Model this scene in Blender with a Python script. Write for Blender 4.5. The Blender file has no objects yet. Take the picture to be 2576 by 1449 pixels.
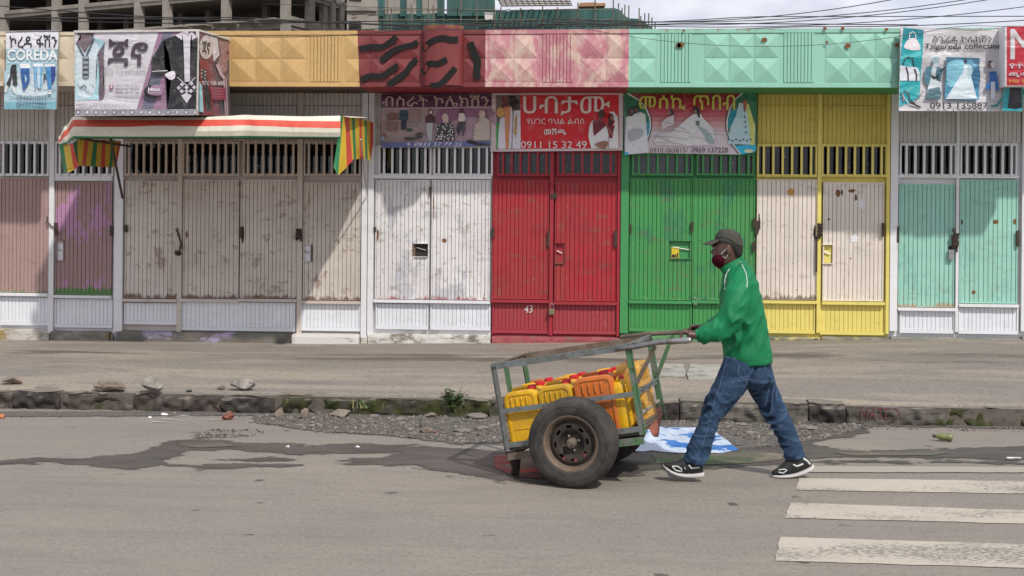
import bpy, bmesh, math, random
import numpy as np
from mathutils import Vector, Matrix, noise as mnoise
from mathutils.bvhtree import BVHTree
R = math.radians
random.seed(7)
SC = bpy.context.scene
COL = SC.collection

# ------------------------------------------------------------------ camera, sky, sun, exposure
FPX, CAMH, PX, PY = 3100.0, 1.7, 1288.0, 555.0          # focal length and principal point measured on a 2576 px wide frame
YAW, ROLL = R(3.6), R(0.5)
FW = Vector((-math.sin(YAW), math.cos(YAW), 0)); RT = Vector((math.cos(YAW), math.sin(YAW), 0)); UP = Vector((0, 0, 1))
cr, sr = math.cos(ROLL), math.sin(ROLL)
cam_d = bpy.data.cameras.new('camera'); cam = bpy.data.objects.new('camera', cam_d); COL.objects.link(cam)
CR = RT * cr + UP * sr; CU = -RT * sr + UP * cr
cam.matrix_world = Matrix(((CR.x, CU.x, -FW.x, 0), (CR.y, CU.y, -FW.y, 0), (CR.z, CU.z, -FW.z, CAMH), (0, 0, 0, 1)))
cam_d.sensor_width = 36; cam_d.lens = 36 * FPX / 2576; cam_d.shift_y = -(724.5 - PY) / 2576
cam_d.clip_start = 0.1; cam_d.clip_end = 3000
SC.camera = cam
EXPO = 0.50
SC.view_settings.view_transform = 'Standard'; SC.view_settings.look = 'None'
SC.view_settings.exposure = EXPO; SC.view_settings.gamma = 1
SC.view_settings.use_curve_mapping = False
SUN_DIR = Vector((-0.48, 0.73, -1)).normalized()
sl = bpy.data.lights.new('sun', 'SUN'); sl.energy = 2.3; sl.angle = R(1.4); sl.color = (1.0, 0.95, 0.87)
so = bpy.data.objects.new('sun', sl); COL.objects.link(so)
so.rotation_euler = SUN_DIR.to_track_quat('-Z', 'Y').to_euler(); so.location = (5, -5, 20)
W = bpy.data.worlds.new('World'); SC.world = W; W.use_nodes = True
wn, wl = W.node_tree.nodes, W.node_tree.links
wn.clear()
wo = wn.new('ShaderNodeOutputWorld'); bg = wn.new('ShaderNodeBackground'); bg.inputs[1].default_value = 1.0
sky = wn.new('ShaderNodeTexSky'); sky.sky_type = 'NISHITA'; sky.sun_disc = False
sky.sun_elevation = math.asin(-SUN_DIR.z); sky.sun_rotation = math.atan2(-SUN_DIR.x, -SUN_DIR.y)
sky.dust_density = 3; sky.altitude = 2300
mul = wn.new('ShaderNodeVectorMath'); mul.operation = 'SCALE'; mul.inputs[3].default_value = 0.11
wl.new(sky.outputs[0], mul.inputs[0])
tc = wn.new('ShaderNodeTexCoord'); mp = wn.new('ShaderNodeMapping'); mp.inputs['Scale'].default_value = (2.2, 2.2, 5)
wl.new(tc.outputs['Generated'], mp.inputs[0])
cn = wn.new('ShaderNodeTexNoise'); cn.inputs['Scale'].default_value = 3.0; cn.inputs['Detail'].default_value = 7; cn.inputs['Roughness'].default_value = 0.55
wl.new(mp.outputs[0], cn.inputs['Vector'])
rp = wn.new('ShaderNodeValToRGB'); rp.color_ramp.elements[0].position = 0.3; rp.color_ramp.elements[1].position = 0.62
rp.color_ramp.elements[0].color = (0.75, 0.75, 0.75, 1)
wl.new(cn.outputs[0], rp.inputs[0])
mx = wn.new('ShaderNodeMix'); mx.data_type = 'RGBA'
cn2 = wn.new('ShaderNodeTexNoise'); cn2.inputs['Scale'].default_value = 9; cn2.inputs['Detail'].default_value = 5
wl.new(mp.outputs[0], cn2.inputs['Vector'])
rp2 = wn.new('ShaderNodeValToRGB'); rp2.color_ramp.elements[0].position = 0.35; rp2.color_ramp.elements[1].position = 0.65
rp2.color_ramp.elements[0].color = (0.50, 0.51, 0.585, 1); rp2.color_ramp.elements[1].color = (0.655, 0.655, 0.71, 1)
wl.new(cn2.outputs[0], rp2.inputs[0])
wl.new(rp.outputs[0], mx.inputs[0]); wl.new(mul.outputs[0], mx.inputs[6]); wl.new(rp2.outputs[0], mx.inputs[7])
wl.new(mx.outputs[2], bg.inputs[0]); wl.new(bg.outputs[0], wo.inputs[0])

# ------------------------------------------------------------------ measuring helpers
def ray(u, v):
    x = (u - PX) / FPX; y = -(v - PY) / FPX
    return FW + RT * (x * cr - y * sr) + UP * (x * sr + y * cr)
CAMP = Vector((0, 0, CAMH))
def onY(u, v, Y):
    d = ray(u, v); return CAMP + d * (Y / d.y)
def onZ(u, v, z=0.0):
    d = ray(u, v); return CAMP + d * ((z - CAMH) / d.z)
def onP(u, v, p, n):
    d = ray(u, v); return CAMP + d * ((p - CAMP).dot(n) / d.dot(n))
def rect(u0, v0, u1, v1, Y):
    um, vm = (u0 + u1) / 2, (v0 + v1) / 2
    return onY(u0, vm, Y).x, onY(u1, vm, Y).x, onY(um, v1, Y).z, onY(um, v0, Y).z      # x0 x1 z0 z1

# ------------------------------------------------------------------ object helpers
def tag(o, label=None, cat=None, group=None, kind=None):
    if label: o['label'] = label
    if cat: o['category'] = cat
    if group: o['group'] = group
    if kind: o['kind'] = kind
    return o
def thing(name, loc=(0, 0, 0), label=None, cat=None, group=None, kind=None):
    o = bpy.data.objects.new(name, None); COL.objects.link(o); o.location = loc; o.empty_display_size = 0.2
    return tag(o, label, cat, group, kind)
def wloc(o):
    v = Vector((0, 0, 0))
    while o is not None: v = v + o.location; o = o.parent
    return v
def link(name, me, wpos, parent=None):
    o = bpy.data.objects.new(name, me); COL.objects.link(o)
    if parent is not None:
        o.parent = parent; o.location = Vector(wpos) - wloc(parent)
    else: o.location = wpos
    return o
class MB:
    def __init__(s): s.v = []; s.f = []; s.c = []
    def add(s, vs, fs, col=None):
        n = len(s.v); s.v += [tuple(p) for p in vs]; s.f += [tuple(i + n for i in f) for f in fs]; s.c += [col] * len(fs); return s
    def box(s, x0, x1, y0, y1, z0, z1, col=None):
        vs = [(x, y, z) for z in (z0, z1) for y in (y0, y1) for x in (x0, x1)]
        return s.add(vs, [(0, 2, 3, 1), (4, 5, 7, 6), (0, 1, 5, 4), (2, 6, 7, 3), (0, 4, 6, 2), (1, 3, 7, 5)], col)
    def bar(s, a, b, w, h, upv=(0, 0, 1), col=None):
        a = Vector(a); b = Vector(b); d = (b - a).normalized(); u = Vector(upv); sd = d.cross(u).normalized(); u2 = sd.cross(d)
        sd *= w / 2; u2 *= h / 2
        vs = [p + sd * i + u2 * j for p in (a, b) for i, j in ((-1, -1), (1, -1), (1, 1), (-1, 1))]
        return s.add(vs, [(0, 1, 2, 3), (7, 6, 5, 4), (0, 4, 5, 1), (1, 5, 6, 2), (2, 6, 7, 3), (3, 7, 4, 0)], col)
    def tube(s, pts, r, n=8, closed=False, col=None):
        pts = [Vector(p) for p in pts]; k = len(pts); rs = r if isinstance(r, (list, tuple)) else [r] * k
        base = len(s.v); ref = None; vs = []
        for i, p in enumerate(pts):
            if closed: d = pts[(i + 1) % k] - pts[i - 1]
            else: d = pts[min(i + 1, k - 1)] - pts[max(i - 1, 0)]
            d.normalize()
            if ref is None: ref = Vector((0, 0, 1)) if abs(d.z) < 0.9 else Vector((1, 0, 0))
            a = d.cross(ref).normalized(); b = a.cross(d); ref = b
            for j in range(n):
                t = 2 * math.pi * j / n; vs.append(p + (a * math.cos(t) + b * math.sin(t)) * rs[i])
        fs = []
        for i in range(k if closed else k - 1):
            for j in range(n):
                q = (i + 1) % k
                fs.append((i * n + j, i * n + (j + 1) % n, q * n + (j + 1) % n, q * n + j))
        if not closed: fs += [tuple(range(n))[::-1], tuple((k - 1) * n + j for j in range(n))]
        return s.add(vs, fs, col)
    def lathe(s, prof, o, ax, n=32, col=None):            # prof: (radius, offset along ax)
        ax = Vector(ax).normalized(); a = ax.orthogonal().normalized(); b = ax.cross(a); o = Vector(o); vs = []; k = len(prof)
        for r, t in prof:
            for j in range(n):
                q = 2 * math.pi * j / n; vs.append(o + ax * t + (a * math.cos(q) + b * math.sin(q)) * r)
        fs = [(i * n + j, i * n + (j + 1) % n, (i + 1) * n + (j + 1) % n, (i + 1) * n + j) for i in range(k - 1) for j in range(n)]
        return s.add(vs, fs, col)
    def build(s, name, mat, parent=None, smooth=False, weld=False):
        vs = np.array(s.v, dtype=float); c = (vs.min(0) + vs.max(0)) / 2
        if parent is None: c[2] = vs[:, 2].min()
        me = bpy.data.meshes.new(name); me.from_pydata((vs - c).tolist(), [], s.f)
        if mat: me.materials.append(mat)
        if any(x is not None for x in s.c):
            at = me.color_attributes.new('Col', 'FLOAT_COLOR', 'CORNER')
            arr = []
            for p, x in zip(me.polygons, s.c):
                cc = tuple(x if x is not None else (.5, .5, .5)) + (1,)
                arr += cc * p.loop_total
            at.data.foreach_set('color', arr)
        if smooth: me.polygons.foreach_set('use_smooth', [True] * len(me.polygons))
        if weld:
            bm = bmesh.new(); bm.from_mesh(me); bmesh.ops.remove_doubles(bm, verts=bm.verts, dist=1e-5); bmesh.ops.recalc_face_normals(bm, faces=bm.faces); bm.to_mesh(me); bm.free()
        me.update()
        return link(name, me, c, parent)
def bevel(o, w, seg=2):
    bm = bmesh.new(); bm.from_mesh(o.data)
    bmesh.ops.bevel(bm, geom=list(bm.edges), offset=w, segments=seg, affect='EDGES', profile=0.6)
    bm.to_mesh(o.data); bm.free()
def children(o): return [c for c in bpy.data.objects if c.parent == o]
def kids_index():
    d = {}
    for c in bpy.data.objects:
        if c.parent: d.setdefault(c.parent.name, []).append(c)
    return d

# ------------------------------------------------------------------ materials
def srgb(r, g, b):
    def f(x):
        x /= 255.0
        return x / 12.92 if x <= 0.04045 else ((x + 0.055) / 1.055) ** 2.4
    return (f(r), f(g), f(b))
class NT:
    def __init__(s, name):
        s.m = bpy.data.materials.new(name); s.m.use_nodes = True; s.n = s.m.node_tree.nodes; s.l = s.m.node_tree.links
        s.b = s.n['Principled BSDF']; s.geo = s.n.new('ShaderNodeNewGeometry')
    def _in(s, sock, x):
        if isinstance(x, bpy.types.NodeSocket): s.l.new(x, sock)
        elif isinstance(x, (tuple, list, Vector)):
            x = tuple(x)
            if len(x) == 3 and sock.type == 'RGBA': x = x + (1,)
            sock.default_value = x
        else: sock.default_value = x
    def map(s, scale, vec=None, loc=(0, 0, 0)):
        m = s.n.new('ShaderNodeMapping'); m.inputs['Scale'].default_value = scale if not isinstance(scale, (int, float)) else (scale,) * 3
        m.inputs['Location'].default_value = loc
        s.l.new(vec if vec is not None else s.geo.outputs['Position'], m.inputs[0]); return m.outputs[0]
    def noise(s, scale=1.0, detail=5, rough=0.55, vec=None, dist=0, loc=(0, 0, 0)):
        t = s.n.new('ShaderNodeTexNoise'); t.inputs['Scale'].default_value = 1.0; t.inputs['Detail'].default_value = detail
        t.inputs['Roughness'].default_value = rough; t.inputs['Distortion'].default_value = dist
        s.l.new(s.map(scale, vec, loc), t.inputs['Vector']); return t.outputs[0]
    def vor(s, scale, feature='F1', vec=None):
        t = s.n.new('ShaderNodeTexVoronoi'); t.inputs['Scale'].default_value = 1.0; t.feature = feature
        s.l.new(s.map(scale, vec), t.inputs['Vector']); return t
    def noise_warp(s, sc, amt):
        t_ = s.n.new('ShaderNodeTexNoise'); t_.inputs['Scale'].default_value = sc; t_.inputs['Detail'].default_value = 6; s.l.new(s.geo.outputs['Position'], t_.inputs['Vector'])
        v = s.n.new('ShaderNodeVectorMath'); v.operation = 'MULTIPLY_ADD'; s.l.new(t_.outputs['Color'], v.inputs[0]); v.inputs[1].default_value = (amt,) * 3; s.l.new(s.geo.outputs['Position'], v.inputs[2]); return v.outputs[0]
    def alpha(s, fac):
        tr = s.n.new('ShaderNodeBsdfTransparent'); mx = s.n.new('ShaderNodeMixShader'); s._in(mx.inputs[0], fac); s.l.new(tr.outputs[0], mx.inputs[1]); s.l.new(s.b.outputs[0], mx.inputs[2]); s.l.new(mx.outputs[0], s.n['Material Output'].inputs[0]); return s
    def ramp(s, x, a, b, lo=0.0, hi=1.0):
        r = s.n.new('ShaderNodeMapRange'); r.interpolation_type = 'SMOOTHSTEP'
        for i, q in enumerate((x, a, b, lo, hi)): s._in(r.inputs[i], q)
        return r.outputs[0]
    def math(s, op, a, b=0.0, clamp=False):
        m = s.n.new('ShaderNodeMath'); m.operation = op; m.use_clamp = clamp; s._in(m.inputs[0], a); s._in(m.inputs[1], b); return m.outputs[0]
    def mix(s, f, a, b, mode='MIX'):
        m = s.n.new('ShaderNodeMix'); m.data_type = 'RGBA'; m.blend_type = mode
        s._in(m.inputs[0], f); s._in(m.inputs[6], a); s._in(m.inputs[7], b); return m.outputs[2]
    def sep(s, v=None):
        m = s.n.new('ShaderNodeSeparateXYZ'); s.l.new(v if v is not None else s.geo.outputs['Position'], m.inputs[0]); return m.outputs
    def bump(s, h, strength=0.3, dist=0.01):
        b = s.n.new('ShaderNodeBump'); b.inputs['Strength'].default_value = strength; b.inputs['Distance'].default_value = dist
        s._in(b.inputs['Height'], h); s.l.new(b.outputs[0], s.b.inputs['Normal']); return s
    def out(s, col, rough=0.6, metal=0.0, spec=0.5):
        s._in(s.b.inputs['Base Color'], col); s._in(s.b.inputs['Roughness'], rough); s._in(s.b.inputs['Metallic'], metal)
        s._in(s.b.inputs['Specular IOR Level'], spec); return s.m
RUST = (0.13, 0.05, 0.022)
_pc = {}
def paint(name, base, under=(0.45, 0.42, 0.38), stain=0.35, chip=0.1, rustz=None, rustcol=RUST, rust=0.0, rough=0.5, dirt=(0.16, 0.11, 0.07), low=None, patch=None):
    """old paint on metal: uneven tone, vertical runs, chips, rust creeping up from the edge at height rustz"""
    t = NT(name); z = t.sep()[2]
    n1 = t.noise((1.1, 1.1, 1.3), 6, 0.6)
    c = t.mix(t.ramp(n1, 0.35, 0.75, 0, stain), base, tuple(b * 0.55 + d * 0.35 for b, d in zip(base, dirt)))
    oi = t.n.new('ShaderNodeObjectInfo'); c = t.mix(t.math('MULTIPLY', oi.outputs['Random'], 0.16), c, tuple(b * 0.6 + d * 0.25 for b, d in zip(base, dirt)))
    if patch:
        np_ = t.noise((2.6, 2.6, 1.5), 8, 0.72, loc=patch[1]); c = t.mix(t.ramp(np_, patch[2], patch[2] + .03, 0, .85), c, patch[0])
    st = t.noise((26, 26, 0.9), 4, 0.6)
    c = t.mix(t.ramp(st, 0.45, 0.75, 0, stain * 0.7), c, tuple(b * 0.7 + 0.3 * d for b, d in zip(base, dirt)))
    n3 = t.noise((5, 5, 9), 8, 0.72)
    c = t.mix(t.ramp(n3, 0.54, 0.66, 0, 0.75 * stain), c, dirt)
    if chip > 0:
        n4 = t.noise((16, 16, 11), 8, 0.75, loc=(3, 1, 7))
        c = t.mix(t.ramp(n4, 0.68 - 0.15 * chip, 0.71 - 0.15 * chip, 0, .85), c, under)
    if rust > 0:
        n5 = t.noise((9, 9, 7), 8, 0.75, loc=(9, 2, 5))
        c = t.mix(t.ramp(n5, 0.70 - 0.12 * rust, 0.76 - 0.12 * rust, 0, 0.9), c, rustcol)
    if rustz is not None:
        n6 = t.noise((12, 12, 5), 7, 0.7, loc=(1, 5, 2))
        zz = t.math('SUBTRACT', z, rustz)
        e = t.math('SUBTRACT', t.math('MULTIPLY', n6, 0.30), t.math('MULTIPLY', zz, 1.0))
        c = t.mix(t.ramp(e, 0.11, 0.16, 0, 0.85), c, low if low else rustcol)
    if rustz is not None:
        rs = t.noise((60, 60, 2.5), 5, 0.7, loc=(2, 8, 1)); c = t.mix(t.math('MULTIPLY', t.ramp(rs, 0.56, 0.68), t.ramp(z, rustz + 1.0, rustz, 0, 0.55)), c, (0.22, 0.12, 0.065))
    t.bump(t.math('ADD', t.math('MULTIPLY', t.noise((2.4, 2.4, 1.6), 4, 0.55), 6.0), t.noise(55, 4, 0.6)), 0.22, 0.010)
    return t.out(c, t.ramp(n1, 0.3, 0.7, rough, rough + 0.2))
def plain(name, col, rough=0.6, metal=0.0, var=0.25, sc=6.0, spec=0.5, bump=0.0):
    t = NT(name); n = t.noise(sc, 6, 0.6)
    c = t.mix(t.ramp(n, 0.3, 0.7, 0, var), col, tuple(x * 0.45 for x in col))
    if bump: t.bump(t.noise(sc * 8, 5, 0.6), bump, 0.01)
    return t.out(c, rough, metal, spec)

# ------------------------------------------------------------------ ground, road, pavement
t = NT('asphalt')
n1 = t.noise((0.22, 0.7, 1), 6, 0.6); n2 = t.noise((1.8, 3.5, 1), 8, 0.68); n3 = t.noise((34, 26, 1), 6, 0.8); n4 = t.noise((90, 50, 1), 4, 0.8)
c = t.mix(t.ramp(n1, 0.3, 0.7), (0.258, 0.228, 0.192), (0.212, 0.192, 0.167))
c = t.mix(t.ramp(n2, 0.45, 0.7, 0, 0.6), c, (0.185, 0.168, 0.148))
c = t.mix(t.ramp(n3, 0.47, 0.62, 0, 0.55), c, (0.14, 0.127, 0.114))
c = t.mix(t.ramp(n4, 0.55, 0.64, 0, 0.6), c, (0.38, 0.345, 0.30))
crk = t.vor((0.45, 0.9, 1), 'DISTANCE_TO_EDGE', t.noise_warp(1.2, 0.5)); c = t.mix(t.math('MULTIPLY', t.ramp(crk.outputs['Distance'], 0.002, 0.006, 0.12, 0), t.ramp(t.noise((0.4, 0.4, 1), 3, loc=(7, 2, 0)), 0.5, 0.6)), c, (0.08, 0.072, 0.065))
tyr = t.noise((0.12, 7, 1), 4, 0.6, loc=(2, 9, 0)); c = t.mix(t.ramp(tyr, 0.52, 0.72, 0, 0.35), c, (0.16, 0.147, 0.132))
vv = t.vor((2.4, 2.6, 1)); vn = t.noise((9, 14, 1), 4, 0.6)
pit = t.math('ADD', vv.outputs['Distance'], t.math('MULTIPLY', t.ramp(vn, 0.3, 0.7), 0.09))
c = t.mix(t.math('MULTIPLY', t.ramp(pit, 0.115, 0.15, 0.85, 0), t.ramp(t.noise((0.8, 1.8, 1), 3), 0.38, 0.5)), c, (0.06, 0.053, 0.047))
nb = t.noise((0.6, 0.9, 1), 5, 0.6, loc=(4, 4, 0)); c = t.mix(t.ramp(nb, 0.5, 0.75, 0, 0.5), c, (0.285, 0.248, 0.205))
t.bump(n3, 0.5, 0.006)
M_ROAD = t.out(c, t.ramp(n2, 0.3, 0.7, 0.75, 0.95), spec=0.3)
t = NT('pavement_asphalt')
n1 = t.noise((0.35, 1.1, 1), 7, 0.66, dist=0.8); n2 = t.noise((1.3, 3.0, 1), 7, 0.7); n3 = t.noise((22, 18, 1), 6, 0.8); n4 = t.noise((60, 34, 1), 4, 0.8)
c = t.mix(t.ramp(n1, 0.42, 0.62), (0.225, 0.202, 0.177), (0.32, 0.275, 0.222))
c = t.mix(t.ramp(n2, 0.52, 0.66, 0, 0.5), c, (0.155, 0.134, 0.115))
c = t.mix(t.ramp(n3, 0.47, 0.62, 0, 0.55), c, (0.13, 0.115, 0.10))
c = t.mix(t.ramp(n4, 0.55, 0.64, 0, 0.6), c, (0.42, 0.375, 0.32))
yy = t.sep()[1]
damp = t.math('ADD', yy, t.math('MULTIPLY', t.noise((0.5, 0.9, 1), 7, 0.7), 2.6))
c = t.mix(t.math('MULTIPLY', t.math('MULTIPLY', t.ramp(damp, 14.9, 15.15), t.ramp(t.noise((0.35, 2, 1), 5, .65, loc=(3, 3, 0)), .44, .56)), t.ramp(damp, 15.7, 15.35)), c, (0.125, 0.106, 0.092))
t.bump(n3, 0.6, 0.008)
M_PAVE = t.out(c, 0.9, spec=0.25)
t = NT('earth'); M_EARTH = t.out(t.mix(t.noise(0.3), (0.12, 0.10, 0.08), (0.2, 0.17, 0.14)), 0.95)

KY = onZ(700, 1040, 0).y                     # kerb face
g = MB().add([(-600, -200, -0.03), (600, -200, -0.03), (600, 1500, -0.03), (-600, 1500, -0.03)], [(0, 1, 2, 3)])
tag(g.build('ground', M_EARTH), kind='structure')
def gy_road(x, y): return 0.012 * mnoise.noise(Vector((x * 0.5, y * 0.8, 0)))
xs = np.linspace(-9, 9, 121); ys = np.linspace(0.5, KY + 0.05, 80)
road = MB(); road.add([(x, y, 0.0) for y in (-40, 0.5) for x in (-60, 60)] + [(x, y, 0.0) for y in (0.5, KY + .05) for x in (-60, 60)], [(0, 1, 3, 2), (4, 5, 7, 6)])
o = road.build('road', M_ROAD); tag(o, kind='structure')
WY = 15.9
ub = [-400, 0, 280, 600, 920, 1240, 1560, 1900, 2240, 2576, 3000]; vb = [850, 852, 856, 862, 864, 863, 860, 856, 853, 853, 853]
wb = [(onY(u, v, WY - .03)) for u, v in zip(ub, vb)]
def pave_z(x, y):
    zw = float(np.interp(x, [p.x for p in wb], [p.z for p in wb])); zk = 0.165
    s = min(max((y - KY) / (WY - KY), 0), 1)
    return zk + (zw - zk) * s + 0.012 * mnoise.noise(Vector((x * 0.6, y * 0.9, 3))) * min(1, 4 * s)
xs = [-40, -20] + list(np.linspace(-9.5, 9.5, 130)) + [20, 40]; ys = list(np.linspace(KY + 0.10, WY + 0.05, 40))
ys = [KY + 0.10] + ys
pv = MB(); pv.add([(x, y, pave_z(x, y) - (.10 if j == 0 else 0)) for j, y in enumerate(ys) for x in xs], [(j * len(xs) + i, j * len(xs) + i + 1, (j + 1) * len(xs) + i + 1, (j + 1) * len(xs) + i) for j in range(len(ys) - 1) for i in range(len(xs) - 1)])
o = pv.build('pavement', M_PAVE, smooth=True); tag(o, kind='structure')
# ------------------------------------------------------------------ kerb of rough stones
def stone_mat(name, a, b, moss=0.0, sc=7):
    t = NT(name); n = t.noise(sc, 8, 0.7); n2 = t.noise(sc * 4, 6, 0.7, loc=(2, 2, 2))
    c = t.mix(t.ramp(n, 0.35, 0.65), a, b); c = t.mix(t.ramp(n2, 0.5, 0.75, 0, 0.6), c, tuple(x * 0.4 for x in a))
    if moss: c = t.mix(t.ramp(t.noise(4.5, 6, 0.65, loc=(5, 1, 1)), 0.62 - 0.2 * moss, 0.72 - 0.2 * moss, 0, 0.9), c, (0.045, 0.052, 0.016))
    nz = t.sep(t.geo.outputs['Normal'])[2]
    c = t.mix(t.math('MULTIPLY', t.ramp(nz, 0.55, 0.9), t.ramp(n2, 0.2, 0.6, 0.5, 0.95)), c, (0.21, 0.185, 0.155))   # dust lies on top faces
    t.bump(n2, 0.8, 0.012); return t.out(c, 0.92, spec=0.25)
M_KERB = [stone_mat('kerb_stone_dark', (0.058, 0.05, 0.045), (0.035, 0.03, 0.028), 0.25), stone_mat('kerb_stone_brown', (0.095, 0.075, 0.066), (0.06, 0.05, 0.045), 0.2),
          stone_mat('kerb_stone_mossy', (0.055, 0.05, 0.038), (0.035, 0.034, 0.022), 0.9), stone_mat('kerb_stone_grey', (0.13, 0.115, 0.1), (0.075, 0.068, 0.06), 0.35)]
kerb = thing('kerb', (0, KY, 0), kind='structure')
def rough_box(x0, x1, y0, y1, z0, z1, amp, seed, nx=24, ny=5, nz=6, rnd=0.02):
    bm = bmesh.new(); bmesh.ops.create_cube(bm, size=1)
    bmesh.ops.subdivide_edges(bm, edges=bm.edges[:], cuts=1, use_grid_fill=True)
    me = None; vs = []; idx = {}
    bm.free()
    def P(i, j, k):
        key = (i, j, k)
        if key not in idx:
            x = x0 + (x1 - x0) * i / nx; y = y0 + (y1 - y0) * j / ny; z = z0 + (z1 - z0) * k / nz
            ex = min(x - x0, x1 - x); ey = y - y0; ez = z1 - z
            if ez < rnd and ey < rnd: y += (rnd - ez) * 0.6 * (1 if ey < 1e-4 else 0); z -= (rnd - ey) * 0.6 * (1 if ez < 1e-4 else 0)
            if ex < 0.004: x += (0.5 if x < (x0 + x1) / 2 else -0.5) * (x1 - x0) * 0.01; y += 0.012 if ey < 1e-4 else 0; z -= 0.008 if ez < 1e-4 else 0
            n = mnoise.noise(Vector((x * 5 + seed, y * 5, z * 7))) + 0.6 * mnoise.noise(Vector((x * 16 + seed, y * 14, z * 16)))
            y += -amp * n if ey < (y1 - y0) * 0.5 else 0; z += amp * 0.5 * mnoise.noise(Vector((x * 4, seed, y * 5))) if k == nz else 0
            idx[key] = len(vs); vs.append((x, y, z))
        return idx[key]
    fs = []
    for i in range(nx):
        for k in range(nz): fs.append((P(i, 0, k), P(i + 1, 0, k), P(i + 1, 0, k + 1), P(i, 0, k + 1)))
        for j in range(ny): fs.append((P(i, j, nz), P(i + 1, j, nz), P(i + 1, j + 1, nz), P(i, j + 1, nz)))
    for k in range(nz):
        for j in range(ny):
            fs.append((P(0, j, k), P(0, j, k + 1), P(0, j + 1, k + 1), P(0, j + 1, k))); fs.append((P(nx, j, k), P(nx, j + 1, k), P(nx, j + 1, k + 1), P(nx, j, k + 1)))
    return vs, fs
ks = [(-700, -330, 0), (-330, 0, 1), (0, 125, 0), (125, 322, 1), (322, 552, 1), (552, 692, 0), (692, 905, 2), (905, 1240, 2), (1240, 1480, 0), (1480, 1700, 0), (1700, 2005, 3), (2005, 2092, 0), (2092, 2322, 3), (2322, 2492, 2), (2492, 2760, 3), (2760, 3100, 0)]
for i, (u0, u1, m) in enumerate(ks):
    x0, x1 = onZ(u0, 1010, .1).x - .0025, onZ(u1, 1010, .1).x + .0025
    top = 0.170 + random.uniform(-.022, .006)
    vs, fs = rough_box(x0 + .004, x1 - .004, KY + random.uniform(-.03, .03), KY + .19, -0.03, top, 0.052, i * 7.3, 40, 6, 9, 0.045)
    MB().add(vs, fs).build('kerb_stone', M_KERB[m], kerb, smooth=False)
xa_, xb_ = onZ(-700, 1010, .1).x, onZ(3100, 1010, .1).x; MB().box(xa_, xb_, KY + .022, KY + .18, -.02, .150).build('bedding', stone_mat('kerb_bedding', (0.15, 0.13, 0.11), (0.09, 0.08, 0.065), .3), kerb)
# spilled text on the kerb stone (red lettering)
FONT_CACHE = {}
def text_mesh(s, offset=0.0, shear=0.0, spacing=1.0):
    k = (s, offset, shear, spacing)
    if k in FONT_CACHE: return FONT_CACHE[k]
    cu = bpy.data.curves.new('t', 'FONT'); cu.body = s; cu.offset = offset; cu.shear = shear; cu.space_character = spacing; cu.resolution_u = 3
    ob = bpy.data.objects.new('t', cu); COL.objects.link(ob)
    dg = bpy.context.evaluated_depsgraph_get(); ev = ob.evaluated_get(dg); me = ev.to_mesh()
    vs = np.array([v.co[:] for v in me.vertices]); fs = [tuple(p.vertices) for p in me.polygons]
    ev.to_mesh_clear(); bpy.data.objects.remove(ob); bpy.data.curves.remove(cu)
    if len(vs):
        lo, hi = vs.min(0), vs.max(0); sz = np.maximum(hi - lo, 1e-6); vs = (vs - lo) / sz
    FONT_CACHE[k] = (vs[:, :2] if len(vs) else np.zeros((0, 2)), fs); return FONT_CACHE[k]
M_REDMARK = plain('faded_red_spray', (0.14, 0.045, 0.048), 0.9, var=.7, sc=30)
def wall_text(s, u0, v0, u1, v1, Y, mat, name, parent, offset=0.02):
    vs, fs = text_mesh(s, offset)
    pts = [onY(u0 + (u1 - u0) * a, v1 + (v0 - v1) * b, Y) for a, b in vs]
    return MB().add(pts, fs).build(name, mat, parent)
wall_text('MATEO', 2165, 1026, 2262, 1056, KY - .03, M_REDMARK, 'lettering', kerb, 0.0)

# ------------------------------------------------------------------ zebra crossing, wet patches
t = NT('worn_crossing_paint')
nf = t.noise((1.2, 3, 1), 6, 0.6); ns = t.noise((30, 60, 1), 7, 0.75)
w = t.math('ADD', t.ramp(nf, 0.3, 0.7, -0.10, 0.12), ns)
c = t.mix(t.ramp(w, 0.54, 0.60), (0.46, 0.41, 0.345), (0.20, 0.19, 0.165)); c = t.mix(t.ramp(t.noise(3), 0.4, 0.7, 0, 0.3), c, (0.36, 0.315, 0.26))
M_ZEB = t.out(c, 0.85, spec=0.3)
stripes = [(2010, 1204, 2003, 1234, 2576, 1211, 2576, 1243), (1988, 1266, 1974, 1304, 2576, 1285, 2576, 1319), (1962, 1352, 1950, 1412, 2576, 1371, 2576, 1430), (1926, 1480, 1908, 1560, 2576, 1500, 2576, 1580)]
crossing = thing('zebra_crossing', onZ(2250, 1300, 0), kind='structure')
def ragged(pts, amp, step=0.05, seed=0, closed=True):
    out = []; n = len(pts)
    for i in range(n if closed else n - 1):
        a, b = Vector(pts[i]), Vector(pts[(i + 1) % n]); L = (b - a).length; k = max(1, int(L / step))
        for j in range(k):
            p = a.lerp(b, j / k); q = Vector((p.x * 6 + seed, p.y * 9, 0)); q2 = q * 4
            p = p + Vector((mnoise.noise(q) + .4 * mnoise.noise(q2), mnoise.noise(q + Vector((9, 9, 9))) + .4 * mnoise.noise(q2 + Vector((5, 5, 5))), 0)) * amp
            out.append(p)
    return out
def sheet(name, pts, mat, parent=None, z=0.004):
    bm = bmesh.new(); vs = [bm.verts.new((p[0], p[1], z)) for p in pts]; f = bm.faces.new(vs)
    bmesh.ops.triangulate(bm, faces=[f]); bmesh.ops.recalc_face_normals(bm, faces=bm.faces[:])
    m = MB(); bm.verts.index_update(); bm.faces.ensure_lookup_table()
    up_ = bm.faces[0].normal.z > 0
    m.add([v.co[:] for v in bm.verts], [tuple(v.index for v in f.verts)[::1 if up_ else -1] for f in bm.faces]); bm.free()
    return m.build(name, mat, parent)
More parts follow.
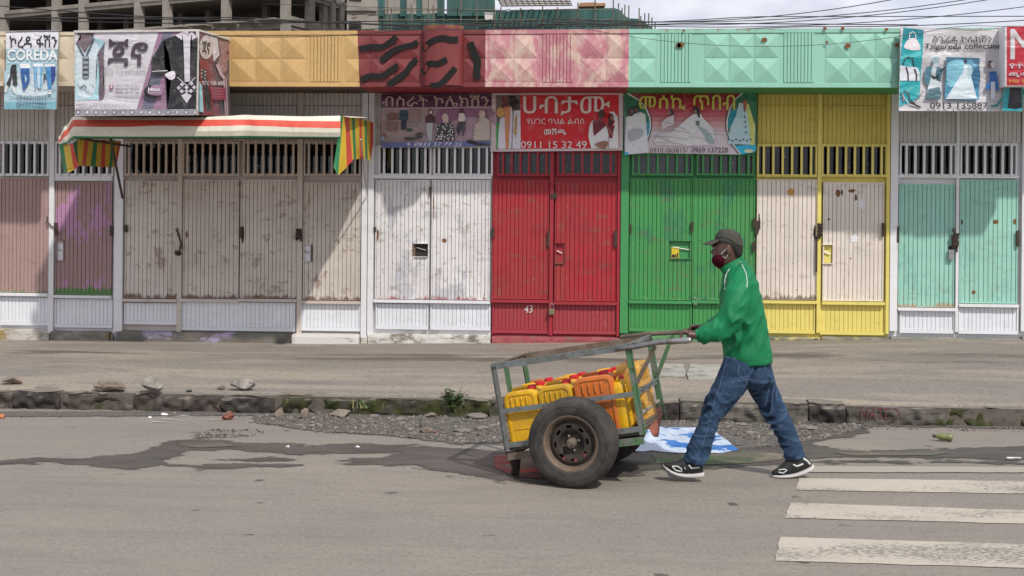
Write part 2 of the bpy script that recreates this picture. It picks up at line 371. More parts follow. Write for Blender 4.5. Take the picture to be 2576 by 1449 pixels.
for i, q in enumerate(stripes):
    a, b, c2, d = [onZ(q[k], q[k + 1]) for k in (0, 2, 4, 6)]
    dr = (c2 - a); c2 = c2 + dr * 2; d = d + (d - b) * 2
    sheet('painted_stripe', ragged([b, d, c2, a], 0.012, 0.04, i), M_ZEB, crossing)
def mask_sheet(name, polys, mat, z, step=(.022, .016), soft=(.05, .035), parent=None):
    """a thin layer lying on the ground whose edge thins out; attribute m holds the thickness"""
    P_ = [np.array([(p.x, p.y) for p in zp(q)]) for q in polys]; al = np.concatenate(P_); x0, y0 = al.min(0) - .12; x1, y1 = al.max(0) + .12
    xs_ = np.arange(x0, x1, step[0]); ys_ = np.arange(y0, y1, step[1]); X, Y = np.meshgrid(xs_, ys_); best = np.full(X.shape, -9.0)
    for q in P_:
        ins = np.zeros(X.shape, bool); d2 = np.full(X.shape, 1e9); n = len(q)
        for i in range(n):
            (ax, ay), (bx, by_) = q[i], q[(i + 1) % n]
            c_ = ((ay > Y) != (by_ > Y)) & (X < (bx - ax) * (Y - ay) / ((by_ - ay) if by_ != ay else 1e-9) + ax); ins ^= c_
            L2 = (bx - ax) ** 2 + (by_ - ay) ** 2 + 1e-12; tt = np.clip(((X - ax) * (bx - ax) + (Y - ay) * (by_ - ay)) / L2, 0, 1)
            d2 = np.minimum(d2, (X - ax - tt * (bx - ax)) ** 2 + (Y - ay - tt * (by_ - ay)) ** 2)
        sd = np.sqrt(d2) * np.where(ins, 1, -1); best = np.maximum(best, sd)
    m_ = np.clip(.5 + best / (2 * soft[0]), 0, 1); ny, nx = X.shape; keep = (m_[:-1, :-1] + m_[1:, :-1] + m_[:-1, 1:] + m_[1:, 1:]) > 0
    idx = -np.ones(X.shape, int); use = np.zeros(X.shape, bool); use[:-1, :-1] |= keep; use[1:, :-1] |= keep; use[:-1, 1:] |= keep; use[1:, 1:] |= keep
    idx[use] = np.arange(use.sum()); vs = np.stack([X[use], Y[use], np.full(use.sum(), z)], 1); j, i = np.nonzero(keep)
    fs = np.stack([idx[j, i], idx[j, i + 1], idx[j + 1, i + 1], idx[j + 1, i]], 1); c = vs.mean(0); c[2] = z
    me = bpy.data.meshes.new(name); me.from_pydata((vs - c).tolist(), [], fs.tolist()); at = me.attributes.new('m', 'FLOAT', 'POINT'); at.data.foreach_set('value', m_[use].astype(np.float32)); me.materials.append(mat); me.update()
    return tag(link(name, me, c, parent), kind='structure')
def mask_fac(t, nsc, amt, lo=.42, hi=.62, extra=None):
    at = t.n.new('ShaderNodeAttribute'); at.attribute_name = 'm'; n = t.noise(nsc, 7, .68, loc=(3, 1, 0))
    f = t.math('ADD', at.outputs['Fac'], t.math('MULTIPLY', t.math('SUBTRACT', n, .5), amt)); r = t.ramp(f, lo, hi); edge = t.ramp(at.outputs['Fac'], 0, .12)
    r = t.math('MULTIPLY', r, edge); return t.math('MULTIPLY', r, extra) if extra is not None else r
t = NT('wet_asphalt'); n = t.noise((1.6, 4, 1), 6, 0.65); n3 = t.noise((34, 26, 1), 6, 0.8)
c = t.mix(t.ramp(n, 0.35, 0.65), (0.100, 0.087, 0.077), (0.068, 0.060, 0.054)); c = t.mix(t.ramp(n3, .47, .62, 0, .45), c, (.075, .067, .06)); t.bump(n3, 0.3, 0.004)
M_WET = t.out(c, t.ramp(n, 0.35, 0.7, 0.45, 0.75), spec=0.3); t.alpha(mask_fac(t, (3.2, 6, 1), 2.2, .36, .62))
t = NT('puddle_water'); n = t.noise((2, 4, 1), 4, 0.6); t.bump(t.noise((6, 14, 1), 3), 0.03, 0.01)
M_PUD = t.out(t.mix(t.ramp(n, 0.4, 0.6), (0.095, 0.084, 0.066), (0.13, 0.115, 0.09)), t.ramp(n, 0.38, 0.6, 0.10, 0.5), spec=0.18); t.alpha(mask_fac(t, (3, 7, 1), .9, .45, .6))
def zp(l, z=0): return [onZ(u, v, z) for u, v in l]
wetA = [(-120, 1163), (60, 1159), (150, 1154), (300, 1148), (335, 1141), (395, 1122), (430, 1108), (505, 1104), (600, 1113), (700, 1117), (900, 1119), (1060, 1124), (1190, 1132), (1290, 1138), (1420, 1148), (1440, 1205), (1400, 1222), (1300, 1214), (1210, 1205), (1120, 1190), (1030, 1174), (900, 1166), (845, 1158), (950, 1150), (985, 1141), (880, 1138), (760, 1143), (640, 1136), (560, 1131), (480, 1135), (440, 1147), (420, 1162), (370, 1176), (300, 1182), (235, 1175), (215, 1167), (100, 1165), (-120, 1171)]
mask_sheet('wet_patch', [wetA, [(430, 1170), (520, 1167), (640, 1168), (735, 1172), (640, 1179), (520, 1180)], [(540, 1157), (700, 1155), (770, 1159), (650, 1162)]], M_WET, .004, soft=(.13, .13))
mask_sheet('wet_patch', [[(1500, 1150), (1590, 1130), (1850, 1128), (1960, 1110), (2040, 1085), (2150, 1076), (2180, 1090), (2090, 1105), (2040, 1112), (2060, 1122), (2130, 1133), (2300, 1132), (2420, 1129), (2576, 1124), (2760, 1122), (2760, 1153), (2560, 1158), (2400, 1154), (2200, 1150), (2060, 1152), (1980, 1168), (1880, 1176), (1700, 1180), (1560, 1198), (1480, 1198)], [(2020, 1163), (2200, 1160), (2600, 1163), (2600, 1167), (2200, 1165)]], M_WET, .004, soft=(.12, .12))
mask_sheet('puddle', [[(1640, 1144), (1700, 1147), (1850, 1140), (1920, 1138), (1975, 1146), (1965, 1160), (1870, 1169), (1720, 1172), (1650, 1168)]], M_PUD, .008, soft=(.03, .03))
mask_sheet('puddle', [[(1240, 1148), (1330, 1146), (1420, 1150), (1430, 1200), (1350, 1206), (1300, 1202), (1245, 1180)]], M_PUD, .008, soft=(.03, .03))
mask_sheet('puddle', [[(440, 1116), (560, 1116), (600, 1124), (500, 1129), (450, 1124)]], M_PUD, .008, soft=(.03, .03))
mask_sheet('puddle', [[(2090, 1140), (2250, 1141), (2400, 1140), (2340, 1148), (2150, 1149)]], M_PUD, .008, soft=(.03, .03))
t = NT('dried_white_spill'); mp_ = t.n.new('ShaderNodeMapping'); mp_.inputs['Rotation'].default_value = (0, 0, .32); t.l.new(t.geo.outputs['Position'], mp_.inputs[0]); sn_ = t.noise((3, 26, 1), 6, .7, vec=mp_.outputs[0])
t.out((0.46, 0.425, 0.375), .85); t.alpha(mask_fac(t, (4, 8, 1), .8, .5, .8, extra=t.ramp(sn_, .53, .60, 0, .85))); M_SPILL = t.m
o = mask_sheet('dried_spill', [[(330, 1072), (380, 1058), (440, 1048), (470, 1036), (485, 1048), (600, 1050), (620, 1060), (520, 1064), (440, 1064), (370, 1074)], [(200, 1053), (400, 1054), (400, 1058), (240, 1057)]], M_SPILL, .006, soft=(.05, .03)); tag(o, 'thin white dried streaks spilled on the road below the kerb', 'spill', kind='stuff')
t = NT('faint_crossing_paint'); t.out((0.33, 0.295, 0.25), .85); t.alpha(mask_fac(t, (6, 14, 1), 1.2, .45, .7)); mask_sheet('painted_stripe', [[(2010, 1174), (2760, 1177), (2760, 1191), (2006, 1190)]], t.m, .006, soft=(.03, .03), parent=None)

# ------------------------------------------------------------------ shop row
WHITE = (0.78, 0.78, 0.80); C_PINK = (0.40, 0.265, 0.25); C_BEIGE = (0.64, 0.585, 0.53); C_MINT = (0.32, 0.63, 0.52); C_CREAM = (0.78, 0.71, 0.63)
C_RED = (0.40, 0.013, 0.028); C_GREEN = (0.045, 0.29, 0.075); C_YEL = (0.78, 0.66, 0.17); C_DIRTW = (0.78, 0.77, 0.77)
ZB = onY(1200, 752, WY).z                   # bottom of the upper doors
P = {}
P['white'] = paint('white_paint', WHITE, stain=0.18, chip=0.12, under=(0.35, 0.3, 0.26))
P['white_wall'] = paint('off_white_painted_metal', (0.62, 0.59, 0.56), stain=0.3, chip=0.0)
P['grey_wall'] = paint('greyish_painted_metal', (0.58, 0.54, 0.505), stain=0.4, chip=0.05)
P['lower_white'] = paint('lower_white_panel', (0.76, 0.78, 0.82), stain=0.16, chip=0.05)
P['beige'] = paint('dirty_beige_paint', C_BEIGE, stain=0.75, chip=0.05, rustz=ZB - .02, rust=0.1, dirt=(0.22, 0.15, 0.10), patch=((0.33, 0.25, 0.19), (4, 1, 1), 0.60))
P['beige_frame'] = paint('beige_frame_paint', (0.58, 0.51, 0.46), stain=0.4, chip=0.1)
P['dirty_white'] = paint('scratched_white_paint', C_DIRTW, stain=0.55, chip=0.55, patch=((0.50, 0.50, 0.54), (2, 6, 1), 0.55), under=(0.30, 0.2, 0.14), rustz=ZB - .015, low=(0.28, 0.05, 0.045), rust=0.25)
P['pink'] = paint('dusty_pink_paint', C_PINK, stain=0.3, chip=0.03, under=(0.45, 0.25, 0.42), rustz=ZB + .0, low=(0.05, 0.22, 0.03))
P['pink2'] = paint('flaking_pink_paint', (0.34, 0.22, 0.215), stain=0.3, chip=0.4, under=(0.46, 0.23, 0.42), rustz=ZB + .06, low=(0.05, 0.22, 0.03), patch=((0.46, 0.23, 0.42), (1.3, 0, 2.4), 0.53))
P['red'] = paint('red_paint', C_RED, stain=0.6, chip=0.33, patch=((0.31, 0.02, 0.03), (1, 3, 5), 0.56), under=(0.34, 0.2, 0.18), rustz=ZB - .05, low=(0.25, 0.15, 0.13))
P['red_frame'] = paint('red_frame_paint', (0.35, 0.014, 0.03), stain=0.3, chip=0.2, under=(0.5, 0.3, 0.3))
P['red_low'] = paint('chalky_red_paint', (0.36, 0.035, 0.05), stain=0.3, chip=0.5, under=(0.5, 0.17, 0.2))
P['green'] = paint('green_paint', C_GREEN, stain=0.55, chip=0.30, patch=((0.035, 0.20, 0.09), (6, 3, 5), 0.55), under=(0.4, 0.42, 0.25), rustz=ZB - .01, low=(0.4, 0.42, 0.26))
P['green_low'] = paint('green_lower_paint', C_GREEN, stain=0.28, chip=0.12, under=(0.3, 0.34, 0.2))
P['green_frame'] = paint('green_frame_paint', (0.045, 0.28, 0.085), stain=0.25, chip=0.1)
P['yellow'] = paint('yellow_paint', C_YEL, stain=0.2, chip=0.06, under=(0.3, 0.3, 0.2))
P['yellow_wall'] = paint('dull_yellow_wall_paint', (0.68, 0.53, 0.11), stain=0.3, chip=0.04)
P['cream'] = paint('cream_paint', C_CREAM, stain=0.3, chip=0.4, under=(0.3, 0.16, 0.08), rustz=ZB - .05, rust=0.25)
P['cream_burnt'] = paint('cream_paint_burnt', C_CREAM, stain=0.35, chip=0.4, under=(0.3, 0.16, 0.08), rustz=ZB + .06, low=(0.16, 0.115, 0.085), rust=0.2)
P['mint'] = paint('mint_paint', C_MINT, stain=0.3, chip=0.4, patch=((0.24, 0.5, 0.42), (6, 8, 5), 0.56), under=(0.5, 0.35, 0.2), rustz=ZB - .02, low=(0.42, 0.27, 0.16), rust=0.25)
P['darkred'] = paint('dark_red_paint', (0.30, 0.02, 0.03), stain=0.2)
M_GROOVE = plain('rusty_groove_metal', (0.16, 0.11, 0.08), 0.85)
M_GROOVE_W = plain('grey_groove_metal', (0.42, 0.41, 0.41), 0.8)
M_GROOVE_R = plain('dark_red_groove', (0.22, 0.035, 0.035), 0.8)
M_GROOVE_G = plain('dark_green_groove', (0.035, 0.15, 0.055), 0.8)
M_GROOVE_Y = plain('dark_yellow_groove', (0.42, 0.33, 0.08), 0.8)
M_IRON = plain('dark_rusty_iron', (0.075, 0.052, 0.04), 0.6, 0.5, sc=40)
M_STEEL = plain('worn_steel', (0.45, 0.44, 0.43), 0.35, 0.9)
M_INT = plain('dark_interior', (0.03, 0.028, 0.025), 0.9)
M_CONC = plain('rough_concrete', (0.24, 0.22, 0.19), 0.9, sc=9, var=0.6, bump=0.5)
t = NT('window_glass'); t.n.remove(t.b)
gl = t.n.new('ShaderNodeBsdfGlossy'); gl.inputs['Roughness'].default_value = 0.04; gl.inputs['Color'].default_value = (.9, .9, .9, 1)
tr = t.n.new('ShaderNodeBsdfTransparent'); tr.inputs[0].default_value = (0.62, 0.64, 0.63, 1)
df = t.n.new('ShaderNodeBsdfDiffuse'); df.inputs[0].default_value = (0.5, 0.5, 0.5, 1)
ms = t.n.new('ShaderNodeMixShader'); ms.inputs[0].default_value = 0.035; t.l.new(tr.outputs[0], ms.inputs[1]); t.l.new(gl.outputs[0], ms.inputs[2])
ms2 = t.n.new('ShaderNodeMixShader'); sn = t.ramp(t.noise((22, 22, 12), 6, 0.7), 0.64, 0.68, 0, 0.8); t.l.new(sn, ms2.inputs[0])
t.l.new(ms.outputs[0], ms2.inputs[1]); t.l.new(df.outputs[0], ms2.inputs[2]); t.l.new(ms2.outputs[0], t.n['Material Output'].inputs[0])
M_GLASS = t.m
SLATS = {}
def slat_mesh(w, h, d=0.022, c=0.003):
    k = (round(w, 3), round(h, 3), round(d, 3))
    if k in SLATS: return SLATS[k]
    w, h, d = k
    pr = [(-w / 2, d / 2), (-w / 2, -d / 2 + c), (-w / 2 + c, -d / 2), (w / 2 - c, -d / 2), (w / 2, -d / 2 + c), (w / 2, d / 2)]
    vs = [(x, y, z) for z in (-h / 2, h / 2) for x, y in pr]; n = 6
    fs = [(i, (i + 1) % n, n + (i + 1) % n, n + i) for i in range(n)] + [tuple(range(n))[::-1], tuple(range(n, 2 * n))]
    me = bpy.data.meshes.new('slat'); me.from_pydata(vs, [], fs); SLATS[k] = me; return me
SL_MAT = {}
def slats(parent, x0, x1, z0, z1, n, Y, mat, gap=0.008, d=0.022, skip=None):
    w = (x1 - x0) / n
    for i in range(n):
        spans = [(z0, z1)]
        xa, xb = x0 + w * i, x0 + w * (i + 1)
        if skip:
            sx0, sx1, sz0, sz1 = skip
            if xb > sx0 + .01 and xa < sx1 - .01: spans = [(z0, sz0), (sz1, z1)]
        for a, b in spans:
            if b - a < 0.03: continue
            base = slat_mesh(w - gap, b - a, d)
            key = (base.name, mat.name)
            if key not in SL_MAT:
                m2 = base.copy(); m2.materials.append(mat); SL_MAT[key] = m2
            link('slat', SL_MAT[key], (xa + w / 2, Y - d / 2 + random.uniform(-.001, .001), (a + b) / 2), parent)
def shop(name, label, u0, u1, frame, wall, groove, windows, doors, lowers, plinths, wallspan=None, posts=(), wall_n=30, rails=(), ztop=228, group='shops in the tin row'):
    x0 = onY(u0, 600, WY).x; x1 = onY(u1, 600, WY).x
    zg = pave_z((x0 + x1) / 2, WY) - 0.05; zt = 3.96
    s = thing('shop', ((x0 + x1) / 2, WY, zg), label, 'shop', group)
    wv0 = min(w[2] for w in windows); wv1 = max(w[3] for w in windows)
    _, _, wz0, wz1 = rect(u0, wv0, u1, wv1, WY)
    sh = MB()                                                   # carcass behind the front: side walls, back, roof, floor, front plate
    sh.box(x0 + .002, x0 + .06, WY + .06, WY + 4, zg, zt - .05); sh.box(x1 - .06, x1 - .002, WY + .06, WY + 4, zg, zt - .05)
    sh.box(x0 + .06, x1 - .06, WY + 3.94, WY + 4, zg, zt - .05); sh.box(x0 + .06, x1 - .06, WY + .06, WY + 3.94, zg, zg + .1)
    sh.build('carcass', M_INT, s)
    MB().box(x0 + .001, x1 - .001, WY - .02, WY + 4.1, zt - .05, zt).build('roof', M_ROOF, s)
    fp = MB(); fp.box(x0 + .001, x1 - .001, WY + .02, WY + .06, zg, wz0); fp.box(x0 + .001, x1 - .001, WY + .02, WY + .06, wz1, zt - .05)
    xs_ = sorted([onY(w[0], 400, WY).x for w in windows] + [onY(w[1], 400, WY).x for w in windows])
    edges = [x0 + .001] + xs_ + [x1 - .001]
    for i in range(0, len(edges), 2):
        if edges[i + 1] - edges[i] > 0.004: fp.box(edges[i], edges[i + 1], WY + .02, WY + .06, wz0, wz1)
    fp.build('front_plate', frame, s)
    # upper wall slats
    z1w = 3.34; 
    wx0, wx1 = x0, x1
    if wallspan: wx0, wx1 = onY(wallspan[0], 300, WY).x, onY(wallspan[1], 300, WY).x
    up_ = MB().box(wx0 + .003, wx1 - .003, WY - .002, WY + .018, wz1 + .03, zt - .06).build('upper_wall', groove, s)
    zj = onY((u0 + u1) / 2, 265, WY).z
    slats(up_, wx0 + .003, wx1 - .003, wz1 + .035, zj - .004, wall_n, WY - .003, wall, 0.0045, 0.010)
    slats(up_, wx0 + .003, wx1 - .003, zj + .004, zt - .07, wall_n, WY - .003, wall, 0.0045, 0.010)
    for (a, b, m) in posts:                                      # pillars
        xa, xb = onY(a, 600, WY).x, onY(b, 600, WY).x
        MB().box(xa, xb, WY - .055, WY + .017, zg + .14, zt - .06).build('pillar', m, s)
    for (a, b, c_, d, nb, cur) in windows:
        xa, xb, za, zb = rect(a, c_, b, d, WY)
        f = .022; fr = MB()
        fr.box(xa - f, xb + f, WY - .045, WY + .016, zb, zb + f + .01); fr.box(xa - f, xb + f, WY - .045, WY + .016, za - f - .01, za)
        fr.box(xa - f, xa, WY - .045, WY + .016, za, zb); fr.box(xb, xb + f, WY - .045, WY + .016, za, zb)
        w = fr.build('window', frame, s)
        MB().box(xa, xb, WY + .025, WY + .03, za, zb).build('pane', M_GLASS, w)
        for i in range(nb):
            xx = xa + (xb - xa) * (i + .5) / nb
            me = SL_MAT.get(('bar', frame.name, round(zb - za, 2)))
            if me is None:
                mm = MB().box(-.014, .014, -.012, .012, -(zb - za) / 2 - .03, (zb - za) / 2 + .03); me = bpy.data.meshes.new('bar'); me.from_pydata(mm.v, [], mm.f); me.materials.append(frame)
                SL_MAT[('bar', frame.name, round(zb - za, 2))] = me
            link('bar', me, (xx, WY - .058, (za + zb) / 2), w)
        if cur:
            cm = MB(); k = 60; pts = []
            for j in range(k + 1):
                xx = xa + .01 + (xb - xa - .02) * j / k; yy_ = WY + .14 + .025 * math.sin(j * 1.1) + .01 * math.sin(j * 2.7)
                pts += [(xx, yy_, za - .1), (xx, yy_, zb + .05)]
            cm.add(pts, [(2 * j, 2 * j + 2, 2 * j + 3, 2 * j + 1) for j in range(k)]).build('curtain', cur, w, smooth=True)
    dd = []
    for (a, b, c_, d, mat, n, hole, gr) in doors:
        xa, xb, za, zb = rect(a, c_, b, d, WY)
        yb = WY - .012
        bd = MB()
        hx = None
        if hole:
            hx = rect(hole[0], hole[1], hole[2], hole[3], WY)
            bd.box(xa, hx[0], yb, WY + .015, za, zb); bd.box(hx[1], xb, yb, WY + .015, za, zb)
            bd.box(hx[0], hx[1], yb, WY + .015, za, hx[2]); bd.box(hx[0], hx[1], yb, WY + .015, hx[3], zb)
        else: bd.box(xa, xb, yb, WY + .015, za, zb)
        dm = bd.build('door', gr, s); e = .016
        slats(dm, xa + e, xb - e, za + e, zb - e, n, yb, mat, 0.0055, 0.010, hx)
        ed = MB(); yf = yb - .018
        ed.box(xa, xa + e, yf, yb, za, zb); ed.box(xb - e, xb, yf, yb, za, zb); ed.box(xa + e, xb - e, yf, yb, zb - e, zb); ed.box(xa + e, xb - e, yf, yb, za, za + e)
        ed.build('door_rim', mat, dm)
        # sill ledge under the door
        MB().box(xa - .01, xb + .01, WY - .075, WY - .005, za - .045, za - .008).build('ledge', frame if frame.name != 'dusty' else P['white'], s)
        if hole:
            MB().box(hx[0], hx[1], WY + .002, WY + .014, hx[2], hx[3]).build('hatch', hole[4], dm)
            f = .008
            for za_, zb_ in ((hx[3], hx[3] + f), (hx[2] - f, hx[2])): MB().box(hx[0] - f, hx[1] + f, yb - .034, yb, za_, zb_).build('hatch_rim', mat, dm)
            MB().tube([(hx[0] + .02, yb - .004, (hx[2] + hx[3]) / 2 + .03), (hx[1] - .02, yb - .006, (hx[2] + hx[3]) / 2)], .007).build('bolt', M_STEEL, dm)
        dd.append((dm, (xa, xb, za, zb)))
    for (a, b, c_, d, mat, n, gr) in lowers:
        xa, xb, za, zb = rect(a, c_, b, d, WY)
        lm = MB().box(xa, xb, WY - .006, WY + .016, za, zb).build('lower_panel', gr, s)
        rm = MB(); rm.box(xa, xb, WY - .028, WY - .007, za, za + .045); rm.box(xa, xa + .02, WY - .028, WY - .007, za + .045, zb); rm.box(xb - .02, xb, WY - .028, WY - .007, za + .045, zb)
        rm.build('panel_rim', mat, lm)
        slats(lm, xa + .021, xb - .021, za + .047, zb, n, WY - .007, mat, 0.0035, 0.008)
    for (a, b, c_, d, mat, out_) in plinths:
        xa, xb, za, zb = rect(a, c_, b, d, WY)
        za = min(za, pave_z((xa + xb) / 2, WY - out_)) - .06
        vs, fs = rough_box(xa, xb, WY - out_, WY + .02, za, zb, 0.010 if mat is not M_TILE else 0.0, a * .01, 20, 3, 5, 0.012)
        MB().add(vs, fs).build('plinth', mat, s)
    for (a, b, v0, v1, m) in rails:
        xa, xb, za, zb = rect(a, v0, b, v1, WY)
        MB().box(xa, xb, WY - .05, WY + .014, za, zb).build('rail', m, s)
    return s, dd
M_ROOF = plain('corrugated_roof_iron', (0.2, 0.14, 0.11), 0.7, 0.3)
def plinth_mat(name, a, b, c3):
    t = NT(name); n = t.noise((5, 5, 9), 7, 0.7); n2 = t.noise((3, 3, 6), 6, 0.65, loc=(4, 4, 4))
    c = t.mix(t.ramp(n, 0.45, 0.58), a, b); c = t.mix(t.ramp(n2, 0.52, 0.62), c, c3); t.bump(n, 0.5, 0.01); return t.out(c, 0.9)
GREYC = (0.17, 0.155, 0.13)
M_PL1 = plinth_mat('plinth_flaking_white', (0.50, 0.48, 0.44), (0.36, 0.33, 0.28), (0.30, 0.22, 0.09))
M_PL2 = plinth_mat('plinth_grey_cement', GREYC, (0.27, 0.25, 0.22), (0.2, 0.17, 0.1))
M_PL3 = plinth_mat('plinth_grey_violet', GREYC, (0.13, 0.125, 0.11), (0.34, 0.30, 0.42))
M_PL4 = plinth_mat('plinth_white_spalled', (0.62, 0.61, 0.57), (0.5, 0.48, 0.44), (0.2, 0.17, 0.14))
M_PL5 = plinth_mat('plinth_red_wash', (0.30, 0.06, 0.07), (0.34, 0.1, 0.1), (0.2, 0.12, 0.11))
M_PL6 = plinth_mat('plinth_green_wash', (0.12, 0.27, 0.12), (0.24, 0.26, 0.17), (0.08, 0.2, 0.08))
M_PL7 = plinth_mat('plinth_yellow_wash', (0.6, 0.5, 0.14), (0.28, 0.25, 0.17), (0.1, 0.12, 0.09))
M_PL8 = plinth_mat('plinth_cement_yellow_flecks', GREYC, (0.26, 0.24, 0.2), (0.36, 0.30, 0.13))
M_PL9 = plinth_mat('plinth_cement_cream_top', (0.22, 0.215, 0.19), (0.27, 0.25, 0.21), (0.17, 0.19, 0.16))
t = NT('marble_tile'); c = t.mix(t.ramp(t.noise((4, 4, 9), 6, 0.6, dist=2), 0.62, 0.66, 0, 0.6), (0.64, 0.62, 0.59), (0.3, 0.28, 0.26)); M_TILE = t.out(c, 0.25)
t = NT('striped_blue_curtain'); z = t.sep()[2]
c = t.mix(t.ramp(t.math('SINE', t.math('MULTIPLY', z, 210)), 0.2, 0.5), (0.13, 0.17, 0.28), (0.03, 0.05, 0.12))
c = t.mix(t.ramp(z, 2.0, 2.06), c, t.mix(t.ramp(t.math('SINE', t.math('MULTIPLY', z, 160)), 0.5, 0.8), (0.25, 0.28, 0.32), (0.05, 0.07, 0.16)))
c = t.mix(t.ramp(z, 2.16, 2.2), c, (0.2, 0.22, 0.27))
M_CURT = t.out(c, 0.9)
M_CURT2 = plain('grey_white_curtain', (0.62, 0.59, 0.62), 0.9, var=0.1)
w = P['white']; LW = P['lower_white']
S1, D1 = shop('shop', 'shop with dusty pink double doors and flaking green and violet paint, at the left end', -330, 290, w, P['grey_wall'], M_GROOVE,
    [(-330, -165, 362, 437, 6, None), (-145, -12 + 5, 362, 437, 6, None), (4, 122, 362, 437, 6, None), (146, 284, 362, 437, 7, None)],
    [(-145, -8, 447, 735, P['pink'], 13, None, M_GROOVE), (2, 124, 447, 735, P['pink'], 12, None, M_GROOVE), (142, 283, 457, 741, P['pink2'], 13, (142, 607, 160, 655, w), M_GROOVE)],
    [(-145, -8, 748, 818, LW, 11, M_GROOVE_W), (0, 126, 748, 818, LW, 13, M_GROOVE_W), (139, 285, 752, 824, LW, 14, M_GROOVE_W)],
    [(-330, 130, 824, 855, M_PL1, .07), (132, 280, 832, 858, M_PL2, .09), (281, 290, 838, 858, M_PL2, .06)], posts=[(127, 139, w)], wall_n=58, rails=[(-145, 125, 738, 745, w), (142, 284, 443, 455, w)])
S2, D2 = shop('shop', 'wide shop with four dirty beige ribbed shutters under the striped awning', 290, 926, P['beige_frame'], P['grey_wall'], M_GROOVE,
    [(320, 450, 362, 437, 7, None), (466, 600, 362, 437, 7, None), (618, 750, 362, 437, 7, None), (770, 905, 362, 437, 7, None)],
    [(316, 448, 455, 750, P['beige'], 12, None, M_GROOVE), (462, 602, 452, 750, P['beige'], 13, None, M_GROOVE), (606, 748, 452, 750, P['beige'], 14, None, M_GROOVE), (764, 908, 459, 755, P['beige'], 13, (764, 615, 782, 658, w), M_GROOVE)],
    [(314, 449, 762, 816, LW, 13, M_GROOVE_W), (456, 744, 760, 832, LW, 26, M_GROOVE_W), (758, 908, 765, 832, LW, 15, M_GROOVE_W)],
    [(290, 738, 834, 862, M_PL3, .08), (740, 908, 838, 866, M_TILE, .16), (909, 926, 842, 866, M_PL4, .06)], posts=[(291, 312, w), (449, 460, P['beige_frame']), (750, 762, P['beige_frame']), (911, 925, w)], wall_n=60)
S3, D3 = shop('shop', 'shop with scratched white shutters, a small dark hatch and red paint flaking at the foot', 926, 1237, w, P['grey_wall'], M_GROOVE_W,
    [(958, 1082, 372, 437, 6, None), (1096, 1236, 372, 437, 7, None)],
    [(945, 1081, 453, 752, P['dirty_white'], 13, (1045, 613, 1075, 645, M_INT), M_GROOVE), (1086, 1233, 453, 754, P['dirty_white'], 15, None, M_GROOVE)],
    [(946, 1078, 765, 828, LW, 13, M_GROOVE_W), (1083, 1234, 765, 830, LW, 14, M_GROOVE_W)],
    [(926, 1236, 840, 866, M_PL4, .09)], posts=[(927, 941, w)], wall_n=30, rails=[(942, 1236, 441, 450, w)])
RF = P['red_frame']
S4, D4 = shop('shop', 'shop painted bright red all over with a brass padlock at the foot of the doors', 1237, 1560, RF, P['darkred'], M_GROOVE_R,
    [(1256, 1386, 385, 437, 6, M_CURT), (1406, 1548, 385, 437, 6, None)],
    [(1239, 1381, 453, 752, P['red'], 13, None, M_GROOVE_R), (1396, 1552, 459, 757, P['red'], 13, (1397, 612, 1418, 662, P['red']), M_GROOVE_R)],
    [(1239, 1382, 763, 838, P['red_low'], 14, M_GROOVE_R), (1392, 1552, 763, 840, P['red_low'], 15, M_GROOVE_R)],
    [(1237, 1560, 846, 864, M_PL5, .10)], posts=[(1383, 1392, RF), (1553, 1559, RF)], wall_n=30)
GF = P['green_frame']
S5, D5 = shop('shop', 'shop painted green all over with pale curtains behind green bars', 1560, 1902, GF, P['green_low'], M_GROOVE_G,
    [(1594, 1738, 392, 436, 6, M_CURT2), (1756, 1892, 392, 436, 6, M_CURT2)],
    [(1584, 1739, 450, 754, P['green'], 14, (1688, 606, 1737, 650, P['green_frame']), M_GROOVE_G), (1741, 1898, 450, 754, P['green'], 14, None, M_GROOVE_G)],
    [(1582, 1740, 763, 834, P['green_low'], 14, M_GROOVE_G), (1743, 1898, 763, 834, P['green_low'], 14, M_GROOVE_G)],
    [(1560, 1902, 842, 862, M_PL6, .09)], posts=[(1561, 1581, GF)], wall_n=30)
YF = P['yellow']
S6, D6 = shop('shop', 'yellow shop with two cream shutters, sooty at the foot and dotted with star stickers', 1902, 2236, YF, P['yellow_wall'], M_GROOVE_Y,
    [(1908, 2050, 369, 439, 6, None), (2070, 2226, 369, 439, 7, None)],
    [(1903, 2054, 452, 754, P['cream_burnt'], 13, None, M_GROOVE), (2069, 2222, 459, 757, P['cream'], 14, (2068, 616, 2092, 662, P['yellow']), M_GROOVE)],
    [(1903, 2050, 764, 838, YF, 13, M_GROOVE_Y), (2062, 2226, 764, 842, YF, 14, M_GROOVE_Y)],
    [(1902, 2062, 846, 861, M_PL7, .08), (2063, 2236, 847, 862, M_PL8, .08)], posts=[(2054, 2063, YF), (2227, 2235, YF)], wall_n=30)
S7, D7 = shop('shop', 'shop with mint green shutters and a big ball of chain between white pillars', 2236, 2566, w, P['white_wall'], M_GROOVE_W,
    [(2266, 2400, 367, 438, 6, None), (2418, 2552, 367, 438, 6, None)],
    [(2259, 2400, 463, 772, P['mint'], 12, None, M_GROOVE), (2412, 2558, 453, 763, P['mint'], 12, None, M_GROOVE)],
    [(2262, 2400, 782, 838, LW, 12, M_GROOVE_W), (2410, 2560, 774, 840, LW, 14, M_GROOVE_W)],
    [(2236, 2566, 848, 862, M_PL9, .09)], posts=[(2237, 2256, w), (2402, 2409, w)], wall_n=30, rails=[(2258, 2560, 441, 448, w)])
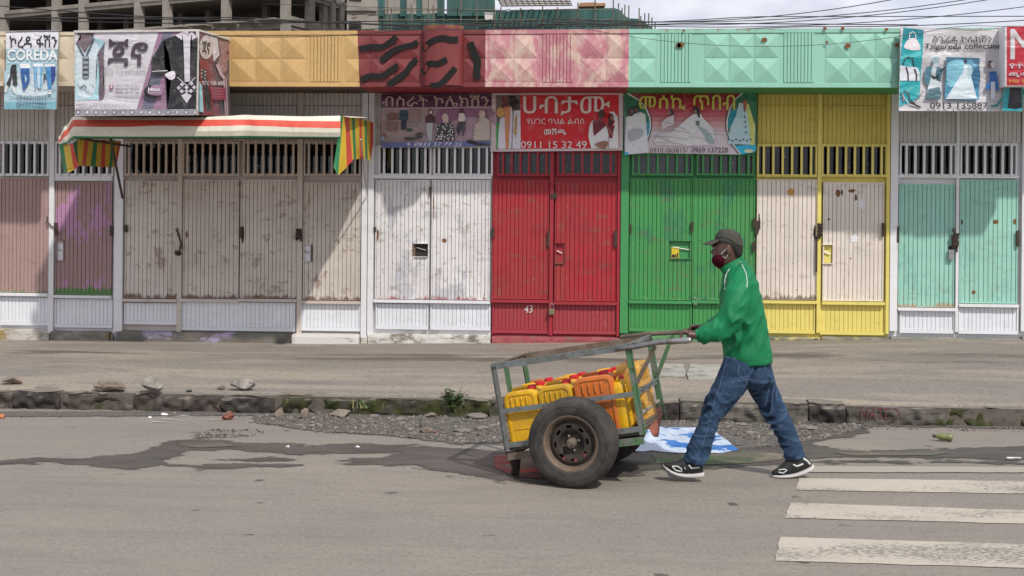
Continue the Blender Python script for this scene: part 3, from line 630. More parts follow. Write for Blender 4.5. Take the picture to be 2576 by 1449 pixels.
S8, D8 = shop('shop', 'shop mostly cut off by the right edge with a dark red wall above', 2566, 2900, w, P['darkred'], M_GROOVE_R,
    [(2600, 2730, 367, 438, 6, None), (2750, 2880, 367, 438, 6, None)],
    [(2600, 2740, 453, 760, P['mint'], 12, None, M_GROOVE), (2750, 2890, 453, 760, P['mint'], 12, None, M_GROOVE)],
    [(2600, 2740, 772, 838, LW, 12, M_GROOVE_W), (2750, 2890, 772, 838, LW, 12, M_GROOVE_W)],
    [(2566, 2900, 848, 862, M_PL9, .09)], posts=[(2567, 2590, w)], wall_n=30)
# gate hinges, chains, padlocks, rust stains
def padlock(parent, u, v, Y=WY - .06, mat=None, s=1.0):
    p = onY(u, v, Y); m = MB()
    m.box(p.x - .022 * s, p.x + .022 * s, p.y - .012, p.y + .012, p.z - .045 * s, p.z)
    o = m.build('padlock', mat or M_BRASS, parent); bevel(o, .005)
    MB().tube([(p.x - .014 * s, p.y, p.z), (p.x - .014 * s, p.y, p.z + .03 * s), (p.x - .007 * s, p.y, p.z + .042 * s), (p.x + .007 * s, p.y, p.z + .042 * s), (p.x + .014 * s, p.y, p.z + .03 * s), (p.x + .014 * s, p.y, p.z)], .005).build('shackle', M_STEEL, o)
M_BRASS = plain('tarnished_brass', (0.32, 0.26, 0.15), 0.45, 0.6)
def chain(parent, pts, Y=WY - .07, r=.006, L=.028, mat=None):
    P3 = [onY(u, v, Y) for u, v in pts]; m = MB(); k = 0
    for a, b in zip(P3[:-1], P3[1:]):
        d = b - a; n = max(1, int(d.length / (L * .8)))
        for j in range(n):
            c0 = a + d * ((j + .5) / n); dn = d.normalized(); sd = (Vector((0, -1, 0)) if k % 2 else dn.cross(Vector((0, -1, 0)))); k += 1
            ring = [c0 + dn * math.cos(q) * L * .6 + sd * math.sin(q) * L * .32 for q in np.linspace(0, 2 * math.pi, 8, endpoint=False)]
            m.tube(ring, r * .7, 5, closed=True)
    return m.build('chain', mat or M_IRON, parent)
def lump_chain(parent, u, v, w_, h_, n, Y=WY - .075, mat=None):
    pts = [(u + random.uniform(-w_, w_), v + random.uniform(-h_, h_)) for _ in range(n)]
    return chain(parent, pts, Y, .007, .03, mat)
def hinge(parent, u, v, h=18, w_=5, mat=None):
    x0, x1, z0, z1 = rect(u - w_, v - h / 2, u + w_, v + h / 2, WY - .05)
    MB().box(x0, x1, WY - .062, WY - .043, z0, z1).build('hinge', mat or M_IRON, parent)
d = [x[0] for x in D1]; chain(d[1], [(118, 545), (120, 560), (132, 572), (142, 575), (146, 590)]); hinge(d[2], 141, 575, 30, 4); hinge(d[2], 281, 580, 26, 4)
d = [x[0] for x in D2]; chain(d[0], [(444, 575), (450, 595), (456, 612), (452, 630), (446, 640)], r=.010, L=.04); lump_chain(d[0], 448, 635, 8, 8, 12); hinge(d[0], 317, 575, 18, 4)
lump_chain(d[2], 752, 592, 7, 17, 26); padlock(d[2], 742, 592); hinge(d[2], 606, 585, 30, 3)
d = [x[0] for x in D3]; hinge(d[0], 943, 577, 12, 3); hinge(d[1], 1083, 480, 20, 3)
d = [x[0] for x in D4]; hinge(d[1], 1393, 493, 14, 8); hinge(d[0], 1240, 585, 24, 4); hinge(d[0], 1380, 600, 40, 3); padlock(d[0], 1388, 777, WY - .08, s=1.6); hinge(d[1], 1549, 600, 40, 4)
d = [x[0] for x in D5]; padlock(d[1], 1749, 758, mat=M_STEEL); hinge(d[0], 1741, 570, 24, 3); hinge(d[0], 1586, 575, 20, 3); hinge(d[1], 1897, 560, 24, 3); hinge(d[1], 1896, 620, 24, 3)
M_TIN = plain('yellow_tin', (0.65, 0.5, 0.03), 0.4)
x0, x1, z0, z1 = rect(1689, 621, 1708, 649, WY); tn = MB().box(x0, x1, WY - .016, WY + .001, z0, z1).build('yellow_tin_plate', M_TIN, d[0])
M_BLACKP = plain('black_print', (0.015, 0.015, 0.015), 0.5)
vs, fs = text_mesh('ed', 0.03); MB().add([onY(1690 + 16 * a, 648 - 12 * b, WY - .019) for a, b in vs], fs).build('lettering', M_BLACKP, tn)
vs, fs = text_mesh('43', 0.0, 0.15); MB().add([onY(1319 + 21 * a, 787 - 19 * b, WY - .024) for a, b in vs], fs).build('house_number', plain('white_chalk_paint', (0.7, 0.62, 0.62), .8), bpy.data.objects[S4.name])
d = [x[0] for x in D6]; lump_chain(d[0], 2063, 582, 6, 20, 24); hinge(d[0], 1904, 572, 34, 4); hinge(d[0], 2054, 640, 90, 2); hinge(d[1], 2221, 578, 34, 3)
M_STARW = plain('white_paper', (0.75, 0.75, 0.78), .8, var=.05); M_STARO = plain('orange_sticker', (0.55, 0.27, 0.06), .8)
def star(parent, u, v, r, n, mat):
    p = onY(u, v, WY - .027); k = r / 195; pts = []
    for i in range(2 * n):
        q = math.pi * i / n; rr = k if i % 2 == 0 else k * .6; pts.append((p.x + rr * math.sin(q), p.y, p.z + rr * math.cos(q)))
    pts2 = [(x, y + .002, z) for x, y, z in pts]; N = 2 * n
    MB().add(pts + pts2, [tuple(range(N)), tuple(range(2 * N - 1, N - 1, -1))] + [(i, (i + 1) % N, N + (i + 1) % N, N + i) for i in range(N)]).build('star_sticker', mat, parent)
star(d[0], 1990, 483, 11, 9, M_STARO); star(d[1], 2167, 514, 13, 6, M_STARW); star(d[1], 2149, 600, 13, 5, M_STARW)
def stain_patch(parent, u, v, w_, h_, mat, seed=0):
    pts = []
    for i in range(22):
        q = 2 * math.pi * i / 22; rr = 1 + .55 * mnoise.noise(Vector((math.cos(q) * 2 + seed, math.sin(q) * 2, seed)))
        pts.append(onY(u + w_ * rr * math.cos(q), v + h_ * rr * math.sin(q), WY - .0265))
    MB().add(pts, [tuple(range(22))]).build('rust_patch', mat, parent)
M_RUSTP = plain('flaking_rust', (0.20, 0.085, 0.035), 0.9, sc=50)
M_SOOT = plain('sooty_rust', (0.06, 0.04, 0.03), 0.9, sc=50)
for a in [(2108, 486, 6, 9, M_RUSTP), (2118, 484, 3, 7, M_RUSTP), (2143, 480, 9, 4, M_RUSTP), (2153, 497, 3, 8, M_RUSTP), (2085, 552, 3, 3, M_RUSTP), (2140, 650, 2, 2, M_RUSTP)]: stain_patch(d[1], *a, seed=a[0])
stain_patch(d[0], 1909, 560, 4, 22, M_SOOT, 3); stain_patch(d[0], 2050, 585, 4, 18, M_SOOT, 5)
d = [x[0] for x in D7]; lump_chain(d[0], 2404, 605, 9, 22, 40); chain(d[0], [(2398, 575), (2402, 590), (2404, 612), (2408, 632)], r=.01, L=.04)
x0, x1, z0, z1 = rect(2386, 628, 2399, 652, WY - .05); lk = MB().box(x0, x1, WY - .075, WY - .043, z0, z1).build('lock_plate', M_STEEL, d[0])
stain_patch(d[0], 2391, 625, 6, 7, M_SOOT, 2); stain_patch(d[1], 2505, 558, 7, 5, M_RUSTP, 6); stain_patch(d[1], 2553, 557, 4, 7, M_RUSTP, 7); stain_patch(d[1], 2418, 558, 4, 7, M_SOOT, 8); stain_patch(d[1], 2450, 735, 5, 5, M_RUSTP, 9)
hinge(d[0], 2259, 590, 40, 3); hinge(d[1], 2560, 600, 40, 3)
d = [x[0] for x in D2]; stain_patch(d[2], 610, 590, 4, 22, M_SOOT, 12); stain_patch(d[1], 470, 590, 3, 8, M_RUSTP, 13)
d = [x[0] for x in D3]; stain_patch(d[0], 950, 590, 3, 14, M_RUSTP, 14); stain_patch(d[1], 1118, 605, 6, 5, M_RUSTP, 15); stain_patch(d[1], 1090, 520, 2, 30, M_RUSTP, 16)
# ------------------------------------------------------------------ fascia above the shops
FY = 14.95
t = NT('fascia_paint'); xx, yy, zz = t.sep()
XB = [onY(u, 150, FY).x for u in (205, 902, 1221, 1582)]
n = t.noise((2.2, 2.2, 1.2), 6, 0.65); st = t.noise((20, 20, 1.2), 4, 0.6); ch = t.noise((9, 9, 4), 8, 0.75)
cream = t.mix(t.ramp(n, 0.4, 0.7), (0.62, 0.54, 0.40), (0.42, 0.33, 0.22))
orange = t.mix(t.ramp(n, 0.4, 0.75, 0, 0.5), (0.52, 0.335, 0.135), (0.41, 0.265, 0.115))
maroon = t.mix(t.ramp(n, 0.4, 0.75, 0, 0.5), (0.175, 0.027, 0.028), (0.12, 0.018, 0.022))
pinkb = t.noise((4.2, 4.2, 2.6), 8, 0.72, dist=0.5, loc=(3, 3, 3))
pink = t.mix(t.ramp(pinkb, 0.42, 0.62), (0.46, 0.17, 0.21), (0.60, 0.44, 0.37))
pl_ = t.noise((3.5, 3.5, 3.5), 7, .7, loc=(6, 6, 1)); orange = t.mix(t.ramp(t.math('ABSOLUTE', t.math('SUBTRACT', pl_, .5)), .0, .012, .35, 0), orange, (.75, .58, .3))
mint = t.mix(t.ramp(n, 0.4, 0.75, 0, 0.45), (0.27, 0.55, 0.43), (0.20, 0.42, 0.33))
c = t.mix(t.math('GREATER_THAN', xx, XB[0]), cream, orange)
c = t.mix(t.math('GREATER_THAN', xx, t.math('ADD', XB[1], t.math('MULTIPLY', t.math('SUBTRACT', zz, 3.7), -0.05))), c, maroon)
c = t.mix(t.math('GREATER_THAN', xx, XB[2]), c, pink); c = t.mix(t.math('GREATER_THAN', xx, XB[3]), c, mint)
c = t.mix(t.ramp(st, 0.55, 0.8, 0, 0.3), c, (0.2, 0.15, 0.1))
rt_ = t.math('ADD', t.math('MULTIPLY', t.noise((7, 7, 3), 7, 0.7, loc=(8, 1, 1)), 0.32), t.math('MULTIPLY', t.math('SUBTRACT', zz, 4.03), 1.0))
c = t.mix(t.ramp(rt_, 0.14, 0.2, 0, 0.8), c, (0.24, 0.11, 0.04))
c = t.mix(t.ramp(ch, 0.70, 0.74, 0, 0.85), c, (0.22, 0.09, 0.035))
t.bump(n, 0.1, 0.01); M_FAS = t.out(c, 0.5)
M_SOF = plain('dark_soffit_metal', (0.12, 0.075, 0.05), 0.8)
FZ0, FZ1 = 3.325, 4.03
def zroof(x): return float(np.interp(x, [onY(578, 82, FY).x, onY(2262, 70, FY).x], [4.0, 4.035]))
mods = [(-305, 3), (-15, 3), (285, 3), (581, 3), (868, 3), (1165, 3), (1462, 3), (1771, 3), (2075, 3), (2380, 3), (2680, 3)]
sect = [('fascia', -330, 205, 'cream and rusty pressed metal fascia at the left end of the row', P['beige_frame']), ('fascia', 205, 902, 'orange yellow pressed metal fascia with diamond points beside the box sign', M_SOF),
        ('fascia', 902, 1221, 'maroon fascia painted with black wavy bands and a rounded bulge', P['darkred']), ('fascia', 1221, 1582, 'faded pink and cream blotchy fascia above the red shop', P['darkred']),
        ('fascia', 1582, 2900, 'mint green pressed metal fascia with rust holes above the green and yellow shops', P['green_frame'])]
pyr_me = {}
def pyramid(parent, x0, x1, z0, z1, d=0.030):
    w, h = (x1 - x0), (z1 - z0); key = (round(w, 3), round(h, 3))
    if key not in pyr_me:
        g_ = .006; vs = [(-w / 2 + g_, 0, -h / 2 + g_), (w / 2 - g_, 0, -h / 2 + g_), (w / 2 - g_, 0, h / 2 - g_), (-w / 2 + g_, 0, h / 2 - g_), (0, -d, 0)]
        me = bpy.data.meshes.new('pyramid'); me.from_pydata(vs, [], [(0, 1, 4), (1, 2, 4), (2, 3, 4), (3, 0, 4), (3, 2, 1, 0)]); me.materials.append(M_FAS); pyr_me[key] = me
    link('diamond_panel', pyr_me[key], ((x0 + x1) / 2, FY - .003, (z0 + z1) / 2), parent)
for (nm, u0, u1, lab, sof) in sect:
    x0, x1 = onY(u0, 150, FY).x, onY(u1, 150, FY).x
    f = thing('fascia', ((x0 + x1) / 2, FY, FZ0), lab, 'fascia', 'pressed metal fascias along the roof')
    MB().add([(x0, FY, FZ0), (x1, FY, FZ0), (x1, FY, zroof(x1)), (x0, FY, zroof(x0)), (x0, FY + .02, FZ0), (x1, FY + .02, FZ0), (x1, FY + .02, zroof(x1)), (x0, FY + .02, zroof(x0))],
             [(0, 1, 2, 3), (7, 6, 5, 4), (0, 4, 5, 1), (3, 2, 6, 7), (0, 3, 7, 4), (1, 5, 6, 2)]).build('sheet', M_FAS, f)
    MB().box(x0, x1, FY + .02, WY - .025, FZ0 + .015, FZ0 + .03).build('soffit', sof, f)
    MB().box(x0, x1, FY + .02, WY - .02, zroof(x0) - .03, zroof(x0) - .005).build('top_sheet', M_ROOF, f)
    tm = MB(); tm.box(x0, x1, FY - .012, FY - .001, FZ0, FZ0 + .05); tm.build('lower_trim', M_FAS, f)
    MB().add([(x0, FY - .014, zroof(x0) - .045), (x1, FY - .014, zroof(x1) - .045), (x1, FY - .014, zroof(x1) + .004), (x0, FY - .014, zroof(x0) + .004), (x0, FY - .001, zroof(x0) - .045), (x1, FY - .001, zroof(x1) - .045), (x1, FY - .001, zroof(x1) + .004), (x0, FY - .001, zroof(x0) + .004)],
             [(0, 1, 2, 3), (0, 4, 5, 1), (3, 2, 6, 7), (0, 3, 7, 4), (1, 5, 6, 2)]).build('upper_trim', M_FAS, f)
    for mu, nc in mods:
        for cc in range(nc):
            a, b = mu + 63 * cc, mu + 63 * (cc + 1)
            if not (u0 <= (a + b) / 2 < u1): continue
            if 1055 < (a + b) / 2 < 1165: continue
            xa, xb = onY(a, 150, FY).x, onY(b, 150, FY).x; zt = zroof(xa) - .055; h = (zt - FZ0 - .06) / 2
            for rr in range(2): pyramid(f, xa, xb, FZ0 + .06 + h * rr, FZ0 + .06 + h * (rr + 1))
        a, b = mu + 200, mu + 278
        if u0 <= (a + b) / 2 < u1 and not (1040 < (a + b) / 2 < 1165):
            xa, xb = onY(a, 150, FY).x, onY(b, 150, FY).x; zt = zroof(xa) - .055
            kk = ('rib', round(zt - FZ0 - .06, 3))
            slats(f, xa, xb, FZ0 + .06, zt, 9, FY - .002, M_FAS, 0.007, 0.012)
fas = {o['label'][:6]: o for o in bpy.data.objects if o.name.startswith('fascia') and o.get('label')}
FM = fas['maroon']
# rounded bulge
xa, xb = onY(1061, 150, 14.8).x, onY(1163, 150, 14.8).x; m = MB(); k = 20; cx_ = (xa + xb) / 2; hw = (xb - xa) / 2
def by(q): return FY - .01 - 0.17 * math.sin(q) ** 0.75
pts = [(cx_ - hw * math.cos(math.pi * i / k), by(math.pi * i / k)) for i in range(k + 1)]
vs = [(x, y, FZ0 + .005) for x, y in pts] + [(x, y, 4.055) for x, y in pts]
m.add(vs, [(i, i + 1, k + 2 + i, k + 1 + i) for i in range(k)] + [tuple(range(k + 1))[::-1], tuple(range(k + 1, 2 * k + 2))])
o = m.build('bulge', M_FAS, FM)
def bulge_y(x):
    c_ = (x - cx_) / hw
    return by(math.acos(max(-1, min(1, -c_)))) if abs(c_) < 1 else FY
# black painted waves (flat paint following the relief)
M_BLK = plain('black_wave_paint', (0.02, 0.02, 0.02), 0.85, spec=.15)
def D3(cx, cy): return (900 + cx * .34501) / 1.0095, cy * .34501 / 1.0095
waves = [[(35, 360, 350), (120, 345, 340), (200, 345, 335), (260, 310, 305), (310, 270, 270)], [(195, 450, 450), (270, 380, 380), (360, 345, 345), (430, 330, 325), (465, 305, 305)],
         [(45, 590, 590), (110, 560, 560), (200, 560, 555), (260, 520, 515), (320, 480, 480)], [(245, 625, 620), (310, 580, 580), (380, 530, 530), (420, 470, 470), (460, 435, 435)],
         [(505, 370, 365), (560, 310, 310), (640, 280, 275), (710, 290, 285), (765, 290, 290)], [(500, 540, 530), (550, 470, 470), (610, 470, 465), (680, 435, 435)],
         [(560, 632, 630), (630, 620, 615), (690, 560, 560), (745, 500, 500)]]
def wave(parent, pl, hw_=22, vert=False):
    P2 = [Vector((a, b)) for a, b, _ in pl]; pts = []
    n = 18; L = len(P2)
    def cat(tt):
        i = min(int(tt), L - 2); f = tt - i; p0 = P2[max(i - 1, 0)]; p1 = P2[i]; p2 = P2[i + 1]; p3 = P2[min(i + 2, L - 1)]
        return 0.5 * ((2 * p1) + (p2 - p0) * f + (2 * p0 - 5 * p1 + 4 * p2 - p3) * f * f + (3 * p1 - p0 - 3 * p2 + p3) * f ** 3)
    A, B = [], []
    for j in range(n + 1):
        tt = (L - 1) * j / n; p = cat(tt); dd_ = (cat(min(tt + .05, L - 1)) - cat(max(tt - .05, 0))).normalized(); nn = Vector((-dd_.y, dd_.x)) * hw_
        for lst, q in ((A, p - nn), (B, p + nn)):
            u, v = D3(q.x, q.y); w3 = onY(u, v, FY - .05)
            w3.y = min(FY - .037, bulge_y(w3.x) - .014) if abs(w3.x - cx_) < hw else FY - .037
            if abs(w3.x - cx_) < hw: w3 = onY(u, v, w3.y)
            lst.append(w3)
    MB().add(A + B, [(i, i + 1, n + 2 + i, n + 1 + i) for i in range(n)]).build('painted_wave', M_BLK, parent)
for q in waves: wave(FM, q)
wave(FM, [(850, 310, 0), (880, 390, 0), (905, 450, 0), (900, 520, 0), (905, 580, 0)], 26)
fm_ = fas['mint g']
for (u, v, r) in [(1712, 113, 9), (1707, 114, 7), (1923, 100, 7), (2133, 115, 8), (2257, 113, 6), (2080, 106, 4), (1720, 77, 4), (2075, 72, 5), (2120, 72, 5), (2230, 74, 5)]:
    pts = [onY(u + r * (1 + .5 * mnoise.noise(Vector((math.cos(q) * 2, math.sin(q) * 2, u)))) * math.cos(q), v + r * .8 * math.sin(q), FY - .036) for q in np.linspace(0, 6.28, 16, endpoint=False)]
    MB().add(pts, [tuple(range(16))]).build('rust_patch', M_RUSTP, fm_)

# ------------------------------------------------------------------ printed banners
t = NT('printed_vinyl'); at = t.n.new('ShaderNodeAttribute'); at.attribute_name = 'Col'
n = t.noise((1.6, 1.6, 2.2), 6, 0.6); n2 = t.noise((14, 14, 5), 6, 0.7)
c = t.mix(t.ramp(n, 0.4, 0.75, 0, 0.16), at.outputs['Color'], (0.22, 0.19, 0.16)); c = t.mix(t.ramp(n2, 0.6, 0.75, 0, 0.28), c, (0.25, 0.21, 0.17))
pm = t.noise((34, 34, 26), 6, .7); c = t.mix(t.ramp(pm, .46, .64, 0, .22), c, t.mix(1.0, c, (.45, .45, .48), 'MULTIPLY')); pm2 = t.noise((11, 11, 9), 5, .6, loc=(5, 5, 5)); c = t.mix(t.ramp(pm2, .52, .68, 0, .10), c, (.62, .62, .63))
t.bump(t.noise((2.2, 2.2, 5), 3, 0.5, dist=0.8), 0.7, 0.06)
M_VINYL = t.out(c, 0.45)
def C(r, g, b, k=1.0): return tuple(min(0.85, x * k) for x in srgb(r, g, b))
class Banner:
    def __init__(s, ox, oy, k, Y, kcol=1.0, bulge=0.012, plane=None, seed=0):
        s.ox, s.oy, s.k, s.Y, s.kc, s.bg, s.pl, s.seed = ox, oy, k, Y, kcol, bulge, plane, seed; s.items = []; s.L = 0
    def uv(s, x, y): return (s.ox + x * s.k) / 1.0095, (s.oy + y * s.k) / 1.0095
    def pt(s, x, y, layer=0):
        u, v = s.uv(x, y)
        if s.pl: p = onP(u, v, s.pl[0], s.pl[1]); return p + s.pl[1] * 0.0013 * layer
        return onY(u, v, s.Y - 0.0013 * layer)
    def poly(s, col, pts, smooth=0, same=False):
        if not same: s.L += 1
        if smooth:
            out = []; n = len(pts)
            for i in range(n):
                p0, p1, p2, p3 = [Vector(pts[(i + q) % n]) for q in (-1, 0, 1, 2)]
                for j in range(smooth):
                    f = j / smooth; out.append(0.5 * ((2 * p1) + (p2 - p0) * f + (2 * p0 - 5 * p1 + 4 * p2 - p3) * f * f + (3 * p1 - p0 - 3 * p2 + p3) * f ** 3))
            pts = [tuple(p) for p in out]
        s.items.append((tuple(min(.85, x * s.kc) for x in srgb(*col)), pts, None, s.L)); return s
    def grad(s, c0, c1, x0, y0, x1, y1, n=10):
        s.L += 1
        for i in range(n):
            a = i / n; b = (i + 1) / n; m = (a + b) / 2
            s.poly(tuple(c0[j] * (1 - m) + c1[j] * m for j in range(3)), [(x0, y0 + (y1 - y0) * a), (x1, y0 + (y1 - y0) * a), (x1, y0 + (y1 - y0) * b), (x0, y0 + (y1 - y0) * b)], same=True)
        return s
    def ell(s, col, cx, cy, rx, ry, same=False, n=18, rot=0):
        return s.poly(col, [(cx + rx * math.cos(q) * math.cos(rot) - ry * math.sin(q) * math.sin(rot), cy + rx * math.cos(q) * math.sin(rot) + ry * math.sin(q) * math.cos(rot)) for q in np.linspace(0, 6.2832, n, endpoint=False)], same=same)
    def line(s, col, pts, w, same=False):
        P2 = [Vector(p) for p in pts]; A, B = [], []
        for i, p in enumerate(P2):
            d = (P2[min(i + 1, len(P2) - 1)] - P2[max(i - 1, 0)]).normalized(); nn = Vector((-d.y, d.x)) * w / 2; A.append(tuple(p + nn)); B.append(tuple(p - nn))
        if not same: s.L += 1
        for i in range(len(A) - 1): s.poly(col, [A[i], A[i + 1], B[i + 1], B[i]], same=True)
        return s
    def text(s, st, col, x0, y0, x1, y1, off=0.0, shear=0.0, y1r=None, sp=1.0):
        bw = off * (y1 - y0) * .9; off = 0
        if bw > 1:
            for dx, dy_ in ((-bw, 0), (bw, 0), (0, bw * .7), (0, -bw * .7)): s.text(st, col, x0 + dx, y0 + dy_, x1 + dx, y1 + dy_, 0, shear, (y1r + dy_) if y1r is not None else None, sp)
            return s
        s.L += 1; vs, fs = text_mesh(st, off, shear, sp); dy = (y1r - y1) if y1r is not None else 0
        s.items.append((tuple(min(.85, x * s.kc) for x in srgb(*col)), [(x0 + (x1 - x0) * a, y1 + dy * a + (y0 - y1) * b) for a, b in vs], fs, s.L)); return s
    def build(s, name, parent, step=0.09):
        m = MB()
        for col, pts, fs, L in s.items:
            W3 = [s.pt(x, y, L) for x, y in pts]
            if fs is None:
                bm = bmesh.new(); vv = [bm.verts.new(p) for p in W3]
                try: f = bm.faces.new(vv)
                except Exception: bm.free(); continue
                if s.bg: 
                    bmesh.ops.triangulate(bm, faces=bm.faces[:])
                    for _ in range(6):
                        e = [e for e in bm.edges if e.calc_length() > step]
                        if not e: break
                        bmesh.ops.subdivide_edges(bm, edges=e, cuts=1); bmesh.ops.triangulate(bm, faces=[f for f in bm.faces if len(f.verts) > 3])
                else: bmesh.ops.triangulate(bm, faces=bm.faces[:])
                bm.verts.index_update(); m.add([v.co.copy() for v in bm.verts], [tuple(v.index for v in f.verts) for f in bm.faces], col); bm.free()
            else: m.add(W3, fs, col)
        if s.bg:
            m.v = [(x, y + s.bg * (mnoise.noise(Vector((x * 1.7 + s.seed, z * 3.1 + x * .8, s.seed))) + .35 * mnoise.noise(Vector((x * 4.5, z * 7 - x * 2, s.seed + 4)))), z) for x, y, z in m.v]
        return m.build(name, M_VINYL, parent)
def sign_root(b, cx, cy, label, group='shop signs and banners'):
    p = b.pt(cx, cy, 0); return thing('shop_sign', p, label, 'shop sign', group)
def backing(b, corners, depth, parent, name, mat, side=1):
    f = [b.pt(x, y, 0) for x, y in corners]; nrm = b.pl[1] if b.pl else Vector((0, -1, 0)); f = [p + nrm * -0.004 - nrm * (b.bg * 1.1) for p in f]; k = [p - nrm * depth for p in f]
    return MB().add(f + k, [(0, 1, 2, 3), (7, 6, 5, 4), (0, 4, 5, 1), (1, 5, 6, 2), (2, 6, 7, 3), (3, 7, 4, 0)]).build(name, mat, parent)
def person_fig(b, x, y, h, body, skin=(120, 90, 75), hair=(40, 30, 30), skirt=None, w=1.0):
    """small standing figure printed on a banner: x centre, y top, h height"""
    b.ell(hair, x, y + h * .07, h * .075 * w, h * .08); b.ell(skin, x - h * .01, y + h * .08, h * .05 * w, h * .062)
    b.poly(body, [(x - .04 * h * w, y + .15 * h), (x + .04 * h * w, y + .15 * h), (x + .13 * h * w, y + .2 * h), (x + .15 * h * w, y + .42 * h), (x + .1 * h * w, y + .45 * h), (x + .1 * h * w, y + .55 * h), (x - .1 * h * w, y + .55 * h), (x - .1 * h * w, y + .45 * h), (x - .15 * h * w, y + .42 * h), (x - .13 * h * w, y + .2 * h)])
    b.poly(skirt or body, [(x - .09 * h * w, y + .53 * h), (x + .09 * h * w, y + .53 * h), (x + .17 * h * w, y + h), (x - .17 * h * w, y + h)])

M_BACK = plain('banner_back_frame', (0.35, 0.33, 0.3), 0.7)
# --- blue and white jeans banner
b = Banner(0, 60, .15873, 14.85, 1.0, 0.006, seed=1)
r = sign_root(b, 480, 1370, 'tall white and pale blue hanging banner with four pairs of jeans, far left')
backing(b, [(98, 145), (938, 130), (898, 1365), (68, 1365)], .03, r, 'backing', M_BACK)
b.poly((222, 222, 228), [(95, 140), (940, 125), (930, 410), (92, 410)]); b.grad((150, 185, 198), (172, 203, 214), 95, 408, 918, 760, 5)
b.poly((168, 200, 212), [(72, 755), (915, 755), (900, 1370), (65, 1370)]); b.poly((205, 222, 230), [(150, 800), (840, 800), (780, 1120), (250, 1120)], 4); b.poly((125, 178, 195), [(66, 1250), (905, 1250), (900, 1370), (65, 1370)])
b.text('ኮረዳ ፋሽን', (28, 26, 34), 155, 175, 915, 400, 0.01); b.text('COREDA', (232, 236, 240), 118, 418, 915, 585, 0.05)
b.text('F A S H I O N', (205, 220, 228), 125, 605, 910, 635)
b.poly((40, 40, 46), [(190, 655), (262, 655), (275, 990), (205, 990), (200, 830), (155, 1000), (98, 975), (160, 830), (165, 720)]); b.ell((235, 235, 240), 98, 1040, 18, 60, rot=.2); b.ell((235, 235, 240), 215, 1050, 20, 65, rot=-.3)
b.poly((235, 238, 242), [(320, 640), (480, 640), (480, 715), (330, 715)]); b.poly((40, 92, 160), [(335, 712), (465, 712), (478, 880), (455, 960), (405, 1030), (400, 1068), (368, 1068), (340, 860), (328, 780)]); b.poly((172, 203, 214), [(400, 810), (430, 880), (408, 960), (396, 900)])
b.poly((235, 238, 242), [(530, 640), (690, 640), (690, 690), (540, 690)]); b.poly((120, 178, 218), [(550, 685), (680, 685), (662, 1040), (630, 1040), (640, 860), (612, 760), (580, 870), (582, 1050), (560, 1050), (545, 820)]); b.poly((190, 220, 236), [(600, 720), (640, 720), (640, 1000), (600, 1000)], 3)
b.poly((235, 238, 242), [(718, 645), (880, 645), (880, 690), (730, 690)]); b.poly((64, 140, 196), [(742, 690), (812, 690), (808, 900), (828, 1050), (778, 1055), (742, 830)]); b.poly((28, 62, 138), [(815, 685), (885, 685), (888, 830), (868, 935), (820, 925)]); b.poly((238, 240, 244), [(770, 1060), (830, 1060), (815, 1125), (775, 1125)]); b.poly((40, 60, 70), [(702, 800), (730, 800), (735, 905), (700, 905)])
b.text('0944210515', (70, 92, 108), 268, 1150, 750, 1222); b.text('0910535886', (70, 92, 108), 262, 1262, 742, 1338)
b.build('print', r); MB().bar(b.pt(85, 128, -3), b.pt(945, 118, -3), .02, .02).build('hanging_rod', M_STEEL, r)

# --- big box sign with two dresses
YF_ = 13.75
b = Banner(180, 70, .16562, YF_, 1.0, 0.0, seed=2)
r = thing('shop_sign', b.pt(990, 1345), 'large projecting box sign with a white dress and a black robe printed on it', 'shop sign', 'shop signs and banners')
TL, TR, BR, BL = [b.pt(*q) for q in ((55, 72), (1945, 52), (1932, 1342), (62, 1352))]
bx = MB(); dy = Vector((0, 14.93 - YF_, 0)); TRb = onY(576.5, 101, 14.93); BRb = onY(577, 292, 14.93); TLb = TL + dy; BLb = BL + dy
e_ = Vector((0, .006, 0)); ex_ = Vector((-.006, 0, 0))
bx.add([TL + e_, TR + e_ + ex_, BR + e_ + ex_, BL + e_, TLb, TRb + ex_, BRb + ex_, BLb], [(0, 1, 2, 3), (4, 7, 6, 5), (0, 4, 5, 1), (3, 2, 6, 7), (0, 3, 7, 4), (1, 5, 6, 2)]).build('box', M_BACK, r)
b.poly((205, 202, 208), [(55, 72), (1945, 52), (1932, 1342), (62, 1352)])
b.poly((150, 118, 142), [(1345, 62), (1945, 56), (1920, 1250), (1010, 1252)]); b.poly((104, 106, 124), [(1430, 62), (1560, 62), (1400, 700), (1380, 760), (1260, 1250), (1090, 1250), (1240, 720), (1300, 420)])
b.poly((165, 205, 214), [(85, 215), (360, 150), (525, 215), (440, 370), (415, 380), (440, 1110), (70, 1110), (62, 600)], 0); b.poly((198, 212, 220), [(90, 230), (340, 180), (430, 340), (380, 500), (360, 1000), (120, 1050), (75, 500)], 4)
b.poly((112, 96, 104), [(160, 90), (340, 90), (345, 160), (215, 400), (95, 215), (150, 180)]); b.poly((58, 44, 52), [(95, 88), (350, 86), (345, 150), (310, 120), (170, 110), (120, 120)])
b.line((84, 92, 108), [(85, 225), (190, 430), (215, 500)], 34); b.line((84, 92, 108), [(355, 165), (245, 420), (225, 500)], 34)
for i in range(9): b.poly((62, 66, 80) if i % 2 else (150, 160, 170), [(178, 440 + i * 38), (275, 440 + i * 38), (275, 478 + i * 38), (178, 478 + i * 38)], same=i > 0)
b.line((62, 66, 80), [(190, 450), (185, 760), (225, 800), (268, 760), (268, 450)], 10)
b.poly((102, 88, 98), [(420, 370), (495, 270), (508, 600), (495, 800), (515, 1030), (495, 1085), (435, 1108), (425, 950), (440, 800)])
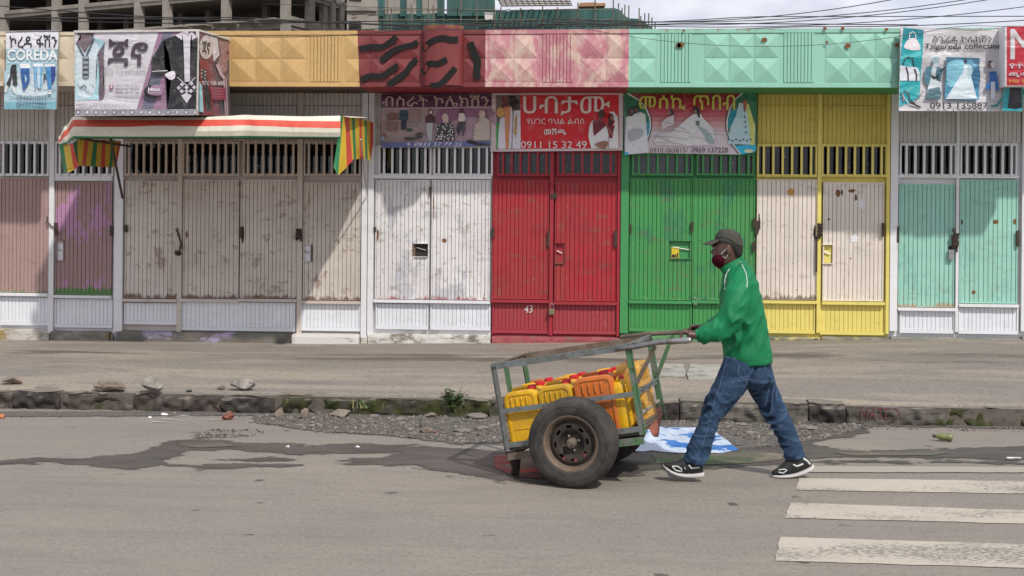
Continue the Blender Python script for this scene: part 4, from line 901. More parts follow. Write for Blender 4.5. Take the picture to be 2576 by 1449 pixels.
for i in range(16): b.poly((46, 50, 62), [(q[0] + 95 + (i * 53) % 250, q[1] + 860 + (i * 37) % 160) for q in ((0, 8), (8, 0), (18, 8), (8, 18))], same=i > 0)
b.line((46, 50, 62), [(150, 920), (200, 880), (235, 925)], 14)
b.text('ጃኖ', (70, 58, 72), 565, 180, 1175, 588, 0.02); b.text('የሀገር ባህል ልብስ መሸጫ', (150, 146, 156), 525, 640, 1155, 710)
b.poly((150, 90, 118), [(588, 880), (650, 880), (650, 945), (588, 945)]); b.ell((220, 215, 225), 622, 905, 14, 20)
b.text('0912 94 16 51', (130, 122, 136), 690, 872, 1030, 912); b.text('0920 67 20 20', (130, 122, 136), 690, 927, 1045, 965); b.text('0941 20 07 00', (130, 122, 136), 690, 980, 1045, 1018)
b.text('የመኸር ልብስ ዲዛይን እንሰራለን...', (130, 122, 136), 80, 1165, 890, 1225)
b.poly((34, 34, 38), [(1420, 190), (1600, 125), (1720, 200), (1740, 820), (1845, 820), (1830, 210), (1925, 150), (1945, 150), (1920, 1248), (1482, 1248), (1545, 740), (1500, 400), (1395, 480), (1490, 690), (1490, 715), (1252, 728), (1235, 480), (1330, 330)])
b.poly((205, 200, 210), [(1600, 120), (1700, 70), (1800, 100), (1860, 68), (1930, 150), (1830, 205), (1825, 830), (1745, 830), (1725, 205)]); b.ell((200, 192, 200), 1762, 72, 45, 28)
b.line((205, 200, 210), [(1248, 672), (1480, 660)], 14); b.poly((222, 216, 224), [(1440, 720), (1560, 665), (1600, 700), (1590, 780), (1520, 800)], 4)
b.line((205, 200, 210), [(1630, 760), (1780, 890), (1770, 1000)], 12); b.line((205, 200, 210), [(1910, 760), (1800, 880)], 12)
for (x, y) in [(1705, 870), (1655, 925), (1700, 975), (1850, 860), (1890, 915), (1840, 975), (1775, 915), (1775, 975)]: b.poly((196, 188, 200), [(x, y - 34), (x + 34, y), (x, y + 34), (x - 34, y)], same=not (x, y) == (1705, 870))
b.poly((205, 200, 210), [(1690, 1040), (1770, 1000), (1855, 1040), (1775, 1160)])
b.ell((22, 22, 26), 1250, 980, 135, 98); b.poly((150, 118, 142), [(1300, 880), (1400, 920), (1400, 1020), (1340, 1040), (1250, 1035), (1180, 1000), (1230, 900)], 4); b.text('jano', (232, 230, 236), 1178, 915, 1360, 990, 0.03); b.text('FASHION', (214, 212, 220), 1185, 993, 1372, 1010)
b.poly((150, 148, 158), [(62, 1258), (1925, 1250), (1928, 1335), (64, 1345)])
for i in range(14):
    x = 110 + i * 138; b.ell((60, 56, 68) if i % 2 == 0 else (98, 96, 106), x, 1300, 34, 36, same=i > 0)
for i in range(14): b.ell((196, 194, 202), 110 + i * 138, 1300, 24, 26, same=i > 0)
b.build('front_print', r)
# side face
pA, pB = TR, TRb; nrm = (pB - pA).cross(Vector((0, 0, 1))).normalized()
if nrm.x < 0: nrm = -nrm
b = Banner(180, 70, .16562, 0, 1.0, 0.0, plane=(TR + nrm * .004, nrm))
b.poly((110, 60, 78), [(1952, 62), (2422, 200), (2438, 1350), (1940, 1338)]); b.poly((82, 74, 84), [(2240, 170), (2422, 212), (2432, 1345), (2300, 1345), (2180, 560)])
b.poly((198, 192, 196), [(2130, 125), (2240, 160), (2275, 420), (2185, 520), (2160, 300)]); b.poly((142, 108, 112), [(2250, 200), (2420, 230), (2428, 480), (2380, 520), (2400, 640), (2330, 700), (2230, 560), (2290, 420)])
b.ell((120, 40, 58), 2392, 385, 26, 30); b.ell((190, 180, 176), 2065, 300, 105, 185); b.text('ጃኖ', (60, 50, 56), 2005, 200, 2125, 410, 0.01)
b.line((176, 152, 160), [(2225, 560), (2290, 720), (2345, 790), (2370, 1340)], 52); b.line((110, 72, 86), [(2345, 690), (2368, 1330)], 14)
b.poly((120, 30, 46), [(1960, 480), (2080, 520), (2180, 1345), (2000, 1342), (1950, 900)]); b.poly((30, 34, 44), [(1965, 620), (2050, 640), (2140, 1280), (2050, 1280)]); b.poly((150, 200, 210), [(1945, 820), (1985, 900), (2010, 1300), (1945, 1290)])
for i in range(6): b.poly((190, 186, 190), [(1970 + (i % 2) * 50, 640 + i * 26), (1990 + (i % 2) * 50, 640 + i * 26), (1990 + (i % 2) * 50, 658 + i * 26), (1970 + (i % 2) * 50, 658 + i * 26)], same=i > 0)
b.text('የሀገር ባህል ልብስ', (214, 200, 206), 1980, 815, 2320, 890, 0.03); b.poly((150, 70, 92), [(2100, 905), (2335, 925), (2340, 1110), (2120, 1100)])
for i in range(4): b.line((84, 34, 50), [(2105, 940 + i * 45), (2335, 955 + i * 45)], 8, same=i > 0)
b.build('side_print', r)
eg = MB(); eg.bar(TR + Vector((.004, -.012, 0)), BR + Vector((.004, -.012, 0)), .03, .02, (0, 1, 0)); eg.bar(TL + Vector((0, -.01, .005)), TR + Vector((0, -.01, .005)), .02, .025); eg.bar(TR + Vector((.01, 0, .008)), TRb + Vector((.01, 0, .008)), .02, .02)
eg.build('edge_frame', P['white_wall'], r)

# --- purple collection banner
b = Banner(950, 220, .12034, 15.80, 1.9, 0.010, seed=3)
r = sign_root(b, 1300, 1250, 'faded purple and grey banner of mannequins and shoes above the white shop')
backing(b, [(150, 165), (2475, 140), (2445, 1240), (160, 1280)], .012, r, 'backing', M_BACK)
b.poly((128, 114, 116), [(145, 160), (2482, 130), (2450, 1250), (155, 1290)]); b.poly((52, 20, 48), [(145, 160), (2482, 130), (2465, 420), (148, 445)])
b.poly((138, 116, 128), [(1385, 480), (2460, 470), (2450, 1140), (1060, 1170), (1300, 880), (1370, 700)], 3); b.poly((112, 72, 100), [(1385, 480), (2460, 470), (2455, 660), (1900, 640), (1560, 780), (1300, 790), (1370, 640)], 2)
b.line((150, 130, 142), [(148, 462), (2455, 430)], 22); b.text('ብስራት ኮሌክሽን', (150, 128, 124), 170, 170, 2430, 415, 0.012)
b.poly((96, 66, 62), [(265, 590), (500, 565), (515, 695), (280, 720)]); b.line((96, 66, 62), [(330, 590), (350, 535), (400, 535), (420, 580)], 18)
b.poly((104, 78, 72), [(240, 750), (520, 745), (470, 860), (480, 930), (330, 945), (320, 880), (275, 930), (262, 900)])
b.poly((20, 56, 70), [(560, 500), (700, 500), (725, 700), (690, 690), (680, 710), (570, 705), (560, 690), (525, 695), (535, 540)]); b.poly((22, 28, 48), [(568, 705), (685, 705), (675, 910), (655, 910), (628, 740), (590, 915), (572, 910)])
b.poly((118, 98, 96), [(725, 480), (990, 490), (965, 755), (725, 750)], 0); b.line((90, 80, 80), [(715, 800), (780, 810), (800, 845)], 14); b.line((90, 80, 80), [(830, 800), (930, 815)], 14)
for x in (715, 775): b.poly((22, 60, 62), [(x - 22, 880), (x + 22, 880), (x + 30, 945), (x - 28, 945)], same=x > 715)
b.ell((40, 24, 32), 1190, 530, 48, 55); b.ell((190, 172, 168), 1195, 540, 26, 34); b.poly((62, 26, 46), [(1150, 590), (1230, 590), (1285, 640), (1290, 770), (1240, 765), (1110, 765), (1080, 775), (1085, 640)]); b.poly((140, 146, 150), [(1110, 765), (1245, 765), (1225, 1140), (1150, 1145), (1100, 900)])
b.ell((160, 146, 142), 1500, 650, 70, 85); b.poly((160, 146, 142), [(1450, 690), (1570, 680), (1570, 790), (1460, 790)]); b.poly((36, 38, 40), [(1340, 790), (1460, 765), (1600, 765), (1670, 810), (1710, 1130), (1290, 1140), (1310, 940)])
rr_ = random.Random(5)
for i in range(60):
    x, y = rr_.uniform(1315, 1670), rr_.uniform(790, 1125); a = rr_.uniform(0, 3); b.ell((200, 200, 204), x, y, 22, 8, n=6, rot=a, same=i > 0)
b.ell((60, 40, 44), 1850, 520, 55, 55); b.poly((178, 166, 166), [(1800, 560), (1890, 560), (1930, 650), (1910, 730), (1790, 740), (1770, 690)]); b.poly((44, 44, 54), [(1795, 740), (1925, 740), (1925, 900), (1885, 1050), (1860, 1040), (1870, 860), (1840, 800), (1780, 890), (1800, 1035), (1775, 1035), (1730, 900), (1755, 800)])
b.ell((158, 146, 136), 2280, 580, 70, 85); b.poly((150, 142, 134), [(2230, 640), (2350, 650), (2440, 720), (2440, 1130), (2090, 1140), (2120, 800), (2210, 740)])
b.poly((40, 44, 38), [(630, 1080), (720, 1060), (840, 1070), (990, 1030), (1030, 1050), (980, 1085), (780, 1130), (640, 1110)]); b.poly((52, 48, 50), [(860, 1010), (950, 960), (1060, 975), (980, 1020), (870, 1035)]); b.ell((120, 60, 62), 220, 1020, 40, 36); b.ell((100, 130, 150), 175, 1095, 42, 42)
b.poly((70, 80, 128), [(150, 1180), (2455, 1150), (2450, 1250), (155, 1290)]); b.text('0933 37 77 25', (196, 196, 206), 850, 1180, 1860, 1258, 0.02, 0.3); b.ell((150, 140, 150), 730, 1210, 40, 34, rot=.6)
b.poly((26, 24, 34), [(1950, 1125), (2100, 1140), (2200, 1190), (2440, 1200), (2420, 1240), (2200, 1245), (1960, 1180)]); b.build('print', r)

# --- red wedding clothes banner
b = Banner(1240, 220, .13587, 15.80, 1.75, 0.012, seed=4)
r = sign_root(b, 1300, 1200, 'bright red banner with big white letters and a wedding couple above the red shop')
backing(b, [(75, 130), (2515, 115), (2510, 1190), (45, 1205)], .012, r, 'backing', M_BACK)
b.poly((168, 156, 158), [(70, 125), (2520, 108), (2512, 1195), (130, 1215), (38, 1210), (62, 600)]); b.poly((170, 10, 26), [(595, 160), (2440, 148), (2440, 1152), (610, 1162)])
b.poly((84, 78, 76), [(135, 160), (595, 160), (608, 1165), (150, 1172)]); b.poly((30, 22, 24), [(380, 165), (500, 165), (590, 300), (590, 430), (450, 430), (390, 330)]); b.poly((48, 130, 62), [(148, 670), (210, 680), (180, 1150), (150, 1165)]); b.poly((84, 30, 30), [(260, 190), (370, 190), (385, 330), (330, 400), (235, 420)]); b.ell((170, 130, 70), 230, 480, 80, 90)
b.poly((178, 176, 186), [(220, 600), (300, 560), (430, 370), (455, 500), (430, 900), (430, 1160), (180, 1165), (190, 900)]); b.poly((176, 176, 184), [(480, 450), (600, 440), (605, 1160), (450, 1160), (460, 700)]); b.poly((168, 110, 76), [(300, 380), (420, 380), (400, 600), (385, 900), (380, 1160), (330, 1160), (310, 800)]); b.poly((150, 120, 70), [(500, 560), (545, 540), (530, 900), (500, 920), (470, 860)])
rr_ = random.Random(8)
for i in range(40): b.ell((90, 60, 50) if i % 2 else (196, 160, 80), rr_.choice([345, 355, 365, 510, 520]) + rr_.uniform(-18, 18), rr_.uniform(420, 1140), 9, 9, n=6, same=i > 0)
b.text('ሀብታሙ', (188, 176, 170), 655, 180, 2270, 530, 0.012); b.text('የሀገር ባህል ልብስ', (208, 176, 170), 725, 590, 1790, 710, 0.0); b.text('መሸጫ', (214, 190, 184), 1045, 780, 1455, 900, 0.02); b.text('0911 15 32 49', (226, 200, 196), 612, 1020, 1840, 1150)
b.poly((192, 196, 208), [(1945, 635), (2070, 605), (2200, 690), (2250, 900), (2240, 1155), (1925, 1155), (1870, 930), (1890, 740)]); b.poly((92, 16, 30), [(1950, 640), (2060, 605), (2190, 680), (2190, 740), (1980, 925), (1960, 860)]); b.ell((66, 44, 42), 2115, 520, 65, 92)
b.poly((190, 194, 206), [(2260, 470), (2340, 465), (2420, 560), (2435, 1155), (2250, 1155), (2260, 900), (2330, 800), (2370, 650)]); b.poly((30, 18, 20), [(2245, 560), (2300, 490), (2350, 540), (2340, 640), (2270, 760), (2250, 700)]); b.ell((120, 74, 62), 2315, 570, 34, 55); b.poly((96, 20, 34), [(2270, 760), (2370, 720), (2340, 830), (2320, 970), (2260, 960)]); b.line((120, 78, 64), [(2200, 690), (2240, 780), (2330, 910)], 40); b.poly((124, 86, 72), [(1985, 1085), (2060, 1040), (2200, 1010), (2240, 1060), (2200, 1150), (2080, 1150)], 3)
b.build('print', r)

# --- green, red and white dress banner
b = Banner(1570, 220, .13975, 15.80, 1.8, 0.018, seed=5)
r = sign_root(b, 1300, 1210, 'wrinkled banner with yellow letters, bridal dresses and green corners above the green shop')
backing(b, [(100, 120), (2505, 115), (2500, 1150), (120, 1225)], .012, r, 'backing', M_BACK)
outl = [(95, 110), (2510, 105), (2510, 1160), (2220, 1235), (1300, 1210), (500, 1205), (118, 1245)]
b.poly((178, 166, 172), outl); rows = [((122, 14, 26), 112, 200), ((138, 18, 34), 200, 290), ((150, 28, 46), 290, 380), ((152, 48, 62), 380, 470), ((156, 72, 84), 470, 560), ((162, 102, 108), 560, 640), ((170, 128, 132), 640, 730), ((174, 148, 152), 730, 820)]
for c_, y0_, y1_ in rows: b.poly(c_, [(120, y0_), (2490, y0_), (2490, y1_), (120, y1_)], same=y0_ > 120)
b.poly((24, 92, 66), [(98, 112), (170, 120), (380, 240), (520, 400), (590, 600), (600, 760), (560, 920), (480, 1090), (120, 1000)], 0); b.line((190, 184, 186), [(170, 120), (380, 245), (500, 380), (575, 560), (585, 740), (540, 920), (460, 1060)], 24); b.line((30, 16, 18), [(200, 115), (400, 235), (530, 380), (602, 560), (612, 740), (565, 930), (485, 1090)], 14)
b.poly((16, 126, 150), [(510, 640), (575, 640), (560, 850), (465, 1030), (450, 980)]); b.poly((24, 92, 66), [(2510, 108), (2270, 112), (2130, 220), (2030, 400), (1975, 600), (1985, 800), (2040, 960), (2200, 1150), (2508, 1150)]); b.poly((16, 118, 140), [(2030, 440), (2200, 380), (2100, 600), (2030, 780), (1995, 700)])
b.line((190, 186, 188), [(2270, 112), (2130, 225), (2030, 400), (1980, 600), (1985, 800), (2060, 1020), (2220, 1220)], 22); b.line((30, 16, 18), [(2000, 420), (1950, 620), (1960, 800), (2050, 1060), (2190, 1225)], 14); b.poly((18, 150, 190), [(2120, 1080), (2360, 1060), (2505, 1060), (2480, 1190), (2240, 1232)]); b.ell((186, 176, 150), 2370, 1170, 80, 34)
b.poly((176, 180, 184), [(140, 560), (230, 520), (400, 460), (490, 500), (515, 700), (460, 900), (470, 1060), (560, 1200), (120, 1235), (140, 800)]); b.ell((30, 22, 24), 325, 410, 50, 65); b.ell((38, 24, 26), 230, 460, 60, 80); b.ell((96, 72, 66), 245, 445, 34, 42); b.ell((84, 60, 54), 330, 425, 30, 38); b.poly((140, 144, 150), [(190, 800), (420, 760), (440, 900), (200, 1000)], 3)
b.poly((150, 176, 184), [(2190, 300), (2350, 300), (2420, 500), (2495, 740), (2480, 1060), (1990, 1040), (2040, 740), (2140, 520)]); b.poly((168, 172, 96), [(2310, 300), (2370, 320), (2490, 700), (2480, 1060), (2400, 1060), (2380, 700)]); b.poly((140, 70, 50), [(2260, 250), (2340, 255), (2320, 430), (2280, 430)])
for i in range(5): b.ell((70, 56, 58), 2295 + i * 6, 450 + i * 95, 16, 18, n=8, same=i > 0)
for i in range(7): b.ell((60, 84, 96), 2010 + i * 66, 960 + (i % 2) * 25, 22, 18, n=8, same=i > 0)
b.poly((182, 180, 184), [(1280, 560), (1370, 500), (1500, 500), (1550, 580), (1730, 760), (1600, 720), (1760, 960), (1740, 1060), (1250, 1080), (700, 1060), (640, 1000), (760, 860), (1250, 760)]); b.ell((26, 20, 26), 1410, 430, 58, 72); b.ell((112, 84, 78), 1395, 460, 36, 42); b.line((26, 18, 24), [(1450, 420), (1465, 560)], 40); b.poly((84, 96, 100), [(1410, 620), (1480, 620), (1470, 720), (1410, 700)]); b.poly((128, 144, 146), [(1440, 720), (1600, 780), (1740, 960), (1740, 1040), (1620, 1020), (1560, 880)], 3)
b.ell((28, 22, 26), 955, 475, 58, 45); b.ell((120, 92, 84), 930, 480, 30, 34); b.poly((172, 168, 172), [(900, 560), (1010, 520), (1020, 700), (900, 720), (790, 800), (790, 640)])
for (x0, y0, x1, y1) in [(640, 760, 1300, 840), (700, 900, 1250, 960), (860, 640, 1250, 800), (620, 880, 980, 1010), (1650, 860, 2000, 880), (700, 1010, 1200, 1050), (1300, 900, 1700, 1000)]: b.line((140, 138, 142), [(x0, y0), ((x0 + x1) / 2, (y0 + y1) / 2 - 14), (x1, y1)], 9, same=False)
b.text('መሰኪ', (164, 160, 66), 380, 160, 1215, 420, 0.02); b.text('ጥበብ', (160, 158, 62), 1365, 150, 2120, 418, 0.02)
b.text('0910 065815/', (24, 26, 36), 578, 1110, 1265, 1198, 0.01); b.text('0969 137228', (24, 26, 36), 1335, 1105, 1992, 1198, 0.015)
b.poly((20, 140, 200), [(118, 1195), (185, 1190), (180, 1240), (120, 1245)]); b.build('print', r)

# --- white and turquoise collection banner
b = Banner(2270, 60, .15873, 14.82, 1.0, 0.022, seed=6)
r = sign_root(b, 1080, 1390, 'white and turquoise collection banner with handbags and fashion models, upper right')
backing(b, [(110, 70), (1760, 90), (1745, 1390), (85, 1395)], .02, r, 'backing', M_BACK)
b.poly((198, 196, 200), [(105, 60), (280, 45), (480, 100), (800, 128), (1300, 130), (1500, 110), (1760, 75), (1745, 1040), (2065, 1010), (2060, 1405), (80, 1395)]); b.poly((34, 164, 172), [(150, 62), (475, 100), (440, 480), (415, 1200), (90, 1330), (100, 560)]); b.poly((20, 128, 140), [(150, 62), (475, 100), (470, 240), (300, 160), (150, 260)]); b.poly((90, 196, 204), [(105, 520), (430, 440), (435, 520), (110, 570)])
b.poly((226, 220, 224), [(240, 245), (350, 245), (420, 380), (400, 425), (280, 425), (165, 390), (180, 320)], 3); b.line((226, 222, 226), [(245, 250), (250, 160), (300, 130), (345, 170), (350, 245)], 14); b.poly((212, 216, 224), [(100, 670), (380, 700), (418, 780), (415, 910), (95, 910)], 0)
b.line((66, 50, 60), [(150, 665), (175, 570), (220, 535), (300, 560), (325, 690)], 16); b.line((66, 50, 60), [(200, 690), (230, 800), (235, 910)], 26); b.line((66, 50, 60), [(335, 720), (370, 820), (368, 910)], 26)
b.line((150, 120, 128), [(130, 1100), (160, 1250)], 22); b.line((70, 50, 56), [(165, 1060), (240, 1120), (260, 1220), (400, 1330)], 18); b.line((190, 190, 200), [(140, 1140), (250, 1290), (420, 1340)], 16); b.line((60, 44, 50), [(260, 1260), (430, 1340)], 30); b.line((120, 110, 120), [(480, 1080), (340, 1240)], 14)
b.text('ፅጌሬዳ ኮሌክሽን', (34, 30, 34), 628, 185, 1565, 305, 0.0); b.text('Tsigereda collection', (28, 26, 30), 490, 325, 1722, 428, 0.03, y1r=422)
b.ell((150, 180, 190), 665, 590, 52, 62); b.poly((196, 208, 214), [(640, 640), (690, 640), (720, 700), (680, 800), (760, 980), (740, 1210), (520, 1210), (560, 980), (590, 800), (600, 700)]); b.poly((74, 124, 142), [(520, 700), (610, 680), (600, 850), (560, 1010), (500, 920), (485, 830)]); b.poly((70, 108, 124), [(690, 690), (790, 720), (740, 930), (690, 900), (670, 800)]); b.poly((34, 44, 54), [(590, 810), (660, 850), (740, 800), (700, 880), (630, 880)]); b.poly((62, 104, 118), [(570, 1040), (730, 1010), (765, 1130), (740, 1215), (500, 1205)]); b.line((40, 44, 56), [(740, 760), (820, 700)], 22)
b.poly((70, 142, 172), [(835, 532), (1375, 548), (1362, 1225), (815, 1212)]); b.poly((36, 92, 122), [(835, 532), (1375, 548), (1372, 700), (1250, 580), (1000, 570), (830, 640)]); b.poly((28, 98, 136), [(1290, 720), (1370, 700), (1365, 1000), (1200, 1000), (1240, 880)], 3); b.poly((122, 184, 204), [(860, 640), (1100, 580), (1140, 700), (1100, 900), (1000, 1000), (860, 980)], 4)
b.ell((50, 60, 74), 1148, 600, 30, 40); b.poly((206, 220, 228), [(1120, 660), (1180, 650), (1190, 820), (1160, 900), (1250, 1120), (1330, 1200), (830, 1205), (960, 1110), (1060, 980), (1110, 860)]); b.poly((176, 206, 218), [(1200, 640), (1260, 740), (1200, 900), (1180, 760)], 3)
b.ell((60, 48, 50), 1545, 650, 58, 60); b.ell((214, 206, 208), 1580, 660, 34, 50); b.poly((30, 96, 168), [(1520, 770), (1640, 760), (1660, 880), (1680, 1080), (1640, 1080), (1600, 920), (1560, 1010), (1500, 1080), (1470, 1000), (1540, 900)]); b.poly((190, 196, 208), [(1550, 930), (1620, 930), (1610, 1210), (1550, 1210)])
b.poly((52, 160, 170), [(1745, 1040), (2065, 1012), (2060, 1400), (1735, 1395)]); b.poly((44, 48, 58), [(1855, 1020), (2040, 1010), (2050, 1340), (1940, 1368), (1825, 1345)]); b.poly((44, 120, 122), [(1530, 1310), (1640, 1290), (1740, 1160), (1735, 1220), (1660, 1330), (1560, 1345)]); b.text('0913 135887', (28, 26, 32), 582, 1262, 1498, 1362, 0.03)
b.build('print', r)
# --- red sign cut by the right edge
b = Banner(2270, 60, .15873, 14.60, 0.95, 0.0)
r = thing('shop_sign', b.pt(2300, 995), 'red box sign with a big white letter M, cut off by the right edge', 'shop sign', 'shop signs and banners')
backing(b, [(1778, 32), (3200, 32), (3200, 1000), (1778, 1000)], .25, r, 'box', P['white'])
b.poly((205, 200, 205), [(1775, 28), (3200, 28), (3200, 1000), (1775, 1000)]); b.poly((184, 26, 50), [(1808, 42), (3190, 42), (3190, 990), (1805, 990)])
b.text('MB', (206, 202, 206), 1868, 90, 2640, 565, 0.02); b.text('የተለያዩ', (214, 206, 210), 1850, 640, 2420, 725, 0.02); b.text('ጫማዎች', (214, 206, 210), 1840, 770, 2420, 855, 0.02); b.text('MB የሚያምሩ', (214, 160, 50), 1845, 890, 2460, 955, 0.01)
b.build('print', r)

# ------------------------------------------------------------------ striped awning
AW = thing('awning', onY(560, 350, 14.9), 'torn red, white and green striped awning over the beige shutters', 'awning')
t = NT('awning_cloth'); at = t.n.new('ShaderNodeAttribute'); at.attribute_name = 'Col'
n = t.noise((3, 3, 6), 6, 0.65); n2 = t.noise((16, 16, 9), 7, 0.7)
c = t.mix(t.ramp(n, 0.45, 0.75, 0, 0.2), at.outputs['Color'], (0.3, 0.25, 0.17)); c = t.mix(t.ramp(n2, 0.62, 0.72, 0, 0.4), c, (0.16, 0.12, 0.08))
t.bump(t.noise((6, 6, 3), 4, 0.5, dist=1), 0.5, 0.03); M_AWN = t.out(c, 0.6)
def A7(cx, cy): return (130 + cx * .32220) / 1.0095, (270 + cy * .32220) / 1.0095
AYF = 14.02
RD, WH, GN, YL = (0.60, 0.075, 0.045), (0.70, 0.66, 0.54), (0.025, 0.20, 0.075), (0.62, 0.42, 0.035)
cols = [(60, 240, 262, 285, 300, 310, 14.25), (110, 155, 190, 240, 285, 300, 14.1), (180, 80, 105, 160, 235, 252, AYF), (400, 83, 107, 162, 237, 250, AYF), (600, 85, 108, 162, 238, 250, AYF - .02), (840, 86, 108, 152, 238, 249, AYF + .02), (1180, 85, 105, 158, 235, 248, AYF - .02), (1400, 75, 104, 154, 234, 248, AYF - .01), (1530, 67, 103, 149, 232, 250, AYF + .03), (1640, 72, 106, 156, 234, 250, AYF - .01), (2000, 79, 115, 168, 238, 248, AYF - .02), (2200, 76, 117, 172, 240, 250, AYF), (2280, 74, 117, 172, 240, 252, AYF + .01)]
m = MB(); fine = []
for a, b_ in zip(cols[:-1], cols[1:]):
    for j in range(6):
        f = j / 6; f2 = f * f * (3 - 2 * f); fine.append([a[0] + (b_[0] - a[0]) * f] + [a[q] + (b_[q] - a[q]) * f2 for q in range(1, 7)])
fine.append(list(cols[-1]))
for bi, col in enumerate((WH, RD, WH, GN)):
    for i in range(len(fine) - 1):
        for sub in range(2):
            q = []
            for cc in (fine[i], fine[i + 1]):
                for s_ in (sub / 2, (sub + 1) / 2):
                    yv = cc[1 + bi] + (cc[2 + bi] - cc[1 + bi]) * s_; u, v = A7(cc[0], yv)
                    tt = (yv - cc[1]) / (cc[5] - cc[1]); q.append(onY(u, v, cc[6] + .07 * (1 - tt) ** 2 - .05 * math.sin(tt * 3.1)))
            m.add([q[0], q[1], q[3], q[2]], [(0, 1, 2, 3)], col)
m.build('valance', M_AWN, AW, smooth=False)
# roof cloth from the wall down to the front bar
rf = MB(); tops = [onY(*A7(c_[0], c_[1] + 1), c_[6] + .07) for c_ in fine[6:]]; n_ = len(tops)
tops.append(tops[-1] + Vector((.13, 0, -.02))); n_ += 1
vs = tops + [Vector((p.x, 15.85, 3.02)) for p in tops]; rf.add(vs, [(i, i + 1, n_ + i + 1, n_ + i) for i in range(n_ - 1)], WH); rf.build('roof_cloth', M_AWN, AW, smooth=True)
# right hand flap
def flap(name, colsF):
    m = MB()
    for i in range(len(colsF) - 1):
        (tx, ty, bx_, by_, Y0, col), (tx2, ty2, bx2, by2, Y2, _) = colsF[i], colsF[i + 1]; k = 8
        for s_ in range(k):
            q = []
            for (ax, ay, cx2, cy2, Yc, ph) in ((tx, ty, bx_, by_, Y0, i), (tx2, ty2, bx2, by2, Y2, i + 1)):
                for e in (s_ / k, (s_ + 1) / k):
                    u, v = A7(ax + (cx2 - ax) * e, ay + (cy2 - ay) * e); q.append(onY(u, v, Yc + .05 * e * math.sin(ph * 1.9 + e * 3)))
            m.add([q[0], q[1], q[3], q[2]], [(0, 1, 2, 3)], col)
    return m.build(name, M_AWN, AW)
flap('side_flap', [(2285, 72, 2225, 480, 14.03, GN), (2300, 76, 2262, 545, 14.08, YL), (2318, 80, 2330, 480, 14.2, RD), (2345, 84, 2375, 430, 14.35, YL), (2370, 88, 2385, 410, 14.5, GN), (2392, 92, 2405, 418, 14.65, YL), (2428, 98, 2432, 412, 14.85, RD), (2446, 101, 2455, 420, 15.0, YL), (2470, 108, 2476, 412, 15.2, GN), (2488, 112, 2495, 420, 15.35, YL), (2512, 118, 2515, 432, 15.55, RD), (2540, 128, 2540, 300, 15.8, RD)])
flap('side_flap', [(62, 300, 100, 530, 14.28, GN), (95, 300, 130, 525, 14.2, YL), (145, 298, 180, 500, 14.1, RD), (170, 290, 215, 472, 14.1, GN), (205, 262, 215, 470, 14.2, YL), (262, 262, 243, 470, 14.35, RD), (295, 262, 275, 470, 14.5, YL), (335, 262, 310, 472, 14.65, GN), (365, 262, 350, 475, 14.8, YL), (400, 262, 390, 478, 14.95, RD), (430, 264, 425, 478, 15.1, YL), (475, 266, 455, 480, 15.3, GN), (500, 268, 480, 480, 15.45, YL), (530, 272, 498, 478, 15.6, RD), (552, 275, 515, 470, 15.7, RD)])
m = MB(); a = onY(*A7(470, 262), 14.15); b_ = onY(*A7(562, 722), 15.82); m.tube([a, b_], .016); m.build('support_pole', M_IRON, AW)
m = MB(); a = onY(*A7(2440, 260), 14.6); b_ = onY(*A7(2490, 700), 15.82); m.tube([a, b_], .009); m.build('support_pole', M_STEEL, AW)
m = MB(); a = onY(*A7(185, 245), AYF + .06); b_ = onY(*A7(2275, 248), AYF + .06); m.tube([a, b_], .016); m.tube([a, Vector((a.x, 15.84, a.z))], .014); m.tube([b_, Vector((b_.x, 15.84, b_.z))], .014); m.build('front_bar', M_IRON, AW)
# ------------------------------------------------------------------ unfinished concrete tower behind, left
def vdir(u): d = ray(u, PY); d.z = 0; return d.normalized()
t = NT('raw_concrete'); n = t.noise((.5, .5, .35), 7, 0.65); n2 = t.noise((2, 2, .5), 6, 0.7)
c = t.mix(t.ramp(n, 0.35, 0.7), (0.30, 0.27, 0.235), (0.19, 0.17, 0.15)); c = t.mix(t.ramp(n2, 0.5, 0.75, 0, 0.5), c, (0.14, 0.125, 0.11)); M_RAW = t.out(c, 0.9)
M_RAWL = plain('pale_concrete', (0.33, 0.30, 0.26), 0.9, sc=.8, var=.5)
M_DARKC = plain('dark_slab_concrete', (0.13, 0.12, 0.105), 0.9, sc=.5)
TWD = 130.0
c0 = CAMP + ray(714, PY) * TWD; c0.z = 0
dl = vdir(-5200); dr = vdir(2750); dn = Vector((0, 0, 1))
def px2s(u, base, d):                        # distance along a horizontal line (base, d) that projects to column u
    r = ray(u, PY); A = np.array([[d.x, -r.x], [d.y, -r.y]]); s, _ = np.linalg.solve(A, np.array([CAMP.x - base.x, CAMP.y - base.y])); return s
tw = thing('unfinished_building', c0, 'unfinished grey concrete frame building with open floors, behind on the left', 'building')
zs = [CAMH + (560 - v) / FPX * TWD for v in (65, -22)]; st = zs[1] - zs[0]
levels = [zs[0] + st * k for k in range(-6, 4)]
sL = [px2s(u, c0, dl) for u in (714, 565, 417, 346, 206, 138, 6, -130, -200, -340)]
LL = sL[-1] + 1; DR = 24.0
